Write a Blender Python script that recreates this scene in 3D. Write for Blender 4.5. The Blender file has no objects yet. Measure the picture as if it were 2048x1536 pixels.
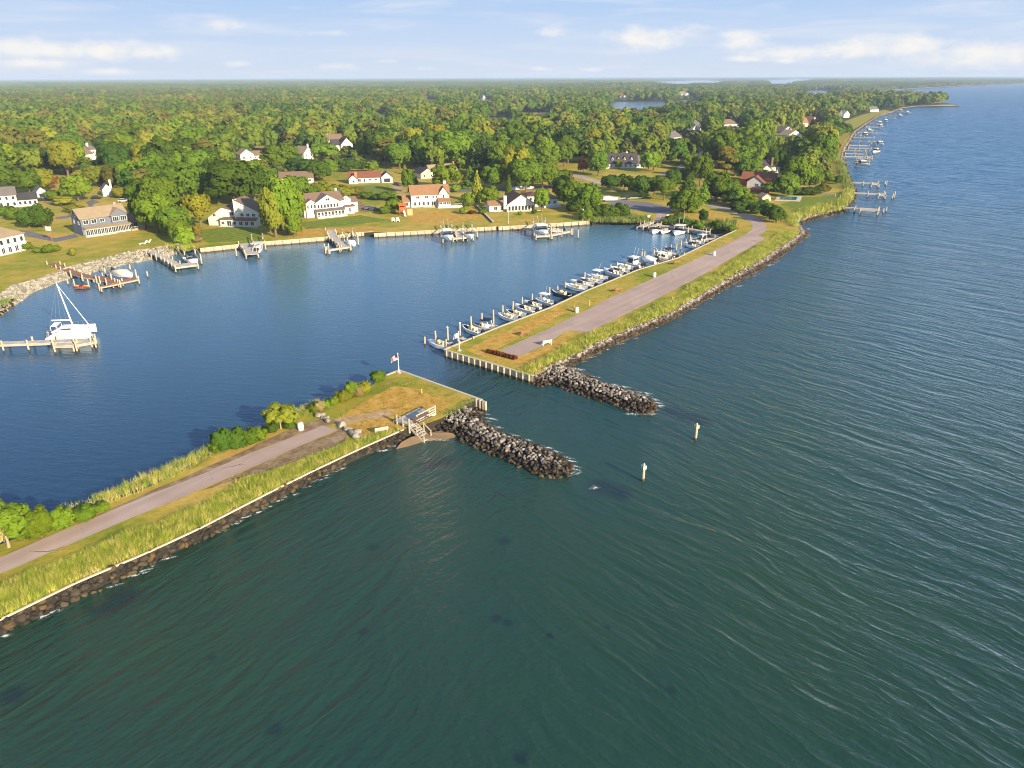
import bpy, math, random
from mathutils import Vector, Matrix
from mathutils.geometry import tessellate_polygon
D = bpy.data
sc = bpy.context.scene
C = sc.collection
rad = math.radians
RND = random.Random(7)
# ------------------------------------------------------------------ camera
F = 1469.0                      # focal length, pixels of the 2048 px wide photograph
CAMH = 40.0
LAND = 1.2
PITCH = math.atan((768 - 153.5) / F)
ROLL = -math.atan(7 / 2048)
RC = Matrix.Rotation(rad(90) - PITCH, 3, 'X') @ Matrix.Rotation(ROLL, 3, 'Z')
CAMP = Vector((0, 0, CAMH))
def G(px, py, z=LAND):
    """ground point seen at photo pixel (px, py) on the level z"""
    d = RC @ Vector(((px - 1024) / F, (768 - py) / F, -1))
    if d.z > -2e-3: d.z = -2e-3
    t = (z - CAMH) / d.z
    p = CAMP + d * t
    return Vector((p.x, p.y, z))
def PX(v):
    q = RC.transposed() @ (Vector(v) - CAMP)
    return 1024 + F * q.x / -q.z, 768 - F * q.y / -q.z
def depth(v): return -(RC.transposed() @ (Vector(v) - CAMP)).z
def ppm(v): return F / depth(v)
cd = D.cameras.new('camera'); cam = D.objects.new('camera', cd); C.objects.link(cam)
cam.matrix_world = Matrix.Translation(CAMP) @ RC.to_4x4()
cd.sensor_width = 36; cd.lens = 36 * F / 2048; cd.clip_start = 0.5; cd.clip_end = 80000
sc.camera = cam

# ------------------------------------------------------------------ mesh helper
class MB:
    def __init__(s): s.v = []; s.f = []
    def add(s, vs, fs):
        k = len(s.v); s.v += [tuple(v) for v in vs]; s.f += [tuple(i + k for i in f) for f in fs]; return s
    def box(s, c, sz, rz=0, M=None):
        x, y, z = sz[0] / 2, sz[1] / 2, sz[2] / 2
        vs = [Vector((a, b, d)) for d in (-z, z) for a, b in ((-x, -y), (x, -y), (x, y), (-x, y))]
        R = M if M is not None else Matrix.Rotation(rz, 3, 'Z')
        return s.add([R @ v + Vector(c) for v in vs], [(3, 2, 1, 0), (4, 5, 6, 7), (0, 1, 5, 4), (1, 2, 6, 5), (2, 3, 7, 6), (3, 0, 4, 7)])
    def bar(s, a, b, w, h=None):
        """rectangular bar from a to b"""
        a, b = Vector(a), Vector(b); h = h or w
        d = (b - a); L = d.length; d.normalize()
        up = Vector((0, 0, 1)) if abs(d.z) < .95 else Vector((1, 0, 0))
        x = d.cross(up).normalized(); z = x.cross(d)
        M = Matrix((x, d, z)).transposed()
        return s.box((a + b) / 2, (w, L, h), M=M)
    def tube(s, pts, rads, n=7, cap=True):
        pts = [Vector(p) for p in pts]; k = len(s.v); m = len(pts)
        for i, p in enumerate(pts):
            d = (pts[min(i + 1, m - 1)] - pts[max(i - 1, 0)]).normalized()
            up = Vector((0, 0, 1)) if abs(d.z) < .9 else Vector((1, 0, 0))
            x = d.cross(up).normalized(); y = d.cross(x)
            r = rads[i] if isinstance(rads, (list, tuple)) else rads
            for j in range(n):
                a = 2 * math.pi * j / n
                s.v.append(tuple(p + x * math.cos(a) * r + y * math.sin(a) * r))
        for i in range(m - 1):
            for j in range(n):
                a, b = k + i * n + j, k + i * n + (j + 1) % n
                s.f.append((a, a + n, b + n, b))
        if cap:
            s.f.append(tuple(k + j for j in range(n))); s.f.append(tuple(k + (m - 1) * n + n - 1 - j for j in range(n)))
        return s
    def prism(s, poly, z0, z1):
        """vertical walls and triangulated top/bottom of a plan polygon"""
        n = len(poly); P = [Vector((p[0], p[1], 0)) for p in poly]
        if sum(P[i].x * P[(i + 1) % n].y - P[(i + 1) % n].x * P[i].y for i in range(n)) < 0: P.reverse()
        k = len(s.v)
        s.v += [(p.x, p.y, z0) for p in P] + [(p.x, p.y, z1) for p in P]
        for i in range(n):
            j = (i + 1) % n; s.f.append((k + i, k + j, k + n + j, k + n + i))
        for t in tessellate_polygon([P]):
            a, b, c = [P[i] for i in t]
            if (b - a).cross(c - a).z < 0: t = (t[0], t[2], t[1])
            s.f.append(tuple(k + n + i for i in t)); s.f.append(tuple(k + i for i in reversed(t)))
        return s
    def sheet(s, poly):
        P = [Vector(p) for p in poly]; k = len(s.v); s.v += [tuple(p) for p in P]
        for t in tessellate_polygon([[Vector((p.x, p.y, 0)) for p in P]]):
            a, b, c = [P[i] for i in t]
            if (b - a).cross(c - a).z < 0: t = (t[0], t[2], t[1])
            s.f.append(tuple(k + i for i in t))
        return s
    def loft(s, rings, closed=True, cap=True):
        k = len(s.v); n = len(rings[0])
        for r in rings: s.v += [tuple(p) for p in r]
        for i in range(len(rings) - 1):
            for j in range(n if closed else n - 1):
                a, b = k + i * n + j, k + i * n + (j + 1) % n
                s.f.append((a, b, b + n, a + n))
        if cap:
            s.f.append(tuple(k + n - 1 - j for j in range(n))); s.f.append(tuple(k + (len(rings) - 1) * n + j for j in range(n)))
        return s
    def mesh(s, name, mat, origin=None, smooth=False):
        o = Vector(origin) if origin is not None else Vector((0, 0, 0))
        me = D.meshes.new(name); me.from_pydata([(v[0] - o.x, v[1] - o.y, v[2] - o.z) for v in s.v], [], s.f); me.update()
        if mat: me.materials.append(mat)
        if smooth: me.polygons.foreach_set('use_smooth', [True] * len(me.polygons))
        return me
    def build(s, name, mat, parent=None, origin=None, smooth=False):
        return put(s.mesh(name, mat, origin, smooth), name, parent, origin)
def put(me, name, parent=None, loc=None):
    o = D.objects.new(name, me); C.objects.link(o)
    if parent: o.parent = parent
    if loc is not None: o.location = loc
    return o
def tag(o, label=None, cat=None, group=None, kind=None):
    if label: o['label'] = label
    if cat: o['category'] = cat
    if group: o['group'] = group
    if kind: o['kind'] = kind
    return o
def thing(name, label, cat, loc=(0, 0, 0), rz=0, group=None):
    o = D.objects.new(name, None); C.objects.link(o); o.empty_display_size = .3
    o.location = loc; o.rotation_euler = (0, 0, rz)
    return tag(o, label, cat, group)
def struct(o, label): return tag(o, label, o.name.split('.')[0].replace('_', ' '), None, 'structure')
def kids(o): return [c for c in ALLKIDS.get(o.name, [])]
ALLKIDS = {}
def copy_tree(o, parent=None):
    c = o.copy(); C.objects.link(c)
    if parent: c.parent = parent
    for ch in list(o.children): copy_tree(ch, c)
    return c
def flip_fix(me): return me

# ------------------------------------------------------------------ materials
class NT:
    """tiny node-tree writer"""
    def __init__(s, tree): s.t = tree; tree.nodes.clear()
    def n(s, typ, ins=None, **kw):
        nd = s.t.nodes.new(typ)
        for k, v in kw.items(): setattr(nd, k, v)
        for k, v in (ins or {}).items():
            sk = nd.inputs[k]
            if isinstance(v, bpy.types.NodeSocket): s.t.links.new(v, sk)
            else: sk.default_value = v
        return nd
    def m(s, op, a, b=0.0, c=0.0, clamp=False):
        nd = s.t.nodes.new('ShaderNodeMath'); nd.operation = op; nd.use_clamp = clamp
        for i, v in enumerate((a, b, c)):
            if isinstance(v, bpy.types.NodeSocket): s.t.links.new(v, nd.inputs[i])
            else: nd.inputs[i].default_value = v
        return nd.outputs[0]
    def noise(s, vec, scale, detail=3, rough=.55, dist=0.0):
        nd = s.n('ShaderNodeTexNoise', {'Scale': scale, 'Detail': detail, 'Roughness': rough, 'Distortion': dist})
        s.t.links.new(vec, nd.inputs['Vector']); return nd.outputs['Fac']
    def mapping(s, vec, scale=(1, 1, 1), rot=(0, 0, 0)):
        nd = s.n('ShaderNodeMapping', {'Scale': scale, 'Rotation': rot}); s.t.links.new(vec, nd.inputs['Vector']); return nd.outputs[0]
    def ramp(s, fac, stops, interp='LINEAR'):
        nd = s.t.nodes.new('ShaderNodeValToRGB'); cr = nd.color_ramp; cr.interpolation = interp
        while len(cr.elements) < len(stops): cr.elements.new(.5)
        for e, (p, c) in zip(cr.elements, stops): e.position = p; e.color = (*c, 1) if len(c) == 3 else c
        s.t.links.new(fac, nd.inputs[0]); return nd.outputs[0]
    def mix(s, f, a, b, typ='MIX'):
        nd = s.t.nodes.new('ShaderNodeMix'); nd.data_type = 'RGBA'; nd.blend_type = typ
        for sk, v in ((nd.inputs[0], f), (nd.inputs[6], a), (nd.inputs[7], b)):
            if isinstance(v, bpy.types.NodeSocket): s.t.links.new(v, sk)
            elif isinstance(v, tuple): sk.default_value = (*v, 1) if len(v) == 3 else v
            else: sk.default_value = v
        return nd.outputs[2]
    def step(s, x, a, b):
        nd = s.n('ShaderNodeMapRange', {'From Min': a, 'From Max': b, 'To Min': 0., 'To Max': 1.}, interpolation_type='SMOOTHSTEP')
        if isinstance(x, bpy.types.NodeSocket): s.t.links.new(x, nd.inputs[0])
        return nd.outputs[0]
def newmat(name):
    m = D.materials.new(name); m.use_nodes = True; return m, NT(m.node_tree)
def finish(t, shader):
    o = t.n('ShaderNodeOutputMaterial'); t.t.links.new(shader, o.inputs['Surface'])
def simple(name, col, rough=.65, var=.18, scale=1.5, fine=12., spec=.3, metal=0., bump=0., objcol=False, wet=False):
    """painted / wooden / fabric surface with blotchy colour variation"""
    m, t = newmat(name)
    tc = t.n('ShaderNodeTexCoord'); ob = tc.outputs['Object']
    n1 = t.noise(ob, scale, 3); n2 = t.noise(ob, fine, 2)
    f = t.m('ADD', t.m('MULTIPLY', n1, .65), t.m('MULTIPLY', n2, .35))
    k = t.m('ADD', t.m('MULTIPLY', t.m('SUBTRACT', f, .5), 2.2 * var), 1.0)
    if objcol:
        base = t.n('ShaderNodeObjectInfo').outputs['Color']
        c = t.mix(1.0, base, t.n('ShaderNodeCombineColor', {0: k, 1: k, 2: k}).outputs[0], 'MULTIPLY')
    else:
        c = t.mix(1.0, tuple(col), t.n('ShaderNodeCombineColor', {0: k, 1: k, 2: k}).outputs[0], 'MULTIPLY')
    if wet:     # weathered piles: dark wet growth below the tide mark
        z = t.n('ShaderNodeSeparateXYZ', {0: t.n('ShaderNodeNewGeometry').outputs['Position']}).outputs[2]
        w = t.step(t.m('ADD', z, t.m('MULTIPLY', n1, .25)), .38, .62)
        c = t.mix(w, (.06, .045, .025), c)
    b = t.n('ShaderNodeBsdfPrincipled', {'Base Color': c, 'Roughness': rough, 'Specular IOR Level': spec, 'Metallic': metal})
    if bump:
        bn = t.n('ShaderNodeBump', {'Strength': .6, 'Distance': bump, 'Height': f}); t.t.links.new(bn.outputs[0], b.inputs['Normal'])
    finish(t, b.outputs[0]); return m
def planks(name, col, size=.16, rough=.75, var=.3, wet=False, axis=0):
    """boards running across: per-board tone plus gaps"""
    m, t = newmat(name)
    ob = t.n('ShaderNodeTexCoord').outputs['Object']
    x = t.n('ShaderNodeSeparateXYZ', {0: ob}).outputs[axis]
    q = t.m('DIVIDE', x, size); fl = t.m('FLOOR', q); fr = t.m('FRACT', q)
    r = t.n('ShaderNodeTexWhiteNoise', noise_dimensions='1D'); t.t.links.new(fl, r.inputs['W'])
    n1 = t.noise(ob, 1.2, 3)
    k = t.m('ADD', t.m('MULTIPLY', t.m('SUBTRACT', r.outputs[0], .5), var), t.m('ADD', .75, t.m('MULTIPLY', n1, .5)))
    gap = t.m('GREATER_THAN', fr, .08)
    k = t.m('MULTIPLY', k, t.m('ADD', .35, t.m('MULTIPLY', gap, .65)))
    c = t.mix(1.0, tuple(col), t.n('ShaderNodeCombineColor', {0: k, 1: k, 2: k}).outputs[0], 'MULTIPLY')
    if wet:
        z = t.n('ShaderNodeSeparateXYZ', {0: t.n('ShaderNodeNewGeometry').outputs['Position']}).outputs[2]
        c = t.mix(t.step(t.m('ADD', z, t.m('MULTIPLY', n1, .3)), .3, .6), (.09, .05, .02), c)
    b = t.n('ShaderNodeBsdfPrincipled', {'Base Color': c, 'Roughness': rough, 'Specular IOR Level': .2})
    finish(t, b.outputs[0]); return m
def foliage(name, trans=.30, var=.45):
    m, t = newmat(name)
    oi = t.n('ShaderNodeObjectInfo'); ob = t.n('ShaderNodeTexCoord').outputs['Object']
    n1 = t.noise(ob, 2.3, 2); n2 = t.noise(ob, 9., 2)
    f = t.m('ADD', t.m('MULTIPLY', n1, .6), t.m('MULTIPLY', n2, .4))
    k = t.m('ADD', t.m('MULTIPLY', t.m('SUBTRACT', f, .5), var * 2), t.m('ADD', .86, t.m('MULTIPLY', oi.outputs['Random'], .28)))
    c = t.mix(1.0, oi.outputs['Color'], t.n('ShaderNodeCombineColor', {0: k, 1: k, 2: k}).outputs[0], 'MULTIPLY')
    d = t.n('ShaderNodeBsdfDiffuse', {'Color': c}); tr = t.n('ShaderNodeBsdfTranslucent', {'Color': t.mix(.5, c, (.16, .16, .02))})
    mx = t.n('ShaderNodeMixShader', {0: trans, 1: d.outputs[0], 2: tr.outputs[0]})
    finish(t, mx.outputs[0]); return m
def woods(name, c1, c2, c3):
    """foliage whose colour varies from one tree of the far wood to the next"""
    m, t = newmat(name)
    oi = t.n('ShaderNodeObjectInfo'); ob = t.n('ShaderNodeTexCoord').outputs['Object']
    pos = t.n('ShaderNodeNewGeometry').outputs['Position']
    big = t.noise(pos, .006, 2)
    f = t.m('ADD', t.m('MULTIPLY', oi.outputs['Random'], .8), t.m('MULTIPLY', t.m('SUBTRACT', big, .5), 1.6))
    c = t.ramp(f, [(0., c1), (.45, c2), (.95, c3)])
    k = t.m('ADD', t.m('MULTIPLY', t.m('SUBTRACT', t.noise(ob, 2.5, 2), .5), .7), 1.0)
    c = t.mix(1.0, c, t.n('ShaderNodeCombineColor', {0: k, 1: k, 2: k}).outputs[0], 'MULTIPLY')
    d = t.n('ShaderNodeBsdfDiffuse', {'Color': c}); tr = t.n('ShaderNodeBsdfTranslucent', {'Color': c})
    finish(t, t.n('ShaderNodeMixShader', {0: .2, 1: d.outputs[0], 2: tr.outputs[0]}).outputs[0]); return m
def rnd_mat(name, stops, rough=.9, scale=6., wetrock=False):
    """colour picked per object from a ramp (rocks, reeds)"""
    m, t = newmat(name)
    oi = t.n('ShaderNodeObjectInfo'); ob = t.n('ShaderNodeTexCoord').outputs['Object']
    n1 = t.noise(ob, scale, 4)
    c = t.ramp(t.m('ADD', oi.outputs['Random'], t.m('MULTIPLY', t.m('SUBTRACT', n1, .5), .35)), stops)
    if wetrock:
        pos = t.n('ShaderNodeNewGeometry').outputs['Position']
        z = t.n('ShaderNodeSeparateXYZ', {0: pos}).outputs[2]
        zz = t.m('ADD', z, t.m('MULTIPLY', t.m('SUBTRACT', t.noise(pos, .35, 2), .5), .7))
        dark = t.mix(1.0, c, (.26, .22, .18), 'MULTIPLY')
        c = t.mix(t.step(zz, .55, .98), dark, c)
        rust = t.mix(.55, c, (.16, .09, .03))
        c = t.mix(t.step(zz, -.02, .22), rust, c)
    b = t.n('ShaderNodeBsdfPrincipled', {'Base Color': c, 'Roughness': rough, 'Specular IOR Level': .2})
    if wetrock:
        bn = t.n('ShaderNodeBump', {'Strength': .5, 'Distance': .12, 'Height': n1}); t.t.links.new(bn.outputs[0], b.inputs['Normal'])
    finish(t, b.outputs[0]); return m

def shingle(name, col, var=.3):
    m, t = newmat(name)
    ob = t.n('ShaderNodeTexCoord').outputs['Object']
    n1 = t.noise(ob, .5, 3); n2 = t.noise(ob, 7., 2)
    z = t.n('ShaderNodeSeparateXYZ', {0: ob}).outputs[2]
    row = t.m('FRACT', t.m('MULTIPLY', z, 7.))
    k = t.m('ADD', t.m('ADD', .82, t.m('MULTIPLY', row, .12)), t.m('MULTIPLY', t.m('SUBTRACT', t.m('ADD', t.m('MULTIPLY', n1, .5), t.m('MULTIPLY', n2, .5)), .5), var * 3))
    k = t.m('ADD', k, .12)
    c = t.mix(1.0, tuple(col), t.n('ShaderNodeCombineColor', {0: k, 1: k, 2: k}).outputs[0], 'MULTIPLY')
    finish(t, t.n('ShaderNodeBsdfPrincipled', {'Base Color': c, 'Roughness': .9, 'Specular IOR Level': .15}).outputs[0]); return m
def siding(name, col):
    m, t = newmat(name)
    ob = t.n('ShaderNodeTexCoord').outputs['Object']
    z = t.n('ShaderNodeSeparateXYZ', {0: ob}).outputs[2]
    row = t.m('FRACT', t.m('MULTIPLY', z, 5.))
    k = t.m('MULTIPLY', t.m('ADD', .8, t.m('MULTIPLY', t.m('GREATER_THAN', row, .12), .15)), t.m('ADD', .93, t.m('MULTIPLY', t.noise(ob, .8, 3), .22)))
    c = t.mix(1.0, tuple(col), t.n('ShaderNodeCombineColor', {0: k, 1: k, 2: k}).outputs[0], 'MULTIPLY')
    finish(t, t.n('ShaderNodeBsdfPrincipled', {'Base Color': c, 'Roughness': .7, 'Specular IOR Level': .25}).outputs[0]); return m

M = {}
M['paint'] = simple('boat_paint', (.8, .8, .8), .3, .05, 1., 5., .5, objcol=True)
M['gelcoat'] = simple('white_gelcoat', (.74, .73, .71), .3, .06, 1.5, 8., .5)
M['beige'] = simple('beige_vinyl', (.55, .45, .28), .6, .12)
M['canvas'] = simple('canvas', (.5, .5, .5), .9, .15, 2., objcol=True)
M['motor'] = simple('motor_cowl', (.02, .02, .022), .35, .2, 2., 9., .5)
M['glass'] = simple('tinted_glass', (.03, .04, .05), .08, .2, .8, 3., .6)
M['alu'] = simple('aluminium', (.55, .55, .55), .35, .1, 2., 8., .5, .8)
M['white'] = simple('white_paint', (.66, .65, .61), .6, .08, .8, 6.)
M['pile'] = simple('pile_wood', (.43, .36, .25), .9, .35, 2., 14., .1, wet=True)
M['beam'] = simple('dock_timber', (.40, .34, .25), .9, .3, 2., 14., .1, wet=True)
M['deck'] = planks('grey_decking', (.44, .40, .34))
M['reddeck'] = planks('red_decking', (.26, .125, .08))
M['wallplank'] = planks('bulkhead_planks', (.42, .36, .25), .25, .85, .5, True)
M['cap'] = simple('bulkhead_cap', (.46, .40, .30), .85, .2, 1., 8., .1)
M['concrete'] = simple('pale_concrete', (.47, .44, .38), .85, .15, .6, 6., .15, bump=.02)
M['bark'] = simple('bark', (.16, .11, .07), .95, .4, 4., 20., .1, bump=.05)
M['palebark'] = simple('pale_bark', (.36, .27, .17), .95, .3, 4., 20., .1, bump=.05)
M['leaf'] = foliage('leaves')
M['needle'] = foliage('needles', .12, .4)
M['sidwhite'] = siding('white_siding', (.60, .585, .54))
M['sidblue'] = siding('slate_blue_siding', (.125, .15, .20))
M['sidgrey'] = siding('grey_siding', (.42, .42, .40))
M['sidtan'] = siding('tan_siding', (.60, .48, .33))
M['sidred'] = siding('red_siding', (.34, .05, .03))
M['brick'] = simple('brick', (.36, .17, .09), .9, .3, 3., 18.)
M['rtan'] = shingle('tan_shingles', (0.27, 0.21, 0.135))
M['rgrey'] = shingle('grey_shingles', (0.14, 0.125, 0.115))
M['rslate'] = shingle('dark_slate_shingles', (0.05, 0.047, 0.05))
M['rbrown'] = shingle('brown_shingles', (0.17, 0.115, 0.08))
M['rorange'] = shingle('orange_brown_shingles', (0.26, 0.145, 0.075))
M['rmaroon'] = shingle('dark_maroon_shingles', (0.105, 0.06, 0.05))
M['rred'] = shingle('red_shingles', (0.19, 0.075, 0.045))
M['benchwood'] = simple('reddish_wood', (.26, .12, .06), .8, .25, 2., 12.)
M['tyre'] = simple('rubber', (.02, .02, .02), .8, .2)
M['rust'] = simple('cedar_paint', (.40, .10, .03), .7, .2)
M['tanwood'] = simple('tan_wood', (.48, .33, .16), .8, .25, 2., 12.)
M['greywood'] = simple('grey_wood', (.45, .40, .33), .85, .2, 2., 12., .1)
M['green'] = simple('green_board', (.05, .16, .08), .6, .1)
M['yellow'] = simple('yellow_plastic', (.65, .42, .04), .4, .1)
M['red'] = simple('red_plastic', (.5, .05, .03), .4, .1)
M['navy'] = simple('navy_cloth', (.02, .03, .10), .8, .1)
M['pool'] = simple('pool_water', (.03, .19, .22), .08, .1, 1., 4., .5)
M['mulch'] = simple('bark_mulch', (.13, .06, .03), .95, .4, 2., 12.)
M['sand'] = simple('sand', (.15, .105, .062), .9, .2, 1., 9., .1)
M['carpaint'] = simple('car_paint', (.3, .3, .3), .25, .05, 1., 4., .5, objcol=True)
M['rock'] = rnd_mat('riprap_stone', [(0., (.05, .042, .034)), (.35, (.125, .108, .09)), (.7, (.235, .21, .18)), (.92, (.34, .31, .27)), (1., (.25, .175, .10))], .9, 3., True)
M['palerock'] = rnd_mat('pale_stone', [(0., (.15, .135, .105)), (.5, (.27, .245, .19)), (1., (.38, .34, .26))], .9, 3.)
M['darkrock'] = rnd_mat('dark_stone', [(0., (.02, .018, .015)), (.5, (.042, .036, .027)), (.85, (.075, .056, .034)), (1., (.14, .08, .03))], .85, 3.)
M['reed'] = rnd_mat('reed_blades', [(0., (.13, .21, .02)), (.38, (.25, .31, .03)), (.68, (.38, .38, .06)), (1., (.52, .42, .15))], .9, 2.)
M['greenreed'] = rnd_mat('green_reed_blades', [(0., (.08, .13, .025)), (.5, (.14, .20, .035)), (1., (.28, .28, .07))], .9, 2.)
M['wood1'] = woods('far_leaves', (.065, .13, .018), (.125, .185, .02), (.22, .23, .032))
M['wood2'] = woods('far_pine_needles', (.08, .115, .024), (.14, .15, .03), (.21, .175, .042))
M['wood3'] = woods('distant_canopy', (.065, .12, .025), (.11, .16, .03), (.18, .19, .04))

# ------------------------------------------------------------------ light and air
SUN_AZ = rad(180 - 40)          # clockwise from +Y: behind the camera, to its right
SUN_EL = rad(21)
w = D.worlds.new('World'); sc.world = w; w.use_nodes = True
t = NT(w.node_tree)
sky = t.n('ShaderNodeTexSky', sky_type='NISHITA', sun_disc=False, sun_elevation=SUN_EL, sun_rotation=SUN_AZ, altitude=0., air_density=1.0, dust_density=.6, ozone_density=1.6)
dirv = t.n('ShaderNodeTexCoord').outputs['Generated']
sx = t.n('ShaderNodeSeparateXYZ', {0: dirv})
az = t.m('MULTIPLY', t.m('ARCTAN2', sx.outputs[0], sx.outputs[1]), 57.2958)
el = t.m('MULTIPLY', t.m('ARCSINE', sx.outputs[2]), 57.2958)
uv = t.n('ShaderNodeCombineXYZ', {0: az, 1: t.m('MULTIPLY', el, 2.1), 2: 0.}).outputs[0]
nz = t.noise(uv, .55, 6, .6, .2)
nw = t.noise(t.n('ShaderNodeCombineXYZ', {0: t.m('MULTIPLY', az, .10), 1: t.m('MULTIPLY', el, .9), 2: 3.7}).outputs[0], 1.0, 5, .6, .6)
acc = None
for bx, by, ba, bb, st in ((60, 100, 130, 24, 1.), (190, 100, 120, 22, .95), (300, 106, 60, 17, 1.), (70, 125, 80, 13, 1.), (440, 47, 80, 15, .62), (665, 66, 70, 9, .62),
                           (670, 133, 50, 9, .8), (480, 127, 40, 8, .72), (220, 143, 60, 8, .8), (770, 122, 40, 7, .6), (860, 137, 40, 6, .6), (1120, 62, 70, 14, .72), (1290, 76, 90, 28, 1.), (1380, 60, 60, 16, .8),
                           (1490, 82, 75, 22, .95), (1600, 105, 130, 22, .8), (1720, 92, 110, 25, .95), (1830, 92, 90, 26, .95), (1960, 110, 160, 28, .95), (1490, 118, 50, 9, .85), (1570, 121, 40, 8, .8), (1080, 138, 40, 6, .7), (1180, 139, 40, 6, .7)):
    d = RC @ Vector(((bx - 1024) / F, (768 - by) / F, -1)).normalized()
    a0 = math.degrees(math.atan2(d.x, d.y)); e0 = math.degrees(math.asin(d.z))
    dx = t.m('MULTIPLY', t.m('SUBTRACT', az, a0), 1 / (ba * .034)); dy = t.m('MULTIPLY', t.m('SUBTRACT', el, e0), 1 / (bb * .033))
    g = t.m('MULTIPLY', t.m('EXPONENT', t.m('MULTIPLY', t.m('ADD', t.m('MULTIPLY', dx, dx), t.m('MULTIPLY', dy, dy)), -.9)), st)
    acc = g if acc is None else t.m('MAXIMUM', acc, g)
cl = t.step(t.m('ADD', acc, t.m('MULTIPLY', t.m('SUBTRACT', nz, .5), 1.35)), .30, 1.15)
high = t.step(el, 5., 12.)      # scattered cloud higher up, above the picture, for the water to mirror
cl2 = t.m('MULTIPLY', t.step(t.noise(dirv, 3.2, 5, .6, .3), .56, .75), t.m('MULTIPLY', high, .35))
cl = t.m('MAXIMUM', cl, cl2)
wisp = t.m('MULTIPLY', t.step(nw, .42, .78), .7)
low = t.ramp(t.m('DIVIDE', el, 10.), [(0., (2.72, 3.05, 3.6)), (.10, (2.6, 3.0, 3.65)), (.28, (2.3, 2.85, 3.7)), (.5, (1.8, 2.55, 3.7)), (1., (1.1, 1.9, 3.4))])
c = t.mix(t.step(el, 7., 24.), low, t.mix(1.0, sky.outputs[0], (.9, 1.0, 1.15), 'MULTIPLY'))
c = t.mix(wisp, c, (3.1, 3.3, 3.7))
c = t.mix(t.m('MULTIPLY', cl, .95), c, (3.9, 3.8, 3.65))
bg = t.n('ShaderNodeBackground', {'Color': c, 'Strength': .1})
wo = t.n('ShaderNodeOutputWorld'); t.t.links.new(bg.outputs[0], wo.inputs['Surface'])

sl = D.lights.new('sun', 'SUN'); sl.energy = 4.3; sl.angle = rad(.5); sl.color = (1.0, .82, .56)
so = D.objects.new('sun', sl); C.objects.link(so)
sd = Vector((math.sin(SUN_AZ) * math.cos(SUN_EL), math.cos(SUN_AZ) * math.cos(SUN_EL), math.sin(SUN_EL)))
so.rotation_euler = (-sd).to_track_quat('-Z', 'Y').to_euler(); so.location = sd * 200

mb = MB().box((0, 15400, 22), (64000, 31400, 48))
hz = mb.build('haze', None); tag(hz, 'thin blue summer haze over the whole view', 'haze', None, 'stuff')
m, t = newmat('haze_air')
pv = t.n('ShaderNodeVolumePrincipled', {'Color': (.62, .78, 1.0, 1), 'Density': 1.35e-4, 'Anisotropy': .0})
oo = t.n('ShaderNodeOutputMaterial'); t.t.links.new(pv.outputs[0], oo.inputs['Volume'])
hz.data.materials.append(m)

sc.view_settings.view_transform = 'Standard'; sc.view_settings.look = 'None'
sc.view_settings.exposure = 1.3; sc.view_settings.gamma = 1.0
sc.render.engine = 'CYCLES'
sc.cycles.use_denoising = True; sc.cycles.denoising_prefilter = 'ACCURATE'; sc.cycles.filter_width = 1.05
sc.cycles.max_bounces = 5; sc.cycles.diffuse_bounces = 2; sc.cycles.glossy_bounces = 2; sc.cycles.transmission_bounces = 2
sc.cycles.transparent_max_bounces = 4; sc.cycles.volume_bounces = 0; sc.cycles.sample_clamp_indirect = 4
# ------------------------------------------------------------------ outlines (photo pixels, dropped on the land level)
MAIN = [(890, 699), (1068, 752), (1085, 745), (1116, 724), (1149, 709), (1194, 687), (1262, 656), (1340, 626), (1449, 562), (1517, 523), (1573, 488), (1603, 466), (1598, 456), (1586, 446),
        (1600, 436), (1640, 424), (1682, 413), (1697, 398), (1701, 380), (1690, 351), (1681, 317), (1684, 302), (1694, 285), (1708, 263), (1728, 249), (1752, 234), (1784, 224), (1802, 216.5),
        (1830, 212.7), (1867, 212.2), (1919, 211.5), (1900, 207), (1860, 203), (1800, 199), (1740, 193), (1690, 187.5), (1655, 184.5), (1672, 182), (1727, 183.4), (1821, 177.7), (1928, 171.5), (2048, 166.4), (2300, 158)]
MAIN2 = [(-120, 650), (0, 591), (25, 571), (76, 558), (152, 531), (254, 505), (350, 491), (400, 497), (523, 484), (657, 473.6), (704, 465), (745, 464.5), (800, 464), (996, 453), (1178, 442),
         (1184, 443), (1218, 441), (1276, 443), (1300, 443), (1322, 446), (1360, 452), (1415, 458), (1472, 460), (1440, 475), (1355, 516), (1275, 540), (1179, 579), (1100, 615.7), (996, 655)]
SPIT = [(-150, 1305), (0, 1238), (150, 1165), (301, 1101), (400, 1055), (546, 980), (629, 939), (720, 896), (806, 858), (838, 852), (880, 838), (905, 826), (925, 812), (945, 803), (962, 800), (798, 741),
        (773, 751), (752, 764), (735, 780), (700, 795), (640, 815), (590, 835), (545, 853), (480, 884), (420, 909), (354, 948), (279, 982), (193, 1012), (120, 1042), (28, 1078), (-150, 1150)]
main_pts = [G(*p) for p in MAIN] + [Vector((9000, 30500, LAND)), Vector((-30500, 30500, LAND)), Vector((-30500, 250, LAND))] + [G(*p) for p in MAIN2]
spit_pts = [G(*p) for p in SPIT]

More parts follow.
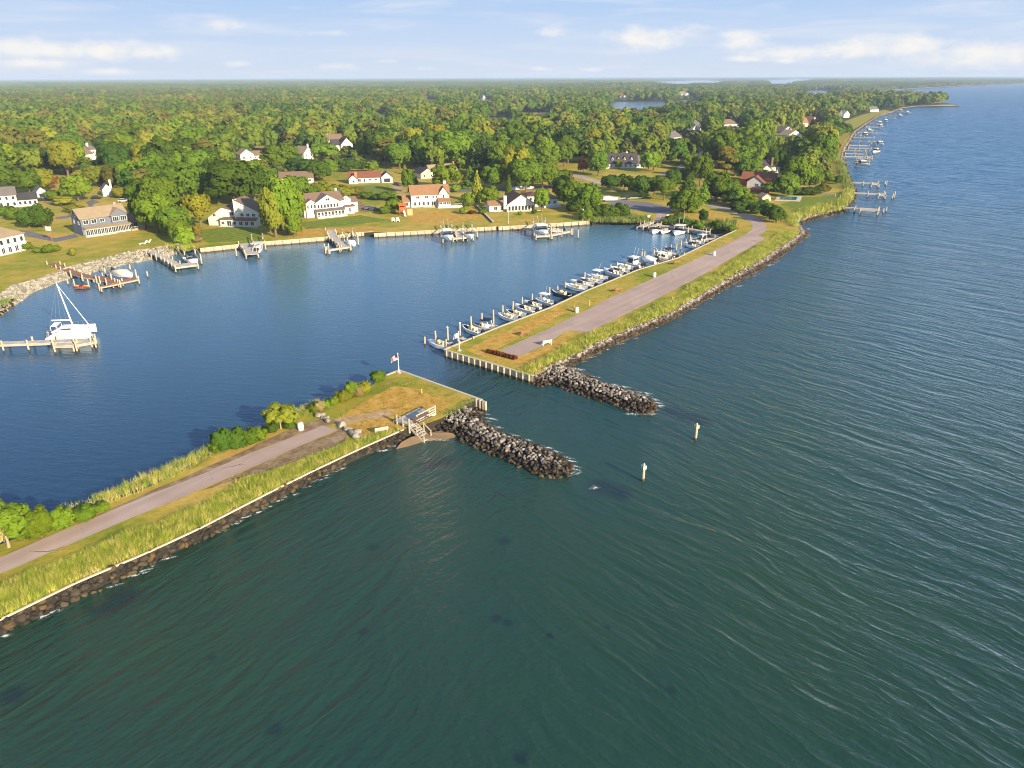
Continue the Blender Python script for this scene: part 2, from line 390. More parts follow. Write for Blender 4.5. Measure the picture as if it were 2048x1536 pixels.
def inside(p, poly):
    r = False; n = len(poly); j = n - 1
    for i in range(n):
        a, b = poly[i], poly[j]
        if (a[1] > p[1]) != (b[1] > p[1]) and p[0] < (b[0] - a[0]) * (p[1] - a[1]) / (b[1] - a[1]) + a[0]: r = not r
        j = i
    return r
def seg_dist(p, a, b):
    ax, ay = a[0], a[1]; dx, dy = b[0] - ax, b[1] - ay
    L = dx * dx + dy * dy
    u = 0 if L == 0 else max(0, min(1, ((p[0] - ax) * dx + (p[1] - ay) * dy) / L))
    return math.hypot(p[0] - ax - u * dx, p[1] - ay - u * dy)
def line_dist(p, pts): return min(seg_dist(p, pts[i], pts[i + 1]) for i in range(len(pts) - 1))

# ------------------------------------------------------------------ water
BA, BB = G(889, 700, 0), G(1472, 461, 0)            # moored edge of the far spit
def water_mat():
    m, t = newmat('harbour_water')
    pos = t.n('ShaderNodeNewGeometry').outputs['Position']
    sp = t.n('ShaderNodeSeparateXYZ', {0: pos}); X, Y = sp.outputs[0], sp.outputs[1]
    # sheltered basin: everything beyond the line through the two spits
    a, b = G(300, 1045, 0), G(1000, 720, 0)
    n = Vector((-(b.y - a.y), b.x - a.x, 0)).normalized()
    s1 = t.m('ADD', t.m('MULTIPLY', X, n.x), t.m('SUBTRACT', t.m('MULTIPLY', Y, n.y), n.x * a.x + n.y * a.y))
    c2, d2 = G(1040, 720, 0), G(1640, 455, 0)
    n2 = Vector((-(d2.y - c2.y), d2.x - c2.x, 0)).normalized()
    s2 = t.m('ADD', t.m('MULTIPLY', X, n2.x), t.m('SUBTRACT', t.m('MULTIPLY', Y, n2.y), n2.x * c2.x + n2.y * c2.y))
    e = G(1560, 452, 0)
    left = t.m('SUBTRACT', 1.0, t.step(t.m('SUBTRACT', X, e.x), -3., 3.))
    basin = t.m('MULTIPLY', t.m('MULTIPLY', t.step(s1, -6., 8.), t.step(s2, -3., 3.)), left)
    def rot(p, ang, sx, sy): return t.mapping(p, (1, 1, 1), (0, 0, 0)) if ang is None else t.mapping(t.mapping(p, (1, 1, 1), (0, 0, ang)), (sx, sy, 1))
    wob = t.n('ShaderNodeTexNoise', {'Scale': .045, 'Detail': 2.}); t.t.links.new(pos, wob.inputs['Vector'])
    wv = t.n('ShaderNodeVectorMath', {0: t.n('ShaderNodeVectorMath', {0: wob.outputs['Color'], 1: (.5, .5, .5)}, operation='SUBTRACT').outputs[0], 1: (5., 5., 0.)}, operation='MULTIPLY').outputs[0]
    p2 = t.n('ShaderNodeVectorMath', {0: pos, 1: wv}, operation='ADD').outputs[0]
    def ridge(f): # sharp crests
        return t.m('POWER', t.m('SUBTRACT', 1.0, t.m('ABSOLUTE', t.m('MULTIPLY', t.m('SUBTRACT', f, .5), 2.4))), 1.6)
    aR, aL = rad(48), rad(-55)
    mR = t.step(t.m('ADD', X, t.m('MULTIPLY', Y, -.12)), -24., 6.)
    def train(ang):
        swell = t.noise(rot(p2, ang, .035, .15), 1.0, 3, .5)
        big = t.noise(rot(p2, ang, .085, .34), 1.0, 3, .55)
        med = t.noise(rot(p2, ang, .34, 1.05), 1.0, 4, .6)
        return swell, big, med
    R_, L_ = train(aR), train(aL)
    swell, big, med = [t.n('ShaderNodeMix', {0: mR, 2: l, 3: r}).outputs[0] for l, r in zip(L_, R_)]
    lift_ = t.m('ADD', 1.0, t.m('MULTIPLY', t.m('SUBTRACT', 1.0, mR), .8))
    fine = t.noise(rot(p2, rad(30), 1.3, 3.0), 1.0, 4, .7)
    calm = t.noise(rot(pos, rad(12), .35, 1.1), 1.0, 5, .62)
    far = t.step(Y, 70., 420.)     # only the longer waves are resolved far away
    chop = t.noise(rot(pos, rad(-20), 1.25, 1.9), 1.0, 5, .68)
    hb = t.m('ADD', t.m('MULTIPLY', ridge(big), .25), t.m('ADD', t.m('MULTIPLY', med, .16), t.m('ADD', t.m('MULTIPLY', fine, .05), t.m('MULTIPLY', chop, .13))))
    hb = t.m('ADD', t.m('MULTIPLY', hb, lift_), t.m('MULTIPLY', t.m('ADD', t.m('MULTIPLY', ridge(swell), .8), t.m('MULTIPLY', big, 1.0)), t.m('ADD', .12, t.m('MULTIPLY', far, 1.5))))
    hc = t.m('ADD', t.m('MULTIPLY', calm, .10), t.m('MULTIPLY', fine, .035))
    h = t.n('ShaderNodeMix', {0: basin, 2: hb, 3: hc}).outputs[0]
    bump = t.n('ShaderNodeBump', {'Strength': 1., 'Distance': 1., 'Height': h})
    # water colour: green bay, painted bluer with distance for mirrored sky, dark weed beds on the shallow bottom
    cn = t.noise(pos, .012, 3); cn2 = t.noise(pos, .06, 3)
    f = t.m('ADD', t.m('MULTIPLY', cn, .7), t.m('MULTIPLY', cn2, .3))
    sky_tint = t.step(Y, 60., 330.)
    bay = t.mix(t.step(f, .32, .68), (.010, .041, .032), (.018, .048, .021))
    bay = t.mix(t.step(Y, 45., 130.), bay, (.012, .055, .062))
    bay = t.mix(sky_tint, bay, (.009, .085, .185))
    bas = t.mix(t.step(Y, 55., 190.), (.009, .036, .078), (.068, .155, .235))  # far basin paler blue: sky reflection put into the colour
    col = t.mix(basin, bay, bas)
    wd = None
    for bx, by, br in ((991, 1238, .5), (1014, 1246, .42), (725, 1265, .42), (1009, 1083, .6), (548, 1459, .55), (1043, 1515, .55), (424, 1315, .3), (1215, 1254, .28), (1099, 1272, .3), (25, 1390, .9),
                       (745, 1095, .6), (1340, 1380, .35), (1897, 982, .7), (1810, 884, .5), (1205, 975, 1.6), (1235, 985, 1.5), (1345, 822, 1.6), (1375, 835, 1.9), (1400, 840, 1.5), (860, 930, 1.3), (885, 922, 1.5), (250, 1195, 1.3), (215, 1215, 1.2)):
        g = G(bx, by, 0)
        dd = t.n('ShaderNodeVectorMath', {0: t.n('ShaderNodeVectorMath', {0: pos, 1: t.n('ShaderNodeVectorMath', {0: wv, 1: (.12, .12, 0)}, operation='MULTIPLY').outputs[0]}, operation='ADD').outputs[0], 1: g}, operation='DISTANCE').outputs['Value']
        q = t.m('SUBTRACT', 1.0, t.step(t.m('ADD', dd, t.m('MULTIPLY', t.m('SUBTRACT', fine, .5), br)), br * .4, br * 1.5))
        wd = q if wd is None else t.m('MAXIMUM', wd, q)
    col = t.mix(t.m('MULTIPLY', wd, .62), col, (.006, .014, .024))
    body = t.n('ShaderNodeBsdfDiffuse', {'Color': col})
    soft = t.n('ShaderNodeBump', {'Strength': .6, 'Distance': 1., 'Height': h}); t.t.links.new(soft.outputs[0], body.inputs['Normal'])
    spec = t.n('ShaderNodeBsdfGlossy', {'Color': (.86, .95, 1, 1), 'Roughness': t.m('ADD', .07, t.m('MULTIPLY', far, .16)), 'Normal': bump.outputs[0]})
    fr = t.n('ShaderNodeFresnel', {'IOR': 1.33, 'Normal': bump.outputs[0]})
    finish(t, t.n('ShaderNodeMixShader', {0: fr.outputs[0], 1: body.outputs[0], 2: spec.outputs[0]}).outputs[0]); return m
mb = MB()
N = 24
mb.add([(-31000, -250, 0), (31000, -250, 0), (31000, 30500, 0), (-31000, 30500, 0)], [(0, 1, 2, 3)])
struct(mb.build('water', water_mat()), 'blue green bay and calm harbour basin with small waves')

# ------------------------------------------------------------------ land
def land_mat():
    m, t = newmat('lawn_and_ground')
    pos = t.n('ShaderNodeNewGeometry').outputs['Position']
    sp = t.n('ShaderNodeSeparateXYZ', {0: pos}); Y = sp.outputs[1]
    n1 = t.noise(pos, .05, 3); n2 = t.noise(pos, .28, 4, .6); n3 = t.noise(pos, 1.6, 4, .65); n4 = t.noise(pos, 9., 3)
    f = t.m('ADD', t.m('MULTIPLY', n1, .42), t.m('ADD', t.m('MULTIPLY', n2, .36), t.m('ADD', t.m('MULTIPLY', n3, .22), t.m('MULTIPLY', n4, .12))))
    lawn = t.ramp(f, [(.44, (.15, .205, .02)), (.52, (.27, .265, .034)), (.60, (.41, .30, .055)), (.70, (.52, .35, .11))])
    lawn = t.mix(t.m('MULTIPLY', t.step(n4, .35, .75), .35), lawn, (.19, .15, .03))
    # far inland: dark leaf litter and undergrowth
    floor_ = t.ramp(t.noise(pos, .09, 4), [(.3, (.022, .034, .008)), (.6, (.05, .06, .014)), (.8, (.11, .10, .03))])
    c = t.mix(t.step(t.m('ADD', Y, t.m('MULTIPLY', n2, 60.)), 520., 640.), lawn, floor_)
    b = t.n('ShaderNodeBsdfPrincipled', {'Base Color': c, 'Roughness': .95, 'Specular IOR Level': .08})
    bn = t.n('ShaderNodeBump', {'Strength': .7, 'Distance': .12, 'Height': t.m('ADD', n4, t.m('MULTIPLY', n3, 1.2))}); t.t.links.new(bn.outputs[0], b.inputs['Normal'])
    finish(t, b.outputs[0]); return m
ML = land_mat(); M['bank'] = simple('earth_bank', (.03, .025, .018), .95, .3)
def land(name, pts, label):
    mb = MB().sheet(pts); n = len(pts)
    P = list(pts)
    if sum(P[i].x * P[(i + 1) % n].y - P[(i + 1) % n].x * P[i].y for i in range(n)) < 0: P.reverse()
    k = len(mb.v); mb.v += [tuple(p) for p in P] + [(p.x, p.y, -1.) for p in P]
    for i in range(n):
        j = (i + 1) % n; mb.f.append((k + n + i, k + n + j, k + j, k + i))
    o = mb.build(name, ML); o.data.materials.append(M['bank'])
    for i in range(len(o.data.polygons) - n, len(o.data.polygons)): o.data.polygons[i].material_index = 1
    return struct(o, label)
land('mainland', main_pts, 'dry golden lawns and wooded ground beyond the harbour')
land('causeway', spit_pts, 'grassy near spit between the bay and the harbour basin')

# ------------------------------------------------------------------ roads and bare ground
ROADANG = math.atan2((BB - BA).y, (BB - BA).x)
def asphalt(name, col):
    m, t = newmat(name)
    pos = t.n('ShaderNodeNewGeometry').outputs['Position']
    n1 = t.noise(pos, .18, 4, .6); n2 = t.noise(pos, 14., 2); n3 = t.noise(pos, .9, 4, .7)
    k = t.m('ADD', t.m('MULTIPLY', t.m('SUBTRACT', n1, .5), .55), t.m('ADD', t.m('MULTIPLY', t.m('SUBTRACT', n2, .5), .35), 1.0))
    trk = t.noise(t.mapping(t.mapping(pos, (1, 1, 1), (0, 0, -ROADANG)), (.02, .85, 1)), 1.0, 3, .6)
    k = t.m('MULTIPLY', k, t.m('ADD', .72, t.m('MULTIPLY', trk, .56)))
    pv_ = t.n('ShaderNodeTexVoronoi', {'Scale': .07}); t.t.links.new(pos, pv_.inputs['Vector'])
    k = t.m('MULTIPLY', k, t.m('ADD', .93, t.m('MULTIPLY', t.n('ShaderNodeSeparateColor', {0: pv_.outputs['Color']}).outputs[0], .14)))
    c = t.mix(1.0, col, t.n('ShaderNodeCombineColor', {0: k, 1: k, 2: k}).outputs[0], 'MULTIPLY')
    vo = t.n('ShaderNodeTexVoronoi', {'Scale': .12}, feature='DISTANCE_TO_EDGE')
    wob = t.n('ShaderNodeVectorMath', {0: pos, 1: t.n('ShaderNodeVectorMath', {0: t.n('ShaderNodeCombineXYZ', {0: n3, 1: n1, 2: 0.}).outputs[0], 1: (3., 3., 0)}, operation='MULTIPLY').outputs[0]}, operation='ADD').outputs[0]
    t.t.links.new(wob, vo.inputs['Vector'])
    crack = t.m('MULTIPLY', t.m('LESS_THAN', vo.outputs['Distance'], .006), t.step(n1, .5, .62))
    c = t.mix(t.m('MULTIPLY', crack, .75), c, (.05, .045, .04))
    finish(t, t.n('ShaderNodeBsdfPrincipled', {'Base Color': c, 'Roughness': .9, 'Specular IOR Level': .2}).outputs[0]); return m
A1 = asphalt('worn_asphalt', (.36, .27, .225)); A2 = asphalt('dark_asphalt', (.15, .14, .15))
def dirt(name, a, b_):
    m, t = newmat(name)
    pos = t.n('ShaderNodeNewGeometry').outputs['Position']
    c = t.ramp(t.m('ADD', t.m('MULTIPLY', t.noise(pos, .7, 6, .78), .75), t.m('MULTIPLY', t.noise(pos, 5., 4, .7), .4)), [(.42, tuple(v * .62 for v in a)), (.55, a), (.72, b_)])
    finish(t, t.n('ShaderNodeBsdfPrincipled', {'Base Color': c, 'Roughness': .95, 'Specular IOR Level': .1}).outputs[0]); return m
MGR = dirt('gravel_verge', (.19, .13, .07), (.34, .25, .16)); MSD = dirt('sandy_ground', (.34, .23, .12), (.50, .37, .22))
MGREEN = dirt('mown_green', (.12, .17, .02), (.24, .235, .03)); MGOLD = dirt('dry_grass', (.38, .23, .04), (.54, .34, .10))
def ragged(pts, amp, step=1.2):
    out = []
    for i in range(len(pts)):
        a, b = pts[i], pts[(i + 1) % len(pts)]; L = (b - a).length; k = max(1, int(L / step))
        nr = Vector((-(b - a).y, (b - a).x, 0)).normalized() if L > 0 else Vector((0, 0, 0))
        for j in range(k):
            q = a.lerp(b, j / k); out.append(q + nr * RND.uniform(-amp, amp) * (1 if j else .3))
    return out
def patch(name, px, mat, label, z, rag=0.):
    pts = [G(x, y, LAND + z) for x, y in px]
    if rag: pts = ragged(pts, rag)
    return struct(MB().sheet(pts).build(name, mat), label)
patch('gravel_verge', [(-60, 1140), (28, 1101), (120, 1068), (193, 1030), (300, 982), (376, 951), (480, 905), (560, 866), (600, 850), (640, 838), (668, 838), (678, 846), (646, 852), (521, 899), (376, 961), (187, 1036), (86, 1077), (-60, 1140)][:-1], MGR, 'tan gravel verge along the causeway road', .008, .12)
patch('gravel_shoulder', [(397, 983), (480, 947), (579, 902), (676, 861), (668, 850), (700, 862), (690, 882), (640, 905), (560, 935), (500, 950)], MGR, 'bare gravel shoulder beside the causeway road end', .008, .15)
patch('sandy_path', [(668, 838), (700, 832), (735, 826), (770, 819), (786, 820), (781, 832), (760, 838), (722, 840), (700, 847), (676, 852)], MSD, 'pale sandy track past the boulders at the road end', .014, .12)
patch('causeway_road', [(-120, 1169), (0, 1115), (86, 1077), (187, 1035), (280, 997), (376, 960), (521, 898), (646, 850.5), (676, 860), (579, 901), (496, 938), (397, 980), (290, 1025), (178, 1072), (80, 1114), (0, 1147), (-120, 1200)], A1, 'worn grey road along the near spit', .022, .09)
patch('spit_road', [(999, 701), (1104.6, 654), (1210, 601), (1301, 559.5), (1404.6, 512.5), (1490, 470), (1503, 459), (1505, 452), (1500, 443), (1483, 433), (1450, 421), (1416, 411.5), (1400, 405), (1370, 398), (1372, 393), (1404, 403.5), (1450, 412.5), (1505.7, 431), (1522, 440), (1532, 449), (1534, 458), (1527, 466), (1517, 471), (1530, 477), (1505.7, 492), (1449.5, 524), (1386.6, 560), (1307, 601), (1217, 645), (1174, 665), (1140.6, 661), (1129, 663.5), (1107, 678.6), (1075, 697), (1035, 713.4)], A1, 'wide worn asphalt road along the far spit', .022, .10)
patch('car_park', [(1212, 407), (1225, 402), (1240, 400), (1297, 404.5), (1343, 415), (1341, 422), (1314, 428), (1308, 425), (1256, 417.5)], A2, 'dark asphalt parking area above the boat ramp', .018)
patch('ramp_lane', [(1312, 427), (1342, 421.5), (1331, 434), (1318, 444), (1302, 444), (1312, 434)], A1, 'sunlit concrete lane down to the boat ramp', .026)
ra = MB().sheet([G(1302, 444, LAND + .03), G(1318, 444, LAND + .03), G(1306, 453.5, -.25), G(1286, 452.5, -.25)])
struct(ra.build('boat_ramp', M['concrete']), 'concrete boat ramp sloping into the basin')
patch('street', [(1085, 336), (1117, 342), (1167, 351), (1207, 363.5), (1235, 371), (1233, 376), (1205, 369.5), (1160, 357), (1112, 347), (1080, 340)], A1, 'pale street curving in front of the dormer house', .02)
patch('lane', [(1317, 350), (1340, 352), (1372, 331), (1395, 314), (1420, 302), (1424, 297), (1415, 297), (1385, 312), (1365, 325), (1345, 343), (1320, 347)], A1, 'straight lane running inland past the dormer house', .02)
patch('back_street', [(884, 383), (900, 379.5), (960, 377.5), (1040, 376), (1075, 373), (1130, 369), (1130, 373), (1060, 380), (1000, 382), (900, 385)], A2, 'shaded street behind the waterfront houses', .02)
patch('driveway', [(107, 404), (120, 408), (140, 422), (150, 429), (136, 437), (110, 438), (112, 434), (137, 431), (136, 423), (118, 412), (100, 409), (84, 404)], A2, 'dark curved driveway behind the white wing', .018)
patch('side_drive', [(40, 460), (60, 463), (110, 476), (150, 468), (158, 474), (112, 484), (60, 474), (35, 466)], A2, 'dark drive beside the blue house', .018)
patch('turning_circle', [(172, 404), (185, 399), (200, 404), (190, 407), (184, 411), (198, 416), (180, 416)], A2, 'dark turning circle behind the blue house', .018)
patch('gravel_drive', [(778, 367), (790, 367), (806, 378), (814, 387), (797, 387), (787, 376)], MSD, 'pale concrete drive of the red-roofed ranch', .018)
patch('brick_drive', [(709, 397), (716, 399), (734, 414), (738, 424), (722, 424), (716, 410)], MGR, 'brick drive beside the big white house', .018)
patch('sandy_lot', [(122, 349), (172, 346), (180, 353), (140, 358), (132, 372), (124, 366)], MSD, 'sandy bare lot among the trees', .012)
patch('stub_street', [(510, 297), (522, 294), (545, 301), (560, 309), (556, 314), (535, 308)], A1, 'end of a pale street among the trees', .018)
for q, lab in (([(700, 372), (755, 371), (784, 376), (795, 388), (770, 393), (700, 388)], 'green lawn in front of the red-roofed ranch'),
               ([(1600, 395), (1640, 393), (1700, 380), (1690, 405), (1660, 414), (1600, 420), (1560, 410)], 'green lawn beside the swimming pool'),
               ([(400, 460), (470, 452), (520, 460), (525, 478), (420, 486), (402, 480)], 'shaded green lawn below the slant-roofed house'),
               ([(600, 445), (720, 430), (780, 440), (690, 452), (610, 458)], 'green lawn below the big white house')):
    patch('green_lawn', q, MGREEN, lab, .006, .3)
MYEL = dirt('yellow_lawn', (.22, .215, .03), (.36, .27, .055))
for q, lab in (([(1040, 712), (1075, 700), (1107, 682), (1135, 668), (1150, 672), (1110, 700), (1070, 728), (1040, 735), (1010, 725)], 'dry orange grass around the far spit tip'),
               ([(1330, 425), (1400, 418), (1470, 436), (1490, 455), (1450, 456), (1390, 440), (1340, 436)], 'dry golden grass inside the road bend'),
               ([(815, 428), (880, 420), (960, 425), (968, 437), (900, 446), (820, 445)], 'dry golden lawn of the orange-roofed house'),
               ([(590, 462), (650, 455), (700, 455), (760, 452), (750, 460), (660, 470), (600, 472)], 'dry golden bank above the timber seawall'),
               ([(676, 836), (725, 806), (785, 772), (830, 776), (885, 798), (905, 808), (880, 826), (815, 838), (790, 856), (740, 868), (705, 866), (690, 848)], 'dry golden grass by the picnic platform'),
               ([(930, 700), (1000, 668), (1060, 640), (1120, 612), (1140, 620), (1090, 648), (1010, 690), (985, 700), (1010, 722), (960, 712)], 'dry golden grass between the boats and the road end')):
    patch('dry_grass', q, MGOLD, lab, .007, .3)
patch('shore_lawn', [(1700, 263), (1720, 252), (1748, 234), (1782, 222.5), (1770, 219), (1725, 229), (1688, 243), (1672, 262), (1660, 292), (1664, 330), (1652, 380), (1690, 366), (1686, 340), (1676, 316), (1680, 300), (1688, 284)], MYEL, 'golden lawns along the bay shore', .05, .8)
patch('lane_verge', [(1317, 352), (1345, 354), (1390, 322), (1430, 300), (1420, 294), (1380, 306), (1340, 336)], MGREEN, 'mown verge along the straight lane', .006, .4)
def pondmat():
    m, t = newmat('pond_water')
    pos = t.n('ShaderNodeNewGeometry').outputs['Position']
    bn = t.n('ShaderNodeBump', {'Strength': 1., 'Distance': .6, 'Height': t.noise(pos, .25, 4)})
    finish(t, t.n('ShaderNodeBsdfPrincipled', {'Base Color': (.02, .085, .15, 1), 'Roughness': .12, 'IOR': 1.33, 'Normal': bn.outputs[0]}).outputs[0]); return m
MP = pondmat()
for q, lab in (([(1214, 204.5), (1335, 203), (1392, 199), (1392, 204), (1340, 209), (1310, 222), (1232, 224), (1222, 213)], 'blue creek seen beyond the trees'),
               ([(960, 237), (1018, 231), (1022, 236), (980, 242)], 'small pond glimpsed among the trees'),
               ([(1022, 171), (1046, 170), (1044, 180), (1030, 180)], 'narrow inlet in the far wood'),
               ([(1300, 164), (1400, 160.5), (1480, 163), (1410, 171), (1340, 175)], 'pale distant cove behind the wood'),
               ([(1528, 161), (1600, 158.5), (1632, 160), (1575, 170), (1534, 172)], 'distant blue river near the horizon'),
               ([(1600, 182.5), (1650, 180), (1672, 182.3), (1655, 188.5), (1612, 193)], 'shallow inlet behind the point')):
    patch('inlet', q, MP, lab, .25)
MBE = dirt('pale_beach', (.42, .33, .22), (.62, .50, .34))
patch('far_beach', [(1668, 180), (1727, 180.8), (1821, 175.4), (1928, 169.6), (2048, 164.8), (2048, 166.5), (1928, 171.7), (1821, 177.9), (1727, 183.7), (1672, 182.3)], MBE, 'long pale beach of the far shore', .12)
patch('point_beach', [(1752, 232), (1784, 222.5), (1802, 215.5), (1830, 211.5), (1867, 210.5), (1900, 210), (1919, 211.4), (1867, 212.3), (1830, 212.8), (1802, 216.7), (1784, 224.2)], MBE, 'tan shore of the wooded point', .05)
patch('point_lawn', [(1875, 209.5), (1890, 207.5), (1908, 208), (1910, 210), (1885, 210.5)], MGREEN, 'green lawn at the wooded point', .08)
sb = MB().sheet([G(803, 884, .45), G(822, 874, .6), G(848, 866, .6), G(880, 862, .6), G(905, 866, .5), G(912, 872, .1), G(905, 878, -.06), G(880, 880, -.06), G(850, 884, -.06), (G(822, 893, -.06)), G(800, 902, -.06), G(790, 900, -.05)])
struct(sb.build('sandy_beach', M['sand']), 'small orange sand beach below the steps')

# ------------------------------------------------------------------ rip-rap
def polyline(px, z): return [G(x, y, z) for x, y in px]
def along(pts, step):
    out = []; acc = 0.
    for a, b in zip(pts, pts[1:]):
        L = (b - a).length; k = 0
        while acc <= L:
            out.append(a.lerp(b, acc / L)); acc += step
        acc -= L
    return out
def at_frac(pts, u):
    Ls = [(b - a).length for a, b in zip(pts, pts[1:])]; T = sum(Ls) * u
    for a, b, L in zip(pts, pts[1:], Ls):
        if T <= L: return a.lerp(b, T / L if L else 0)
        T -= L
    return pts[-1].copy()
BANDS = dict(
    near=([(-150, 1305), (0, 1240), (150, 1167), (301, 1103), (400, 1057), (546, 982), (629, 941), (720, 898), (806, 860)],
          [(-150, 1345), (0, 1272), (97, 1226), (193, 1187), (322, 1122), (400, 1086), (490, 1034), (596, 980), (735, 906), (781, 895), (812, 882)]),
    far=([(1066, 752), (1116, 723), (1149, 708), (1194, 686), (1262, 655), (1340, 625), (1449, 561), (1517, 522), (1573, 487), (1603, 465), (1599, 456), (1587, 446)],
         [(1085, 769), (1145, 734), (1172, 719), (1217, 697), (1262, 677), (1340, 643), (1452, 577), (1517, 544), (1562, 515), (1619, 470), (1609, 458), (1597, 447)]),
    shore=([(1587, 446), (1600, 436), (1640, 424), (1682, 413), (1697, 398), (1701, 380), (1690, 351), (1681, 317), (1684, 302), (1694, 285), (1708, 263), (1728, 249), (1752, 234), (1784, 224)],
           [(1597, 450), (1606, 447), (1642, 437), (1687, 426.5), (1709, 405), (1714, 382), (1699, 351), (1687, 317), (1690, 303), (1700, 286), (1714, 264), (1734, 250), (1758, 234.6), (1790, 224.5)]),
    cove=([(-120, 650), (0, 591), (25, 571), (76, 558), (152, 531), (254, 505), (350, 491)],
          [(-120, 725), (0, 635), (63, 587), (122, 564), (162, 552), (211, 541), (256, 529), (317, 518), (362, 507)]))
ROCKS = []      # position, radius, material key, band
emb = MB()
for key, (tp, bt) in BANDS.items():
    T = polyline(tp, 1.12); B = polyline(bt, -.12); n = 60
    k = len(emb.v)
    for i in range(n + 1):
        a, b = at_frac(T, i / n), at_frac(B, i / n)
        emb.v += [(a.x, a.y, .70), (b.x, b.y, -.85)]
        if i: emb.f.append((k + 2 * i - 2, k + 2 * i - 1, k + 2 * i + 1, k + 2 * i))
    L = sum((b - a).length for a, b in zip(B, B[1:])); W = sum((at_frac(T, u) - at_frac(B, u)).length for u in (.1, .3, .5, .7, .9)) / 5
    sp = {'near': .54, 'far': .55, 'shore': .85, 'cove': .7}[key]
    rows = max(3, int(W / sp * 1.15)); cols = int(L / sp)
    if key == 'shore': rows = 5
    for i in range(cols):
        for j in range(rows):
            u = (i + RND.uniform(.05, .95)) / cols; v = (j + RND.uniform(.1, .9)) / rows
            a, b = at_frac(T, u), at_frac(B, u); p = a.lerp(b, v)
            p.z = 1.1 * (1 - v) - .12 * v + RND.uniform(-.1, .12)
            r = sp * RND.choice((.42, .5, .56, .62, .72))
            ROCKS.append((p, r, 'darkrock' if key == 'near' else 'palerock' if key == 'cove' else 'rock', key))
JET = dict(
    left=[(838, 856), (862, 848), (884, 842), (900, 832), (920, 819), (935, 810), (950, 806), (963, 812), (966, 838), (1013, 866), (1084, 891), (1128, 912), (1149, 930), (1146, 946), (1118, 951), (1092, 953), (1040, 933), (969, 901), (925, 882), (905, 866), (880, 860)],
    right=[(1050, 752), (1072, 749), (1100, 742), (1118, 728), (1146, 736), (1217, 767), (1270, 782), (1307, 798), (1316, 812), (1303, 827), (1250, 816), (1172, 791), (1105, 767), (1075, 770)])
for key, px in JET.items():
    poly = [G(x, y, .3) for x, y in px]; ring = poly + [poly[0]]
    xs = [p.x for p in poly]; ys = [p.y for p in poly]
    cen = Vector((sum(xs) / len(xs), sum(ys) / len(ys), 0))
    px0 = min(v[0] for v in px) + 50; px1 = max(v[0] for v in px)
    sp = .43; x = min(xs)
    while x < max(xs):
        y = min(ys)
        while y < max(ys):
            p = Vector((x + RND.uniform(-.22, .22), y + RND.uniform(-.22, .22), 0))
            if inside(p, poly):
                dd = line_dist(p, poly[7 if key == 'left' else 3:] + [poly[0]])
                u_ = max(0., min(1., (PX(p)[0] - px0) / (px1 - px0)))
                p.z = min(1.02 - .45 * u_ ** 2, .05 + dd * .48) - .05 + RND.uniform(-.06, .14)
                ROCKS.append((p, sp * RND.choice((.36, .44, .5, .56, .7)), 'rock', key))
            y += sp
        x += sp
    k = len(emb.v); n = len(poly)
    core = [p.lerp(Vector((cen.x, cen.y, 0)), .0) for p in poly]
    # low core mound so no water shows between the stones
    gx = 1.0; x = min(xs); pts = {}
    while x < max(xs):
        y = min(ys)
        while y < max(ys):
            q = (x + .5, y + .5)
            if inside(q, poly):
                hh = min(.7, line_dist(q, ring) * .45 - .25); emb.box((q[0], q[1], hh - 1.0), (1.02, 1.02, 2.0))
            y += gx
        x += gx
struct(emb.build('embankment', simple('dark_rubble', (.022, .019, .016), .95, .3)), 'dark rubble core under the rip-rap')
def rock_mesh(seed):
    r = random.Random(seed); V = []; phi = (1 + 5 ** .5) / 2
    base = [(-1, phi, 0), (1, phi, 0), (-1, -phi, 0), (1, -phi, 0), (0, -1, phi), (0, 1, phi), (0, -1, -phi), (0, 1, -phi), (phi, 0, -1), (phi, 0, 1), (-phi, 0, -1), (-phi, 0, 1)]
    fs = [(0, 11, 5), (0, 5, 1), (0, 1, 7), (0, 7, 10), (0, 10, 11), (1, 5, 9), (5, 11, 4), (11, 10, 2), (10, 7, 6), (7, 1, 8), (3, 9, 4), (3, 4, 2), (3, 2, 6), (3, 6, 8), (3, 8, 9), (4, 9, 5), (2, 4, 11), (6, 2, 10), (8, 6, 7), (9, 8, 1)]
    V = [Vector(b).normalized() for b in base]; F2 = []; cache = {}
    def mid(a, b):
        k = (min(a, b), max(a, b))
        if k not in cache: V.append((V[a] + V[b]).normalized()); cache[k] = len(V) - 1
        return cache[k]
    for a, b, c in fs:
        x, y, z = mid(a, b), mid(b, c), mid(c, a); F2 += [(a, x, z), (b, y, x), (c, z, y), (x, y, z)]
    cuts = [(Vector((r.gauss(0, 1), r.gauss(0, 1), r.gauss(0, 1))).normalized(), r.uniform(.55, .85)) for _ in range(9)]
    sc_ = (r.uniform(1.0, 1.35), r.uniform(.8, 1.05), r.uniform(.65, .9)); out = []
    for v in V:
        q = v.copy()
        for n, d in cuts:
            e = q.dot(n) - d
            if e > 0: q -= n * e
        q *= r.uniform(.96, 1.05); out.append((q.x * sc_[0], q.y * sc_[1], q.z * sc_[2]))
    return out, F2
ROCKM = [rock_mesh(s) for s in range(7)]
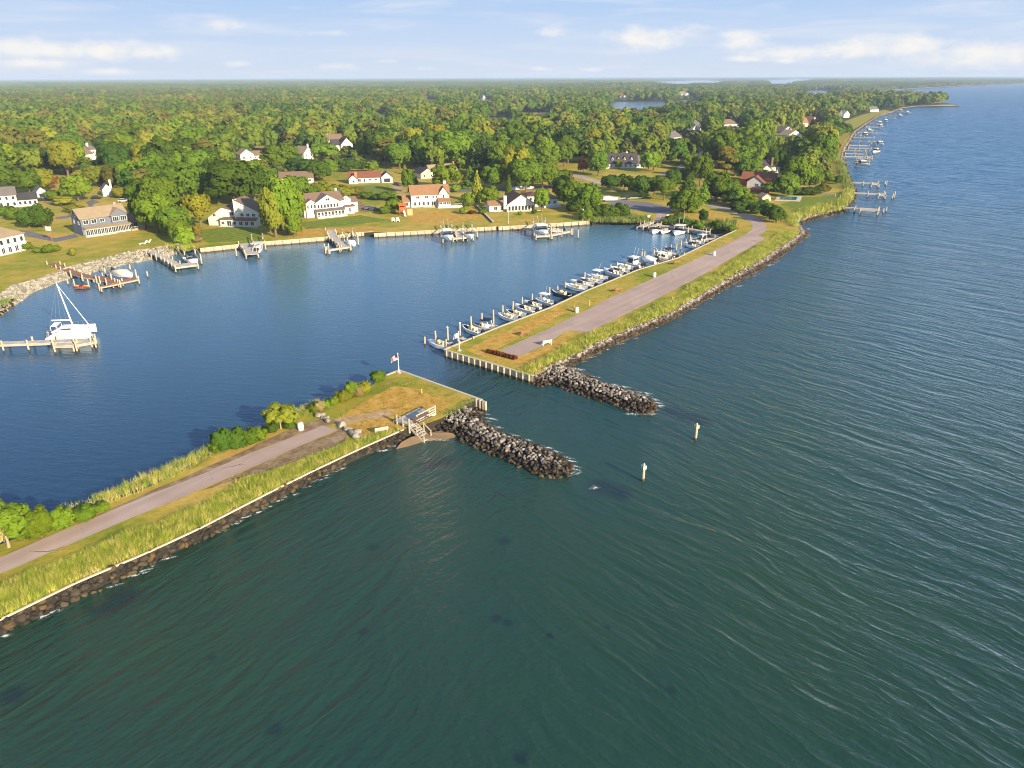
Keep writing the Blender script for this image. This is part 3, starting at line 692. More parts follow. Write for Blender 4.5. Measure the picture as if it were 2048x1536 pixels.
# ---- stuff: one object whose points carry the prototypes
def stuff_tree(nproto):
    g = D.node_groups.new('scatter', 'GeometryNodeTree')
    g.interface.new_socket('Geometry', in_out='INPUT', socket_type='NodeSocketGeometry'); g.interface.new_socket('Geometry', in_out='OUTPUT', socket_type='NodeSocketGeometry')
    gi = g.nodes.new('NodeGroupInput'); go = g.nodes.new('NodeGroupOutput')
    def attr(nm, ty):
        n = g.nodes.new('GeometryNodeInputNamedAttribute'); n.data_type = ty; n.inputs['Name'].default_value = nm
        return [o for o in n.outputs if o.enabled and o.name != 'Exists'][0]
    pid = attr('pid', 'INT')
    def sep(i):
        c = g.nodes.new('FunctionNodeCompare'); c.data_type = 'INT'; c.operation = 'EQUAL'
        ins = [s for s in c.inputs if s.enabled]; g.links.new(pid, ins[0]); ins[1].default_value = i
        s = g.nodes.new('GeometryNodeSeparateGeometry'); s.domain = 'POINT'
        g.links.new(gi.outputs[0], s.inputs[0]); g.links.new([o for o in c.outputs if o.enabled][0], s.inputs[1]); return s.outputs[0]
    vi = attr('vi', 'INT'); pts = sep(-1); rt = attr('rt', 'FLOAT_VECTOR'); scl = attr('sc', 'FLOAT_VECTOR')
    e = g.nodes.new('FunctionNodeEulerToRotation'); g.links.new(rt, e.inputs[0])
    jn = g.nodes.new('GeometryNodeJoinGeometry')
    for i in range(nproto):
        c = g.nodes.new('FunctionNodeCompare'); c.data_type = 'INT'; c.operation = 'EQUAL'
        ins = [s for s in c.inputs if s.enabled]; g.links.new(vi, ins[0]); ins[1].default_value = i
        gti = g.nodes.new('GeometryNodeGeometryToInstance'); g.links.new(sep(i), gti.inputs[0])
        iop = g.nodes.new('GeometryNodeInstanceOnPoints'); g.links.new(pts, iop.inputs['Points']); g.links.new(gti.outputs[0], iop.inputs['Instance'])
        g.links.new([o for o in c.outputs if o.enabled][0], iop.inputs['Selection']); g.links.new(e.outputs[0], iop.inputs['Rotation']); g.links.new(scl, iop.inputs['Scale'])
        g.links.new(iop.outputs[0], jn.inputs[0])
    g.links.new(jn.outputs[0], go.inputs[0]); return g
def scatter(name, protos, pts, label, cat):
    """protos: [(verts, faces, material)], pts: [(loc, (sx,sy,sz), (rx,ry,rz), variant)]"""
    V, Fc, MI, pid, mats = [], [], [], [], []
    for i, (v, f, m) in enumerate(protos):
        k = len(V); V += [tuple(a) for a in v]; Fc += [tuple(a + k for a in q) for q in f]; pid += [i] * len(v)
        if m not in mats: mats.append(m)
        MI += [mats.index(m)] * len(f)
    np_ = len(V); V += [tuple(p[0]) for p in pts]; pid += [-1] * len(pts)
    me = D.meshes.new(name); me.from_pydata(V, [], Fc); me.update()
    for m in mats: me.materials.append(m)
    me.polygons.foreach_set('material_index', MI)
    a = me.attributes.new('pid', 'INT', 'POINT'); a.data.foreach_set('value', pid)
    a = me.attributes.new('vi', 'INT', 'POINT'); a.data.foreach_set('value', [0] * np_ + [p[3] for p in pts])
    for nm, ix in (('sc', 1), ('rt', 2)):
        a = me.attributes.new(nm, 'FLOAT_VECTOR', 'POINT'); fl = [0.] * (3 * np_)
        for p in pts: fl += list(p[ix])
        a.data.foreach_set('vector', fl)
    o = put(me, name); md = o.modifiers.new('scatter', 'NODES'); md.node_group = stuff_tree(len(protos))
    return tag(o, label, cat, None, 'stuff')
ROCKS.sort(key=lambda r: -r[1] * ppm(r[0]))
# most visible stones first: the near seawall's rip-rap and the near jetty
NROCK = 300
big = [r for r in ROCKS if (lambda q: -20 < q[0] < 2068 and q[1] < 1560)(PX(r[0]))][:NROCK]
ids = set(id(r) for r in big)
rm = {k: [MB().add(v, f).mesh('boulder', M[k]) for v, f in ROCKM] for k in ('darkrock', 'rock')}
seawall_line = [G(x, y) for x, y in BANDS['near'][0]]
for p, r, mk, key in big:
    o = put(rm[mk if mk in rm else 'rock'][RND.randrange(7)], 'boulder', None, p)
    o.scale = (r, r, r); o.rotation_euler = (RND.uniform(-.4, .4), RND.uniform(-.4, .4), RND.uniform(0, 6.28))
    hi = 'against the white seawall cap' if p.z > .7 else 'halfway down the slope' if p.z > .3 else 'low at the waterline'
    if key == 'near': lab = 'dark brown angular boulder in the near rip-rap, ' + hi
    else: lab = 'large grey boulder of the left rock jetty' + (', on its pale crest' if p.z > .7 else ', on its dark wet flank')
    tag(o, lab, 'boulder', 'rip-rap boulders along the near spit')
rest = [r for r in ROCKS if id(r) not in ids]
protos = [(v, f, M[k]) for k in ('darkrock', 'rock', 'palerock') for v, f in ROCKM]
scatter('riprap', protos, [(p, (r, r, r), (RND.uniform(-.5, .5), RND.uniform(-.5, .5), RND.uniform(0, 6.28)), {'darkrock': 0, 'rock': 7, 'palerock': 14}[mk] + RND.randrange(7)) for p, r, mk, key in rest],
        'rock armour of the jetties, the far spit and the cove shore', 'rip-rap')
# ---- foam
def foam_mat():
    m, t = newmat('sea_foam')
    pos = t.n('ShaderNodeNewGeometry').outputs['Position']
    uvv = t.n('ShaderNodeAttribute', attribute_name='edge').outputs['Fac']
    f = t.m('MULTIPLY', uvv, t.step(t.noise(pos, 2.2, 4, .7), .42, .62))
    d = t.n('ShaderNodeBsdfDiffuse', {'Color': (.8, .82, .82, 1)}); tr = t.n('ShaderNodeBsdfTransparent')
    finish(t, t.n('ShaderNodeMixShader', {0: f, 1: tr.outputs[0], 2: d.outputs[0]}).outputs[0]); return m
fv, ff, fe = [], [], []
FO = []
for key in ('far', 'near'):
    B = polyline(BANDS[key][1], 0); n = 70
    for i in range(n):
        if RND.random() < .42:
            g = at_frac(B, (i + .5) / n); x, y = PX(g); FO.append((x + 1, y + RND.uniform(0, 4), RND.uniform(.4, 1.3), RND.uniform(.15, .3), .45))
for (x0, y0), (x1, y1) in zip(JET['left'][7:14] + JET['right'][4:10], JET['left'][8:15] + JET['right'][5:11]):
    if abs(x1 - x0) < 90:
        for u in (.2, .6): FO.append((x0 + (x1 - x0) * u + 2, y0 + (y1 - y0) * u - 1, RND.uniform(.5, 1.2), .25, -.5))
for x, y, a, b, an in FO + list(((1318, 812, 1.1, .5, .3), (1300, 828, 1.3, .5, 0), (1267, 828, 1.3, .5, 0), (1312, 798, .9, .4, -.4), (1290, 786, 1.6, .35, -.35), (1245, 773, 2.2, .35, -.35), (1190, 975, .8, .45, .4), (1150, 946, .9, .45, .3), (1158, 738, 1.6, .5, -.4),
                       (845, 882, 2.6, .3, .12), (880, 880, 1.6, .25, 0), (110, 1222, .8, .4, .5), (985, 838, 1.4, .35, -.5), (1655, 300, 0.1, .1, 0), (1540, 530, 1.5, .5, .5), (1480, 572, 1.5, .5, .5), (1617, 458, 1.5, .6, 1.))):
    g = G(x, y, .035); k = len(fv); n = 14
    fv.append(tuple(g)); fe.append(1.)
    for i in range(n):
        th = 6.283 * i / n; q = RND.uniform(.75, 1.2); ux, uy = math.cos(th) * a * q, math.sin(th) * b * q
        fv.append((g.x + ux * math.cos(an) - uy * math.sin(an), g.y + ux * math.sin(an) + uy * math.cos(an), .035)); fe.append(0.)
        ff.append((k, k + 1 + i, k + 1 + (i + 1) % n))
me = D.meshes.new('foam'); me.from_pydata(fv, [], ff); me.update(); me.materials.append(foam_mat())
at_ = me.attributes.new('edge', 'FLOAT', 'POINT'); at_.data.foreach_set('value', fe)
tag(put(me, 'foam'), 'white foam breaking against the rocks', 'foam', None, 'stuff')
# ------------------------------------------------------------------ retaining walls
UP = Vector((0, 0, 1))
def bulkhead(px, label, spacing=1.6, piles=True, capw=.32, z=LAND, flip=1, zoff=None):
    pts = [G(x, y, z) for x, y in px]; o = pts[0]
    root = thing('retaining_wall', label, 'retaining wall', (o.x, o.y, 0), 0, 'timber seawalls')
    wl, cp = MB(), MB(); O = Vector((o.x, o.y, 0))
    for a, b in zip(pts, pts[1:]):
        d = (b - a).normalized(); n = Vector((d.y, -d.x, 0)) * flip
        q0, q1 = a + n * .10 - O, b + n * .10 - O
        wl.bar((q0.x, q0.y, .25), (q1.x, q1.y, .25), .10, 1.86)
        c0, c1 = a + n * .10 - O - d * .05, b + n * .10 - O + d * .05
        cp.bar((c0.x, c0.y, z + .04), (c1.x, c1.y, z + .04), capw, .11)
    wl.build('plank_wall', M['wallplank'], root); cp.build('cap', M['cap'], root)
    if piles:
        tot = sum((b - a).length for a, b in zip(pts, pts[1:])); st = max(spacing, tot / 96)
        me = MB().tube([(0, 0, -1.2), (0, 0, z + RND.uniform(.0, .05))], .14, 7).mesh('pile', M['pile'])
        for a, b in zip(pts, pts[1:]):
            d = (b - a).normalized(); n = Vector((d.y, -d.x, 0)) * flip; L = (b - a).length
            for k in range(max(1, int(L / st))):
                p = a + d * (k + .5) * (L / max(1, int(L / st))) + n * .29 - O
                put(me, 'pile', root, (p.x, p.y, 0))
    return root
bulkhead([(890, 699.5), (980, 725.5), (1067, 751.5)], 'weathered timber seawall with pale piles across the far spit tip', 1.05, flip=1)
bulkhead([(1472, 461), (1440, 475.5), (1355, 516.5), (1275, 540.5), (1179, 579.5), (1100, 616), (996, 655.5), (890, 699.5)], 'long timber seawall behind the row of moored boats', 2.2, flip=1)
bulkhead([(962, 800.5), (798, 741.5), (774, 751)], 'low timber seawall along the flagpole end of the near spit', 1.7, flip=1)
bulkhead([(400, 497), (523, 484), (657, 473.6), (700, 466.5)], 'pale timber seawall below the big white house lawn', 1.9)
bulkhead([(702, 466), (745, 463.5)], 'short set-back timber seawall beside the plank steps', 1.9)
bulkhead([(748, 467), (800, 464), (900, 458.5), (992, 453.3)], 'long pale timber seawall below the orange-roofed house', 1.9)
bulkhead([(997, 453.5), (1060, 450), (1120, 446), (1180, 442)], 'timber seawall below the maroon-roofed cottage', 1.9)
# white cap of the near rip-rap
pts = [G(x, y, LAND) for x, y in BANDS['near'][0]]; cp = MB()
for a, b in zip(pts, pts[1:]):
    d = (b - a).normalized(); cp.bar(a + UP * .04 - d * .1, b + UP * .04 + d * .1, .17, .14)
tag(cp.build('seawall', M['cap'], None), 'long white concrete seawall cap above the near rip-rap', 'seawall')
# wing at the end of the near bulkhead
w0, w1 = G(946, 799), G(967, 806)
wg = thing('wing_wall', 'stub of pale piles ending the near spit seawall by the jetty', 'retaining wall', (w0.x, w0.y, 0))
b = MB(); b.bar((0, 0, .35), (w1.x - w0.x, w1.y - w0.y, .35), .12, 1.7); b.build('plank_wall', M['wallplank'], wg)
b = MB(); b.bar((0, 0, 1.25), (w1.x - w0.x, w1.y - w0.y, 1.25), .34, .12); b.build('cap', M['cap'], wg)
pm = MB().tube([(0, 0, -1.2), (0, 0, 1.55)], .17, 8).mesh('pile', M['pile'])
for u in (.2, .55, .85, 1.05):
    q = (w1 - w0) * u; put(pm, 'pile', wg, (q.x + .2, q.y - .25, 0))

# ------------------------------------------------------------------ pilings
PILE = {}; PILINGS = []
def piling(px, py, h, label, group='mooring pilings in the basin', r=.15, z=0, capped=False):
    p = G(px, py, 0); k = round(h * 2) / 2
    if (k, r) not in PILE: PILE[(k, r)] = MB().tube([(0, 0, -1.5), (.02, .01, k * .5), (.0, .03, k)], [r, r * .98, r * .9], 9).mesh('piling', M['pile'], None)
    o = put(PILE[(k, r)], 'piling', None, (p.x, p.y, 0)); o.rotation_euler = (RND.uniform(-.02, .02), RND.uniform(-.02, .02), RND.uniform(0, 6))
    if capped: MB().tube([(0, 0, k - .02), (0, 0, k + .22)], [r * 1.25, .03], 9).build('cap', M['white'], o)
    return tag(o, label, 'piling', group)
def from_top(px, ybase, ytop, label, **k):
    p = G(px, ybase, 0); dep = math.asin(CAMH / (p - CAMP).length)
    return piling(px, ybase, (ybase - ytop) / ppm(p) / math.cos(dep), label, **k)
for i, (x, yb, yt) in enumerate([(850, 691, 672), (872, 685, 664), (896, 684, 653), (920, 675, 644), (943, 667, 636), (964, 660, 627), (987, 653, 620), (1006, 637, 611), (1025.5, 629, 604), (1045, 620, 596), (1064, 613, 590), (1081, 600, 584), (1099, 594, 576),
                                 (1115, 586, 570), (1131, 578, 564), (1148, 571, 560), (1169, 563, 546), (1208, 548, 534), (1221, 542, 529), (1234, 537, 523), (1255, 529, 511), (1311, 518, 499), (1322, 512, 499), (1332, 509, 494), (1342, 505, 490), (1352, 503, 486), (1361, 501, 481), (1371, 494, 478), (1382, 489, 474), (1394, 484, 470), (1406, 481, 466), (1420, 474, 465), (1428, 472, 467)]):
    PILINGS.append(from_top(x, yb, yt, 'x', capped=(i in (2, 3))))
for x, yb, yt, lab in ((296, 556, 541, 'lone white-topped piling in front of the canvas-covered boat'), (474, 515, 496, 'leaning piling left of the dock with two outboards'), (137, 571, 556, 'piling left of the stacked kayaks'),
                       (1145, 472, 456, 'piling right of the sportfishing boat lift'), (1156, 478, 458, 'outermost piling right of the sportfishing boat lift'), (955, 477, 465, 'piling right of the two-boat dock')):
    from_top(x, yb, yt, lab, group='single pilings off the house docks')
for x, yb, yt, lab in ((1772, 424, 414, 'paired piling off the nearest bayside dock'), (1766, 427, 416, 'paired piling off the nearest bayside dock'), (1788, 397, 384, 'paired piling off the second bayside dock'), (1784, 399, 387, 'paired piling off the second bayside dock'),
                       (1772, 372, 361, 'paired piling off the third bayside dock'), (1769, 370, 362, 'paired piling off the third bayside dock')):
    from_top(x, yb, yt, lab, group='pilings off the bayside docks', r=.2)
# channel markers
def marker(px, yb, yt, label, colr):
    p = G(px, yb, 0); h = (yb - yt) / ppm(p) / math.cos(math.asin(CAMH / (p - CAMP).length))
    r = thing('channel_marker', label, 'channel marker', (p.x, p.y, 0), rad(20))
    MB().tube([(0, 0, -2), (0, 0, h * .82)], [.16, .14], 9).build('pole', M['pile'], r)
    MB().box((.0, -.19, h * .80), (.40, .05, .42)).build('board', colr, r)
    MB().box((.0, .19, h * .80), (.40, .05, .42)).build('board', colr, r)
    MB().tube([(0, 0, h * .82), (0, 0, h * .95), (0, 0, h)], [.11, .10, .03], 8).build('lantern', M['white'], r)
marker(1286, 963, 927, 'pale channel marker pole with green board near the left jetty', simple('faded_green_board', (.42, .60, .36), .6, .1))
marker(1391, 881, 846, 'tan channel marker pole off the tip of the right jetty', simple('faded_tan_board', (.62, .45, .22), .6, .1))

# ------------------------------------------------------------------ boats
def boat_hull(L, B, fb=.75, deck=.12):
    """outer shell, gunwale, cockpit recess, as one surface"""
    rings = []; n = 11
    for i in range(n):
        u = i / (n - 1); x = -L / 2 + L * u
        b = B / 2 * (.90 + .1 * min(1, u * 3)) * (1 - max(0, (u - .48) / .52) ** 2.1 * .985)
        zs = fb * (1 + .42 * max(0, u - .3) ** 1.6); zk = -.28 + .95 * fb * max(0, (u - .72) / .28) ** 2
        zc = .12 + .55 * fb * max(0, (u - .5) / .5) ** 1.6
        g = min(.17, b * .5); fz = .22 if u < .62 else .22 + (zs - .36) * min(1, (u - .62) / .1)
        if i == 0: fz = zs - .05
        rings.append([Vector((x, -b + g, fz)), Vector((x, -b + g, zs)), Vector((x, -b, zs)), Vector((x, -b * .8, zc)), Vector((x - .0, 0, zk)),
                      Vector((x, b * .8, zc)), Vector((x, b, zs)), Vector((x, b - g, zs)), Vector((x, b - g, fz))])
    rings = [[Vector((-L / 2, p.y, p.z)) for p in rings[0]]] + rings[1:]
    return MB().loft(rings, True, True)
def canopy(mb, x, w, l, z): mb.box((x, 0, z), (l, w, .07)); mb.box((x, 0, z + .05), (l * .85, w * .8, .05)); return mb
BOATM = {}
def bm(key, fn):
    if key not in BOATM: BOATM[key] = fn()
    return BOATM[key]
def boat(stern, bow, style, label, hull=(.8, .79, .77), cover=(.03, .035, .06), z=0., group='boats moored along the far spit', L=None, motors=1):
    a, b = G(*stern, .4 + z), G(*bow, .75 + z); d = b - a
    L = L or max(4.8, min(9.5, math.hypot(d.x, d.y))); Lk = round(L * 2) / 2; c = (a + b) / 2
    r = thing('boat', label, 'boat', (c.x, c.y, z), math.atan2(d.y, d.x), group)
    B = .36 * Lk ** .5 * 2.55 ** .5 * 1.12 if False else Lk * (.40 if Lk < 7 else .36)
    def part(nm, key, fn, mat, col=None, par=None, sm=False):
        o = put(bm((nm, key, Lk, mat.name), lambda: fn(MB()).mesh(nm, mat, None, sm)), nm, par or r)
        if col: o.color = (*col, 1)
        return o
    bx = B
    hl = put(bm(('hull', Lk), lambda: boat_hull(Lk, B).mesh('hull', M['paint'])), 'hull', r); hl.color = (*hull, 1)
    if style in ('console', 'ttop', 'bay'):
        def con(mb):
            mb.box((.1, 0, .62), (.75, .72, .8)); mb.box((.25, 0, 1.1), (.35, .66, .22)); return mb
        part('console', 1, con, M['beige'] if style != 'ttop' else M['gelcoat'])
        part('windshield', 1, lambda mb: mb.box((.42, 0, 1.32), (.05, .62, .34)), M['glass'])
        part('seat', 1, lambda mb: mb.box((-.75, 0, .55), (.5, .8, .55)).box((-.98, 0, .95), (.08, .8, .35)), M['beige'])
        part('seat', 2, lambda mb: mb.box((-Lk * .40, 0, .45), (.45, B * .62, .35)), M['gelcoat'])
        part('foredeck', 1, lambda mb: mb.add([(Lk * .46, 0, .93), (Lk * .18, -B * .36, .60), (Lk * .18, B * .36, .60), (Lk * .18, -B * .36, .3), (Lk * .18, B * .36, .3)], [(0, 2, 1), (1, 2, 4, 3)]), M['canvas'] if style == 'bay' else M['gelcoat'], cover)
    if style == 'ttop':
        def tt(mb):
            for x in (-.5, .6):
                for y in (-.42, .42): mb.tube([(x, y, .3), (x * .9, y * .95, 2.05)], .03, 5)
            return mb
        fr = part('top_frame', 1, tt, M['alu'])
        part('canopy', 1, lambda mb: canopy(mb, .0, B * .72, 1.9, 2.08), M['gelcoat'], None, fr)
        part('antenna', 1, lambda mb: mb.tube([(-.5, .5, 2.1), (-1.3, .7, 4.0)], .022, 4), M['white'], None, fr)
    if style in ('cuddy', 'hardtop', 'cabin'):
        def cud(mb):
            st = [(-.02 * Lk, .86, .78), (.15 * Lk, .80, .98), (.30 * Lk, .55, 1.02), (.42 * Lk, .2, 1.02)]
            rg = [[Vector((x, -B * .5 * w_, .62)), Vector((x, -B * .42 * w_, h)), Vector((x, 0, h + .1)), Vector((x, B * .42 * w_, h)), Vector((x, B * .5 * w_, .62))] for x, w_, h in st]
            return mb.loft(rg, True, True)
        part('foredeck', 2, cud, M['gelcoat'])
        def ws(mb):
            for y0, y1, x0, x1 in ((-B * .38, B * .38, .10 * Lk, .10 * Lk), (-B * .40, -B * .38, -.12 * Lk, .10 * Lk), (B * .38, B * .40, -.12 * Lk, .10 * Lk)):
                if x0 == x1: mb.add([(x0, y0, .95), (x0, y1, .95), (x0 - .3, y1 * .9, 1.45), (x0 - .3, y0 * .9, 1.45)], [(0, 1, 2, 3), (3, 2, 1, 0)])
                else: mb.box(((x0 + x1) / 2, (y0 + y1) / 2, 1.12), (x1 - x0, .05, .5))
            return mb
        part('windshield', 2, ws, M['glass'])
        part('seat', 3, lambda mb: mb.box((-.10 * Lk, -B * .2, .6), (.5, .5, .6)).box((-.10 * Lk, B * .2, .6), (.5, .5, .6)).box((-.40 * Lk, 0, .5), (.5, B * .6, .4)), M['beige'])
    if style in ('hardtop', 'cabin'):
        fr = part('hardtop', 3, lambda mb: canopy(mb, -.06 * Lk, B * .78, Lk * .30, 2.18), M['gelcoat'])
        part('top_frame', 3, lambda mb: [mb.tube([(x, y, .7), (x * .95 - .02, y * .95, 2.16)], .045, 5) for x in (-.19 * Lk, .07 * Lk) for y in (-B * .37, B * .37)] and mb, M['gelcoat'], None, fr)
        part('antenna', 3, lambda mb: mb.tube([(-.1 * Lk, .5, 2.2), (-.22 * Lk, .6, 4.6)], .025, 4).tube([(-.1 * Lk, -.5, 2.2), (-.2 * Lk, -.6, 4.2)], .025, 4), M['white'], None, fr)
        if style == 'cabin': part('cabin', 3, lambda mb: mb.box((-.05 * Lk, 0, 1.35), (Lk * .24, B * .70, 1.5)), M['gelcoat']); part('cabin_window', 3, lambda mb: mb.box((-.05 * Lk, 0, 1.62), (Lk * .25, B * .72, .5)), M['glass'])
    if style == 'bimini':
        part('console', 4, lambda mb: mb.box((.1, 0, .62), (.7, .7, .8)), M['gelcoat'])
        fr = part('top_frame', 4, lambda mb: [mb.tube([(x, y, .7), (x * .6, y, 1.85)], .025, 4) for x in (-.9, .9) for y in (-B * .38, B * .38)] and mb, M['alu'])
        part('canopy', 4, lambda mb: canopy(mb, 0, B * .85, Lk * .36, 1.88), M['canvas'], cover, fr)
        part('bow_cover', 4, lambda mb: mb.add([(Lk * .46, 0, 1.0), (Lk * .16, -B * .42, .72), (Lk * .16, 0, 1.02), (Lk * .16, B * .42, .72)], [(0, 2, 1), (0, 3, 2), (1, 2, 3)]), M['canvas'], cover)
        part('seat', 4, lambda mb: mb.box((-Lk * .3, 0, .5), (.6, B * .6, .4)), M['beige'])
    if style == 'covered':
        def cov(mb):
            st = [(-.48, .9, .85), (-.2, .98, 1.25), (.05, .98, 1.5), (.2, .85, 1.2), (.46, .06, 1.02)]
            rg = [[Vector((x * Lk, -B * .5 * w_, .7)), Vector((x * Lk, -B * .3 * w_, h - .08)), Vector((x * Lk, 0, h)), Vector((x * Lk, B * .3 * w_, h - .08)), Vector((x * Lk, B * .5 * w_, .7))] for x, w_, h in st]
            return mb.loft(rg, True, True)
        part('canvas_cover', 5, cov, M['canvas'], cover, None, True)
    for k in range(motors):
        y = 0 if motors == 1 else (-.34 + .68 * k)
        mt = put(bm(('motor',), lambda: MB().loft([[Vector((x0, -w_, z)), Vector((x1, -w_, z)), Vector((x1, w_, z)), Vector((x0, w_, z))] for z, x0, x1, w_ in ((.55, -.35, .15, .16), (.8, -.42, .2, .23), (1.1, -.42, .16, .22), (1.28, -.3, .05, .15))]).box((-.1, 0, .1), (.22, .14, .95)).mesh('outboard_motor', M['motor'])), 'outboard_motor', r, (-Lk / 2 - .22, y, 0))
    return r
DARK = (.02, .025, .035)
S = 'moored stern-to at the far spit seawall'
BO = [((902, 696), (857, 680), 'console', 'white open boat with beige console, nearest the far spit tip', {}),
      ((964, 668), (924, 650), 'bay', 'white open boat with dark bow cushion and beige console', dict(cover=DARK)),
      ((991, 658), (953, 649), 'bimini', 'dark boat under a black canvas top between tall pilings', dict(hull=(.55, .55, .53), cover=(.012, .015, .03))),
      ((1037, 641), (996, 626), 'console', 'white open fishing boat at the left end of the close-packed row', {}),
      ((1054, 635), (1012, 620), 'bay', 'white boat with black bow lining beside the first close-packed boat', dict(cover=(.01, .01, .012))),
      ((1072, 625), (1028, 609), 'cuddy', 'white cuddy boat with low windshield, third of the close-packed row', {}),
      ((1086, 617), (1046, 602), 'cuddy', 'white cuddy boat moored left of the beige T-top boat', {}),
      ((1107, 609), (1071, 596), 'ttop', 'white boat with beige T-top and dark keel, alone by a piling', dict(hull=(.66, .67, .70))),
      ((1145, 594), (1102, 580), 'bay', 'dark-hulled open boat with pale deck', dict(hull=(.03, .035, .045), cover=(.6, .6, .6))),
      ((1177, 581), (1128, 567), 'console', 'long white open boat right of the dark-hulled boat', {}),
      ((1188, 573), (1141, 561), 'cuddy', 'white cuddy boat with dark lining behind the long open boat', dict(motors=1)),
      ((1209, 567), (1161, 556), 'console', 'white console boat with twin black motors left of the T-top', dict(motors=2)),
      ((1218, 560), (1172, 548), 'ttop', 'white T-top boat with tall antenna amid the row', dict(motors=2)),
      ((1248, 552), (1207, 538), 'cuddy', 'white cuddy boat on the pale lift beams, mid row', dict(z=.4)),
      ((1260, 546), (1221, 533), 'console', 'white open boat beside the cuddy on the lift beams', {}),
      ((1270, 541), (1235, 527), 'console', 'white open boat left of the big hardtop cruiser', dict(motors=2)),
      ((1285, 533), (1245, 520), 'cabin', 'large white hardtop cruiser with black cabin windows', dict(motors=2)),
      ((1312, 524), (1281, 514), 'covered', 'white-covered boat raised on a timber lift', dict(cover=(.75, .75, .73), z=.9)),
      ((1338, 524), (1301, 510), 'hardtop', 'white hardtop boat right of the raised covered boat', {}),
      ((1342, 519), (1315, 506), 'console', 'white console boat squeezed beside the hardtop', {}),
      ((1353, 515), (1323, 501), 'bimini', 'white boat with a dark blue bimini top', dict(cover=(.02, .03, .07))),
      ((1401, 496), (1366, 486), 'cuddy', 'white cuddy boat past the gap in the row', {}),
      ((1411, 490), (1377, 481), 'console', 'white open boat left of the last hardtop', {}),
      ((1418, 486), (1387, 476), 'hardtop', 'white hardtop boat, last of the row near the reeds', {}),
      ((1438, 478), (1412, 472), 'covered', 'small dark-covered boat in the reedy corner', dict(cover=(.08, .08, .09), hull=(.2, .2, .2)))]
BOATS = [boat(st, bw, sty, lab, **kw) for st, bw, sty, lab, kw in BO]
for o in PILINGS:
    b = min(BOATS, key=lambda b: (b.location - o.location).length); o['label'] = 'mooring piling by the ' + b['label'].split(',')[0]
for st, bw, sty, lab, kw in (((1324, 457), (1305, 464), 'cuddy', 'white boat nearest the boat ramp at the reed dock', {}),
                             ((1341, 456), (1323, 464), 'console', 'white boat in the middle of the reed dock', {}),
                             ((1369, 457), (1348, 468), 'hardtop', 'white hardtop boat farthest along the reed dock', {})):
    boat(st, bw, sty, lab, group='boats at the reed dock', **kw)
HB = 'boats on lifts at the house docks'
boat((217, 540), (276, 554), 'covered', 'big white boat under beige canvas on the red dock lift', cover=(.62, .55, .42), z=1.3, group=HB, L=8.)
boat((366, 512), (402, 528), 'cuddy', 'white boat nosing down beside the grey timber dock', z=.9, group=HB, L=6.5)
boat((513, 503), (519, 488), 'bimini', 'white pontoon-like boat with grey top beside the narrow dock', z=.9, cover=(.45, .46, .5), group=HB, L=6., motors=2)
boat((694, 480), (712, 494), 'covered', 'white-covered boat on the lift right of the T-shaped dock', cover=(.74, .74, .74), z=.9, group=HB, L=6.)
boat((887, 463), (902, 480), 'cabin', 'big white cabin boat on the left lift of the two-boat dock', z=1.2, group=HB, L=8.5, motors=2)
boat((930, 463), (946, 477), 'cuddy', 'smaller white boat on the right lift of the two-boat dock', z=1.0, group=HB, L=6.5)
boat((1070, 452), (1096, 470), 'cabin', 'white sportfishing boat with tower on the crowded lift', z=1.3, group=HB, L=10., motors=2)
boat((1118, 462), (1100, 458), 'console', 'small white skiff beside the sportfishing boat', z=.6, group=HB, L=5.)
for (sx, sy), (bx, by), lab, L, z in (((1712, 326), (1738, 329), 'white cabin boat alone on the bayside lift', 9.5, 1.1), ((1757, 302), (1745, 303), 'white boat at the end of the thin bayside dock', 8., 1.), ((1751, 287), (1769, 289), 'two-deck white boat at the far end of a bayside dock', 9.5, 1.), ((1722, 268), (1738, 270), 'white boat close inshore among the bayside docks', 9., 1.),
                                     ((1755, 253), (1768, 254), 'white boat among the farther bayside docks', 9., 1.), ((1753, 246), (1766, 247), 'white boat among the farther bayside docks', 9., 1.), ((1765, 242), (1778, 243), 'white boat among the farther bayside docks', 9., 1.), ((1792, 231), (1808, 232), 'white boat at the farthest bayside docks', 10., 1.), ((1808, 226), (1822, 226.5), 'white boat at the farthest bayside docks', 10., 1.), ((1795, 222), (1808, 222.5), 'white boat at the farthest bayside docks', 10., 1.), ((1732, 262), (1745, 262.5), 'white boat among the farther bayside docks', 9., 1.)):
    boat((sx, sy), (bx, by), 'cabin', lab, z=z, group='boats at the bayside docks', L=L, motors=2)

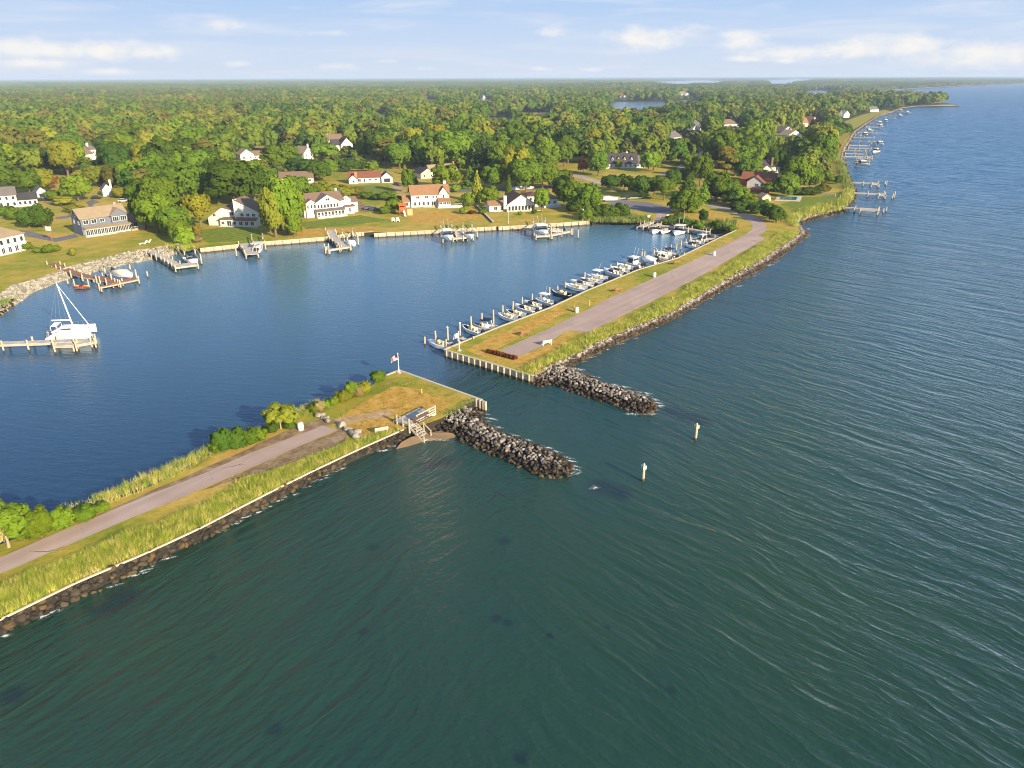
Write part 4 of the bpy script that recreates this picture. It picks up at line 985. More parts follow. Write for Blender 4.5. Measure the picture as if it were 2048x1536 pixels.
# ------------------------------------------------------------------ docks
def dock(segs, label, width=1.5, z=1.25, mat='deck', step=2.6, group='private docks', rail=0., pier='dock'):
    """segs: list of (px polyline, width); first point is the shore end"""
    o = G(*segs[0][0][0], 0); root = thing('dock', label, 'dock', (o.x, o.y, 0), 0, group)
    d0 = G(*segs[0][0][1], 0) - o
    dk, bmn = MB(), MB(); PL = []; kk = 0
    for px, wd in segs:
        pts = [G(x, y, z) - Vector((o.x, o.y, 0)) for x, y in px]
        for a, b in zip(pts, pts[1:]):
            zo = .006 * kk; kk += 1
            d = (b - a).normalized(); n = Vector((d.y, -d.x, 0)); L = (b - a).length
            dk.bar(a + UP * zo, b + UP * zo, wd, .12)
            for s in (-1, 1): bmn.bar(a + n * s * (wd / 2 - .12) - UP * .2, b + n * s * (wd / 2 - .12) - UP * (.2 + zo), .12, .24)
            k = max(1, int(L / step))
            for i in range(k + 1):
                q = a.lerp(b, i / k)
                for s in (-1, 1): PL.append(q + n * s * (wd / 2 + .1))
    dk.build('decking', M[mat], root); bmn.build('beam', M['beam'], root)
    pm = MB().tube([(0, 0, -1.4), (0, 0, z + .75)], .14, 7).mesh('pile', M['pile']); pm2 = MB().tube([(0, 0, -1.4), (0, 0, z + .05)], .14, 7).mesh('pile', M['pile'])
    for i, q in enumerate(PL[:96]): put(pm if i % 3 else pm2, 'pile', root, (q.x, q.y, 0))
    return root
def lift(c4, label, h=2.6, zb=.75):
    """four piles carrying two cross beams"""
    P = [G(x, y, 0) for x, y in c4]; o = P[0]
    root = thing('boat_lift', label, 'boat lift', (o.x, o.y, 0), 0, 'boat lifts')
    pm = MB().tube([(0, 0, -1.4), (0, 0, h)], .16, 8).mesh('pile', M['pile'])
    for p in P: put(pm, 'pile', root, (p.x - o.x, p.y - o.y, 0))
    for a, b in ((0, 1), (2, 3)):
        q, r = P[a] - o, P[b] - o
        MB().bar((q.x, q.y, h - .25), (r.x, r.y, h - .25), .14, .26).build('top_beam', M['beam'], root)
        MB().bar((q.x, q.y, zb), (r.x, r.y, zb), .14, .22).build('cradle_beam', M['alu'], root)
dock([([(-90, 691), (-40, 688), (60, 685), (110, 683), (186, 680)], 1.5), ([(112, 690), (150, 689), (188, 682)], 1.2)], 'long weathered grey pier beside the white catamaran', step=3.)
dock([([(103, 527), (150, 546), (172, 552), (200, 556)], 1.6), ([(196, 554), (235, 565), (272, 557)], 1.8), ([(200, 574), (238, 566)], .5)], 'red-decked dock below the blue house', mat='reddeck')
dock([([(300, 503), (330, 516), (352, 529)], 1.6), ([(347, 533), (392, 527)], 3.)], 'grey timber dock with a square platform right of the red dock')
dock([([(489, 487), (496, 495), (504, 509)], 2.6)], 'narrow grey dock in front of the slant-roofed house')
dock([([(660, 460), (668, 476), (692, 494)], 2.2), ([(655, 500), (698, 493)], 1.0), ([(655, 500), (653, 493)], .8)], 'T-shaped dock below the big white house')
dock([([(918, 462), (924, 475)], 2.6), ([(884, 478), (945, 473)], 1.2)], 'short dock between two boat lifts')
dock([([(1046, 455), (1068, 460)], 1.2), ([(1070, 472), (1100, 470), (1138, 462)], 1.3)], 'dock wrapped round the sportfishing boat')
dock([([(1322, 451), (1350, 454), (1380, 458), (1416, 464)], 1.6)], 'reed dock with a row of boats beside the ramp', step=3.)
dock([([(1308, 441), (1280, 454)], 1.6)], 'sunlit pier left of the boat ramp', mat='deck', z=1.1)
dock([([(1326, 444), (1302, 454)], 1.2)], 'slim pier right of the boat ramp', mat='deck', z=1.1)
for a, b, lab in (((898, 686), (914, 693), 'first finger pier beside the white flag'), ((921, 676), (942, 683), 'second finger pier behind the white flag'), ((1345, 508), (1365, 512), 'finger pier in the gap of the boat row'), ((1318, 514), (1340, 522), 'finger pier beside the raised covered boat'), ((1380, 476), (1430, 477), 'finger pier near the reedy corner')):
    dock([([b, a], .9)], lab, z=.9, step=2.4, group='finger piers')
for c4, lab in ((([(212, 552), (226, 571), (262, 545), (275, 563)]), 'timber lift carrying the canvas-covered boat'), (([(358, 508), (372, 524), (392, 514), (404, 530)]), 'timber lift carrying the nose-down boat'), (([(505, 488), (509, 503), (527, 487), (532, 502)]), 'timber lift beside the narrow dock'),
                (([(686, 478), (696, 495), (706, 476), (717, 492)]), 'timber lift beside the T-shaped dock'), (([(882, 464), (890, 480), (904, 462), (912, 478)]), 'left lift of the two-boat dock'), (([(926, 464), (932, 478), (944, 462), (954, 476)]), 'right lift of the two-boat dock'), (([(1066, 455), (1074, 473), (1090, 453), (1102, 470)]), 'lift under the sportfishing boat'),
                (([(1283, 520), (1288, 525), (1307, 516), (1313, 521)]), 'timber lift under the white-covered boat in the row'), (([(1712, 331), (1738, 332), (1712, 326), (1738, 327)]), 'lift under the lone bayside cabin boat')):
    lift(c4, lab)
for sh, en, plat, lab in (((1664, 412), (1757, 420), (1722, 417.5), 'nearest bayside dock with a long end platform'), ((1703, 385), (1770, 388.5), (1756, 388), 'second bayside dock with a boat lift at its end'), ((1697, 364), (1757, 367), (1742, 366.5), 'third bayside dock with two pale pilings'), ((1689, 325.5), (1712, 327), None, 'stub dock to the lone bayside cabin boat'),
                          ((1689, 312.7), (1744, 313.8), (1734, 313.5), 'straight bayside dock with a square head'), ((1689, 300), (1752, 302.7), (1742, 302), 'bayside dock with a white boat at its head'), ((1699, 290), (1738, 291), None, 'short thin bayside dock'), ((1703, 281.5), (1756, 284), (1746, 283.5), 'bayside dock behind the two-deck boat'),
                          ((1712, 269), (1722, 269.5), None, 'inshore bayside dock by a white boat'), ((1716, 264.5), (1772, 266), None, 'longest bayside dock with piles alone'), ((1725, 259.5), (1745, 260.5), None, 'farther bayside dock'), ((1732, 253.5), (1760, 254), None, 'farther bayside dock'), ((1741, 246.5), (1756, 247), None, 'farther bayside dock'), ((1754, 241.5), (1772, 242), None, 'farther bayside dock'),
                          ((1691, 306.5), (1732, 308), None, 'thin bayside dock between the square-headed dock and its neighbour'), ((1697, 295.5), (1742, 297), None, 'thin bayside dock above the white boat dock'), ((1708, 274), (1748, 275.2), None, 'thin bayside dock inshore of the longest one'), ((1772, 234.8), (1790, 235.4), None, 'farthest bayside dock'), ((1782, 231), (1800, 231.6), None, 'farthest bayside dock'), ((1793, 223), (1823, 225.6), None, 'farthest bayside dock')):
    sg = [([sh, en], 1.6)]
    if plat: sg.append(([plat, en], 4.2))
    dock(sg, lab, z=1.6, step=5., group='bayside docks')
# kayak rack on piles, white catamaran
k0 = G(164, 578, 0)
rk = thing('kayak_float', 'small raft between two pilings below the red dock', 'float', (k0.x, k0.y, 0))
MB().box((0, 0, .25), (2.6, 1.4, .2)).build('raft', M['beam'], rk)
for x in (-1.45, 1.45): MB().tube([(x, .2, -1.4), (x, .2, 2.0)], .13, 8).build('pile', M['pile'], rk)
def kayak(p, rz, mat, label):
    rg = []
    for i in range(9):
        u = -1 + i / 4; w_ = .34 * (1 - abs(u) ** 2.2) + .02; x = u * 1.4
        rg.append([Vector((x, w_ * math.cos(a), .17 + .15 * abs(u) ** 3 + .15 * math.sin(a))) for a in [k * 6.283 / 8 for k in range(8)]])
    o = MB().loft(rg, True, True).build('kayak', mat, None, None, True); o.location = p; o.rotation_euler = (0, 0, rz)
    MB().tube([(-.2, 0, .31), (.35, 0, .31)], [.2, .16], 8).build('cockpit', M['tyre'], o)
    tag(o, label, 'kayak', 'kayaks on the raft')
kayak((k0.x, k0.y - .35, .36), .05, M['red'], 'red kayak lying nearest on the raft below the red dock')
kayak((k0.x, k0.y + .3, .36), -.03, M['yellow'], 'yellow kayak lying behind the red one on the raft')
def catamaran():
    a, b = G(98, 671, 1.0), G(188, 664, 1.0); d = b - a; L = math.hypot(d.x, d.y); c = (a + b) / 2
    r = thing('catamaran', 'white sailing catamaran with tall mast raised beside the grey pier', 'sailboat', (c.x, c.y, .75), math.atan2(d.y, d.x))
    for s in (-1, 1):
        rg = []
        for i in range(11):
            u = i / 10; x = -L / 2 + L * u; w_ = .42 * (1 - max(0, (u - .6) / .4) ** 2 * .9) * (.75 + .25 * min(1, u * 4)); zt = (.35 + .75 * min(1, u / .22)) + .12 * max(0, u - .5)
            y = s * 1.75
            rg.append([Vector((x, y - w_, zt)), Vector((x, y - w_ * .9, zt * .4)), Vector((x, y, -.28 + .2 * max(0, u - .7))), Vector((x, y + w_ * .9, zt * .4)), Vector((x, y + w_, zt))])
        MB().loft(rg, True, True).build('hull', M['gelcoat'], r, None, False)
    MB().box((-.03 * L, 0, .9), (L * .52, 3.0, .22)).build('bridge_deck', M['gelcoat'], r)
    rg = [[Vector((x * L, -1.5 * w_, 1.0)), Vector((x * L, -1.3 * w_, h)), Vector((x * L, 0, h + .15)), Vector((x * L, 1.3 * w_, h)), Vector((x * L, 1.5 * w_, 1.0))] for x, w_, h in ((-.20, 1, 1.55), (.0, 1, 1.62), (.14, .95, 1.42), (.26, .8, 1.05))]
    cb = MB().loft(rg, True, True).build('cabin', M['gelcoat'], r)
    MB().box((-.04 * L, -1.44, 1.5), (L * .22, .06, .24)).build('cabin_window', M['glass'], cb); MB().box((-.04 * L, 1.44, 1.5), (L * .22, .06, .24)).build('cabin_window', M['glass'], cb)
    ar = MB(); ar.box((-.30 * L, 0, 2.05), (L * .14, 2.3, .08))
    for x in (-.37, -.23):
        for y in (-1.25, 1.25): ar.tube([(x * L, y, 1.0), (x * L, y * .9, 2.03)], .04, 5)
    ar.build('hardtop', M['gelcoat'], r)
    mx = .07 * L; H = 9.0
    ms = MB().tube([(mx, 0, 1.6), (mx - .35, 0, H * .5), (mx - .9, 0, H)], [.12, .11, .075], 8).build('mast', M['gelcoat'], r)
    MB().tube([(mx - .1, 0, 2.6), (-.36 * L, 0, 2.75)], .12, 7).build('boom', M['gelcoat'], ms)
    MB().tube([(.45 * L, 0, 1.2), (mx - .82, 0, H * .95)], [.07, .035], 6).build('furled_jib', M['white'], ms)
    st = MB()
    for y in (-1.7, 1.7): st.tube([(mx - .9, 0, H * .97), (mx - 1.3, y, 1.0)], .014, 4).tube([(mx - .9, 0, H * .97), (-.42 * L, y, .9)], .014, 4)
    st.tube([(mx - .35, -.8, H * .55), (mx - .35, .8, H * .55)], .035, 4); st.build('rigging', M['alu'], ms)
    tr = MB()
    for s in (-1, 1):
        for i in range(9):
            x = -.42 * L + i * .105 * L; tr.tube([(x, s * 2.05, 1.0), (x, s * 2.05, 1.7)], .02, 4)
        tr.tube([(-.42 * L, s * 2.05, 1.7), (.42 * L, s * 2.05, 1.75)], .02, 4)
    tr.build('guard_rail', M['alu'], r)
catamaran()
lift([(98, 677), (96, 690), (182, 668), (186, 681)], 'low timber lift under the white catamaran', h=1.2, zb=.55)

# ------------------------------------------------------------------ spit furniture
def flagpole(px, py, h, label, flagcols, fl, fh):
    p = G(px, py); r = thing('flagpole', label, 'flagpole', tuple(p))
    MB().tube([(0, 0, 0), (0, 0, .12)], .32, 12).build('footing', M['concrete'], r)
    MB().tube([(0, 0, .1), (0, 0, h)], [.075, .045], 9).build('pole', M['white'], r)
    MB().tube([(0, 0, h), (0, 0, h + .12)], [.08, .03], 8).build('finial', M['white'], r)
    n = 10; V = []; Fq = []
    for i in range(n + 1):
        u = i / n
        for j in range(9):
            v = j / 8; V.append((-u * fl * .82, .16 * math.sin(u * 7 + v * 1.5) * u + .1 * u, h - .15 - v * fh - u * u * fl * .45))
    for i in range(n):
        for j in range(8): Fq.append((i * 9 + j, i * 9 + j + 1, i * 9 + j + 10, i * 9 + j + 9))
    f = MB().add(V, Fq).build('flag', flagcols[0], r)
    if len(flagcols) > 1:
        for mt in flagcols[1:]: f.data.materials.append(mt)
        for i in range(n):
            for j in range(8):
                f.data.polygons[i * 8 + j].material_index = 2 if (i < 4 and j < 4) else (j % 2)
    return r
flagpole(798, 745.5, 2.9, 'white flagpole flying a striped flag at the near spit corner', [M['red'], M['white'], M['navy']], 1.3, .78)
flagpole(918.5, 701, 3.0, 'white flagpole with a plain white flag at the far spit corner', [M['white']], 1.05, .75)
def bench(px, py, ang, mat, label):
    p = G(px, py); r = thing('bench', label, 'bench', tuple(p), ang, 'benches on the spits')
    s = MB(); [s.box((0, -.18 + .13 * i, .44), (1.6, .1, .045)) for i in range(4)]; s.build('seat', mat, r)
    b = MB(); [b.box((0, .30 + .03 * i, .6 + .13 * i), (1.6, .035, .1)) for i in range(3)]; b.build('backrest', mat, r)
    for x in (-.68, .68):
        l = MB(); l.box((x, -.2, .22), (.08, .08, .44)).box((x, .26, .45), (.08, .08, .9)).box((x, .03, .62), (.08, .5, .05)); l.build('leg', mat, r)
bench(1048, 671, rad(210), M['benchwood'], 'reddish wooden bench on the grass by the boats')
bench(1093, 690, rad(205), M['white'], 'white bench on the asphalt edge of the far spit')
bench(1235, 584, rad(210), M['benchwood'], 'reddish wooden bench on the grass halfway along the far spit')
bench(1352, 529, rad(210), M['benchwood'], 'reddish wooden bench farther up the far spit verge')
bench(763, 866, rad(200), M['greywood'], 'weathered wooden bench above the near rip-rap')
BAR = [MB().tube([(0, 0, 0), (0, 0, .3), (0, 0, .75), (0, 0, .9)], [.3, .36, .36, .30], 14).mesh('drum', M['white'], None, False), MB().tube([(0, 0, .9), (0, 0, .96), (0, 0, 1.05)], [.34, .34, .12], 14).mesh('lid', M['concrete'])]
for x, y, lab in ((602, 860, 'white round litter barrel beside the near causeway road'), (1153.5, 625, 'white round litter barrel by the wooden post on the far spit'), (1308.5, 554, 'white round litter barrel in the middle of the far spit verge'), (1428, 511, 'white round litter barrel near the reedy end of the spit')):
    p = G(x, y); r = thing('litter_barrel', lab, 'litter barrel', tuple(p), 0, 'white litter barrels on the spits'); put(BAR[0], 'drum', r); put(BAR[1], 'lid', r)
def post(px, py, h, mat, label, w=.12, board=None, cat='post'):
    p = G(px, py); r = thing('signpost' if board else 'post', label, cat, tuple(p), rad(20))
    MB().box((0, 0, h / 2), (w, w, h)).build('shaft', mat, r)
    if board: MB().box((0, -w / 2 - .02, h - board[1] / 2), (board[0], .03, board[1])).build('sign_board', board[2], r)
    else: MB().box((0, 0, h + .02), (w * 1.15, w * 1.15, .05)).build('cap', mat, r)
post(1148, 622, .9, M['tanwood'], 'short reddish post beside the white litter barrel')
post(1179, 612, 1.1, M['tanwood'], 'thin wooden post on the edge of the far spit road')
post(843.5, 787, .6, M['yellow'], 'small yellow marker post on the near spit grass')
post(1297, 441, 1.6, M['greywood'], 'pale notice board left of the boat ramp', .12, (.9, .8, M['white']), 'sign')
post(1335, 441, 1.7, M['greywood'], 'white and blue sign right of the boat ramp', .1, (.8, .7, M['white']), 'sign')
def lamp(px, yb, yt, label):
    p = G(px, yb); h = (yb - yt) / ppm(p) / .985; r = thing('lamp_post', label, 'lamp post', tuple(p), 0)
    MB().tube([(0, 0, 0), (0, 0, h)], [.09, .06], 8).build('pole', M['greywood'], r); MB().box((0, -.25, h), (.3, .7, .14)).build('lamp_head', M['white'], r)
lamp(1017, 448, 424, 'slim lamp post on the lawn below the maroon-roofed cottage')
lamp(1165.5, 442, 419, 'lamp post at the reed edge right of the deck house')
# boulders that close the near road, by hand
for x, y, s, ci in ((637, 834, .42, 0), (646, 831, .36, 1), (650, 839, .33, 2), (656, 836, .3, 3), (655, 844, .42, 4), (645, 838, .28, 5), (684, 853, .5, 0), (691, 860, .33, 2), (698, 862, .45, 1), (703, 868, .5, 3), (708, 872, .46, 5), (714, 876, .5, 4), (720, 875, .4, 6), (716, 868, .5, 2)):
    g = G(x, y); o = put(MB().add(*ROCKM[ci]).mesh('boulder', M['palerock']), 'boulder', None, (g.x, g.y, LAND + s * .45)); o.scale = (s, s, s); o.rotation_euler = (RND.uniform(-.3, .3), RND.uniform(-.3, .3), RND.uniform(0, 6))
    tag(o, 'pale boulder in the small heap left of the sandy track' if x < 670 else 'lichen-grey boulder in the row closing the near road', 'boulder', 'boulders closing the near road')
# picnic platform with railing and stairs
pa, pb_ = G(816, 856), G(868, 829); d = (pb_ - pa); W = d.length
pl = thing('picnic_platform', 'grey timber platform with white railing and steps to the beach', 'platform', tuple(pa), math.atan2(d.y, d.x))
dz = .25
MB().box((W / 2, 1.1, dz), (W, 2.6, .12)).build('decking', M['deck'], pl)
fb = MB(); fb.box((W / 2, -.22, dz - .15), (W, .08, .34)).box((W / 2, 2.42, dz - .15), (W, .08, .34)); fb.build('beam', M['greywood'], pl)
for i in range(4): MB().box((1.3 + (W - 1.3) * i / 3, -.24, .25), (.13, .13, 2.1)).build('railing_post', M['cap'], pl)
for i in range(3): MB().box((-.05, -.24 + i * 1.0, .35), (.13, .13, 1.9)).build('railing_post', M['cap'], pl)
rl = MB()
for z in (.55, .85, 1.2): rl.box((1.3 + (W - 1.3) / 2, -.24, z), (W - 1.3, .06, .12))
for z in (.55, .85, 1.2): rl.box((-.05, .76, z), (.06, 2.0, .12))
rl.build('railing', M['cap'], pl)
stp = MB()
for i in range(7): stp.box((.62, -.45 - i * .32, dz - .1 - i * .2), (1.15, .30, .06))
stp.build('steps', M['greywood'], pl)
sr = MB()
for x in (.0, 1.25):
    sr.bar((x, -.25, dz - .1), (x, -2.6, dz - 1.55), .07, .3).bar((x, -.25, dz + .95), (x, -2.6, dz - .45), .06, .12)
    for i in range(3): sr.box((x, -.3 - i * 1.1, dz + .1 - i * .68), (.1, .1, 1.9))
sr.build('stair_rail', M['cap'], pl)
tb = G(842, 843, LAND + .33)
tbl = thing('picnic_table', 'brown picnic table on the timber platform', 'picnic table', tuple(tb), math.atan2(d.y, d.x))
MB().box((0, 0, .74), (2.6, .75, .06)).build('tabletop', M['rbrown'], tbl)
for y in (-.72, .72): MB().box((0, y, .44), (2.6, .27, .05)).build('bench_seat', M['rbrown'], tbl)
for x in (-.9, .9): MB().bar((x, -.78, 0), (x, .28, .72), .08).bar((x, .78, 0), (x, -.28, .72), .08).box((x, 0, .4), (.07, 1.5, .09)).build('leg', M['rbrown'], tbl)
# two timber rails and hoop on the lawn
hp = G(104, 481); hoop = thing('basketball_hoop', 'basketball hoop on a red-brown pole by the dark drive', 'basketball hoop', tuple(hp), rad(-15))
MB().tube([(0, 0, 0), (0, 0, 2.9)], .09, 8).build('pole', M['rust'], hoop); MB().box((0, -.3, 3.1), (1.7, .06, 1.1)).build('backboard', M['white'], hoop)
MB().tube([(math.cos(a) * .23, -.58 + math.sin(a) * .23, 2.8) for a in [k * 6.283 / 10 for k in range(11)]], .02, 4).build('rim', M['rust'], hoop)
ps = G(812, 430); play = thing('play_set', 'red and tan wooden play set with a white slide', 'play set', tuple(ps), rad(10))
t1 = MB(); t1.box((-.9, 0, 1.5), (2.0, 2.0, .12))
for x in (-1.85, .05):
    for y in (-.95, .95): t1.box((x, y, 1.5), (.14, .14, 3.0))
t1.box((-.9, -.95, 2.1), (2., .06, .9)).box((-.9, .95, 2.1), (2., .06, .9)); t1.build('tower', M['rust'], play)
MB().add([(-2.1, -1.2, 2.9), (.3, -1.2, 2.9), (.3, 1.2, 2.9), (-2.1, 1.2, 2.9), (-2.1, 0, 3.7), (.3, 0, 3.7)], [(0, 1, 5, 4), (2, 3, 4, 5), (0, 4, 3), (1, 2, 5), (0, 3, 2, 1)]).build('roof', M['rust'], play)
MB().box((1.2, 0, .9), (1.6, 1.6, 1.8)).build('playhouse', M['tanwood'], play)
MB().bar((-.6, -1.0, 1.5), (-.3, -3.4, .2), .55, .1).build('slide', M['white'], play)
for k, (x, y) in enumerate(((787, 443.5), (796, 443))):
    g = G(x, y); r = thing('lawn_chair', 'white lawn chair on the grass, %s of the pair' % ('left' if k == 0 else 'right'), 'chair', tuple(g), rad(180), 'lawn chairs')
    MB().box((0, 0, .4), (.8, .7, .1)).build('seat', M['white'], r); MB().box((0, .38, .8), (.8, .1, .9)).build('backrest', M['white'], r)
    MB().box((-.42, 0, .3), (.1, .8, .6)).build('arm', M['white'], r); MB().box((.42, 0, .3), (.1, .8, .6)).build('arm', M['white'], r)
for x, y, lab in ((285, 489, 'pale lawn lounger left of the pair above the cove'), (293, 487, 'pale lawn lounger right of the pair above the cove')):
    g = G(x, y); r = thing('lounger', lab, 'lounger', tuple(g), rad(60), 'lawn loungers'); MB().box((0, 0, .35), (1.7, .6, .08)).build('seat', M['white'], r); MB().bar((.85, 0, .36), (1.4, 0, .8), .6, .06).build('backrest', M['white'], r); MB().box((-.7, 0, .16), (.1, .5, .3)).build('leg', M['white'], r); MB().box((.7, 0, .16), (.1, .5, .3)).build('leg', M['white'], r)
# picket of grass-path logs between lawns
lg = G(954, 413); le = G(986, 446); gp = thing('garden_wall', 'thin stone edging wall running down the lawn to the seawall', 'garden wall', tuple(lg)); q = le - lg
MB().bar((0, 0, .2), (q.x, q.y, .2), .5, .45).build('stone_course', M['sand'], gp); MB().bar((0, 0, .45), (q.x, q.y, .45), .6, .08).build('coping', M['cap'], gp)
# ------------------------------------------------------------------ cars, trailers
def car(px, py, rz, col, label, van=False):
    p = G(px, py); r = thing('parked_car', label, 'car', (p.x, p.y, LAND + .03), rz, 'cars parked by the houses'); r.scale = (.75, .75, .75)
    pr = [(-2.2, .35), (-2.25, .8), (-1.9, .95), (-1.0, 1.0), (1.0, 1.0), (2.1, .85), (2.25, .6), (2.2, .35)]
    def ext(prof, w0): return MB().loft([[Vector((x, -w0, z)) for x, z in prof], [Vector((x, w0, z)) for x, z in prof]])
    b = put(bm('carbody', lambda: ext(pr, .9).mesh('body', M['carpaint'])), 'body', r); b.color = (*col, 1)
    cb = [(-1.75, .96), (-1.45, 1.5), (.35, 1.52), (1.05, .96)]
    g = put(bm('carcab', lambda: ext(cb, .74).mesh('cabin', M['glass'])), 'cabin', r)
    rf = put(bm('carroof', lambda: MB().box((-.55, 0, 1.53), (1.75, 1.38, .06)).mesh('roof', M['carpaint'])), 'roof', r); rf.color = (*col, 1)
    for x in (-1.4, 1.4):
        for y in (-.84, .84): put(bm('wheel', lambda: MB().tube([(0, -.12, 0), (0, .12, 0)], .34, 12).mesh('wheel', M['tyre'])), 'wheel', r, (x, y, .34))
for x, y, a, c, lab in ((84, 402, 20, (.03, .03, .035), 'black car left of the pair behind the white wing'), (98, 401, 15, (.03, .035, .05), 'dark car right of the pair behind the white wing'), (193, 398, 10, (.025, .03, .04), 'black car on the turning circle'),
                        (752 - 3, 421, 10, (.05, .06, .09), 'dark car beside the big white house'), (795, 371, -40, (.06, .07, .1), 'dark car beside the white garage'), (738, 419, 25, (.10, .11, .14), 'grey car on the brick drive'), (1412, 297, 60, (.05, .05, .06), 'dark car far up the straight lane'), (248, 404, 5, (.6, .6, .6), 'silver car half hidden by the dark trees'), (1250, 398, -15, (.03, .03, .04), 'black car under the trees beside the boat trailer'), (712, 306, 5, (.6, .6, .62), 'white car beside the white gabled house')):
    car(x, y, rad(a), c, lab)
def trailer(px, py, rz, label, cover, L=7.):
    p = G(px, py); r = thing('boat_trailer', label, 'trailer', (p.x, p.y, LAND), rz)
    MB().box((0, -.6, .5), (L, .1, .14)).box((0, .6, .5), (L, .1, .14)).bar((L / 2, -.6, .5), (L / 2 + 1.4, 0, .5), .1).bar((L / 2, .6, .5), (L / 2 + 1.4, 0, .5), .1).box((-1., 0, .45), (.12, 2., .12)).build('chassis', M['alu'], r)
    for y in (-1., 1.): MB().tube([(-1., y - .1, .34), (-1., y + .1, .34)], .34, 12).build('wheel', M['tyre'], r)
g = G(1214, 403); g2 = G(1222, 399)
trailer(1213, 403, rad(5), 'galvanised trailer under the grey-covered white boat', None)
boat((1201, 398), (1230, 396), 'covered', 'white boat with grey cover parked on a trailer by the parking area', cover=(.5, .5, .52), z=1.6, group='boats parked ashore', L=7.)
trailer(1257, 399, rad(10), 'empty galvanised boat trailer under the dark trees', None)
boat((1030, 377), (1060, 374), 'covered', 'white shrink-wrapped boat parked behind the cottage', cover=(.8, .8, .8), z=1.2, group='boats parked ashore', L=9.)
# pool by the red house
pq = [G(x, y, LAND) for x, y in ((1549, 401), (1555, 391.5), (1604, 393), (1600, 403))]
o = pq[0]; pool = thing('swimming_pool', 'rectangular blue swimming pool with pale paving by the red house', 'swimming pool', tuple(o))
MB().prism([(p.x - o.x, p.y - o.y) for p in pq], .0, .12).build('paving', M['concrete'], pool)
ctr = sum(pq, Vector()) / 4; wq = [ctr + (p - ctr) * .66 for p in pq]
MB().prism([(p.x - o.x, p.y - o.y) for p in wq], .1, .135).build('water_surface', M['pool'], pool)
for x, y in ((1572, 387), (1560, 389)):
    pass
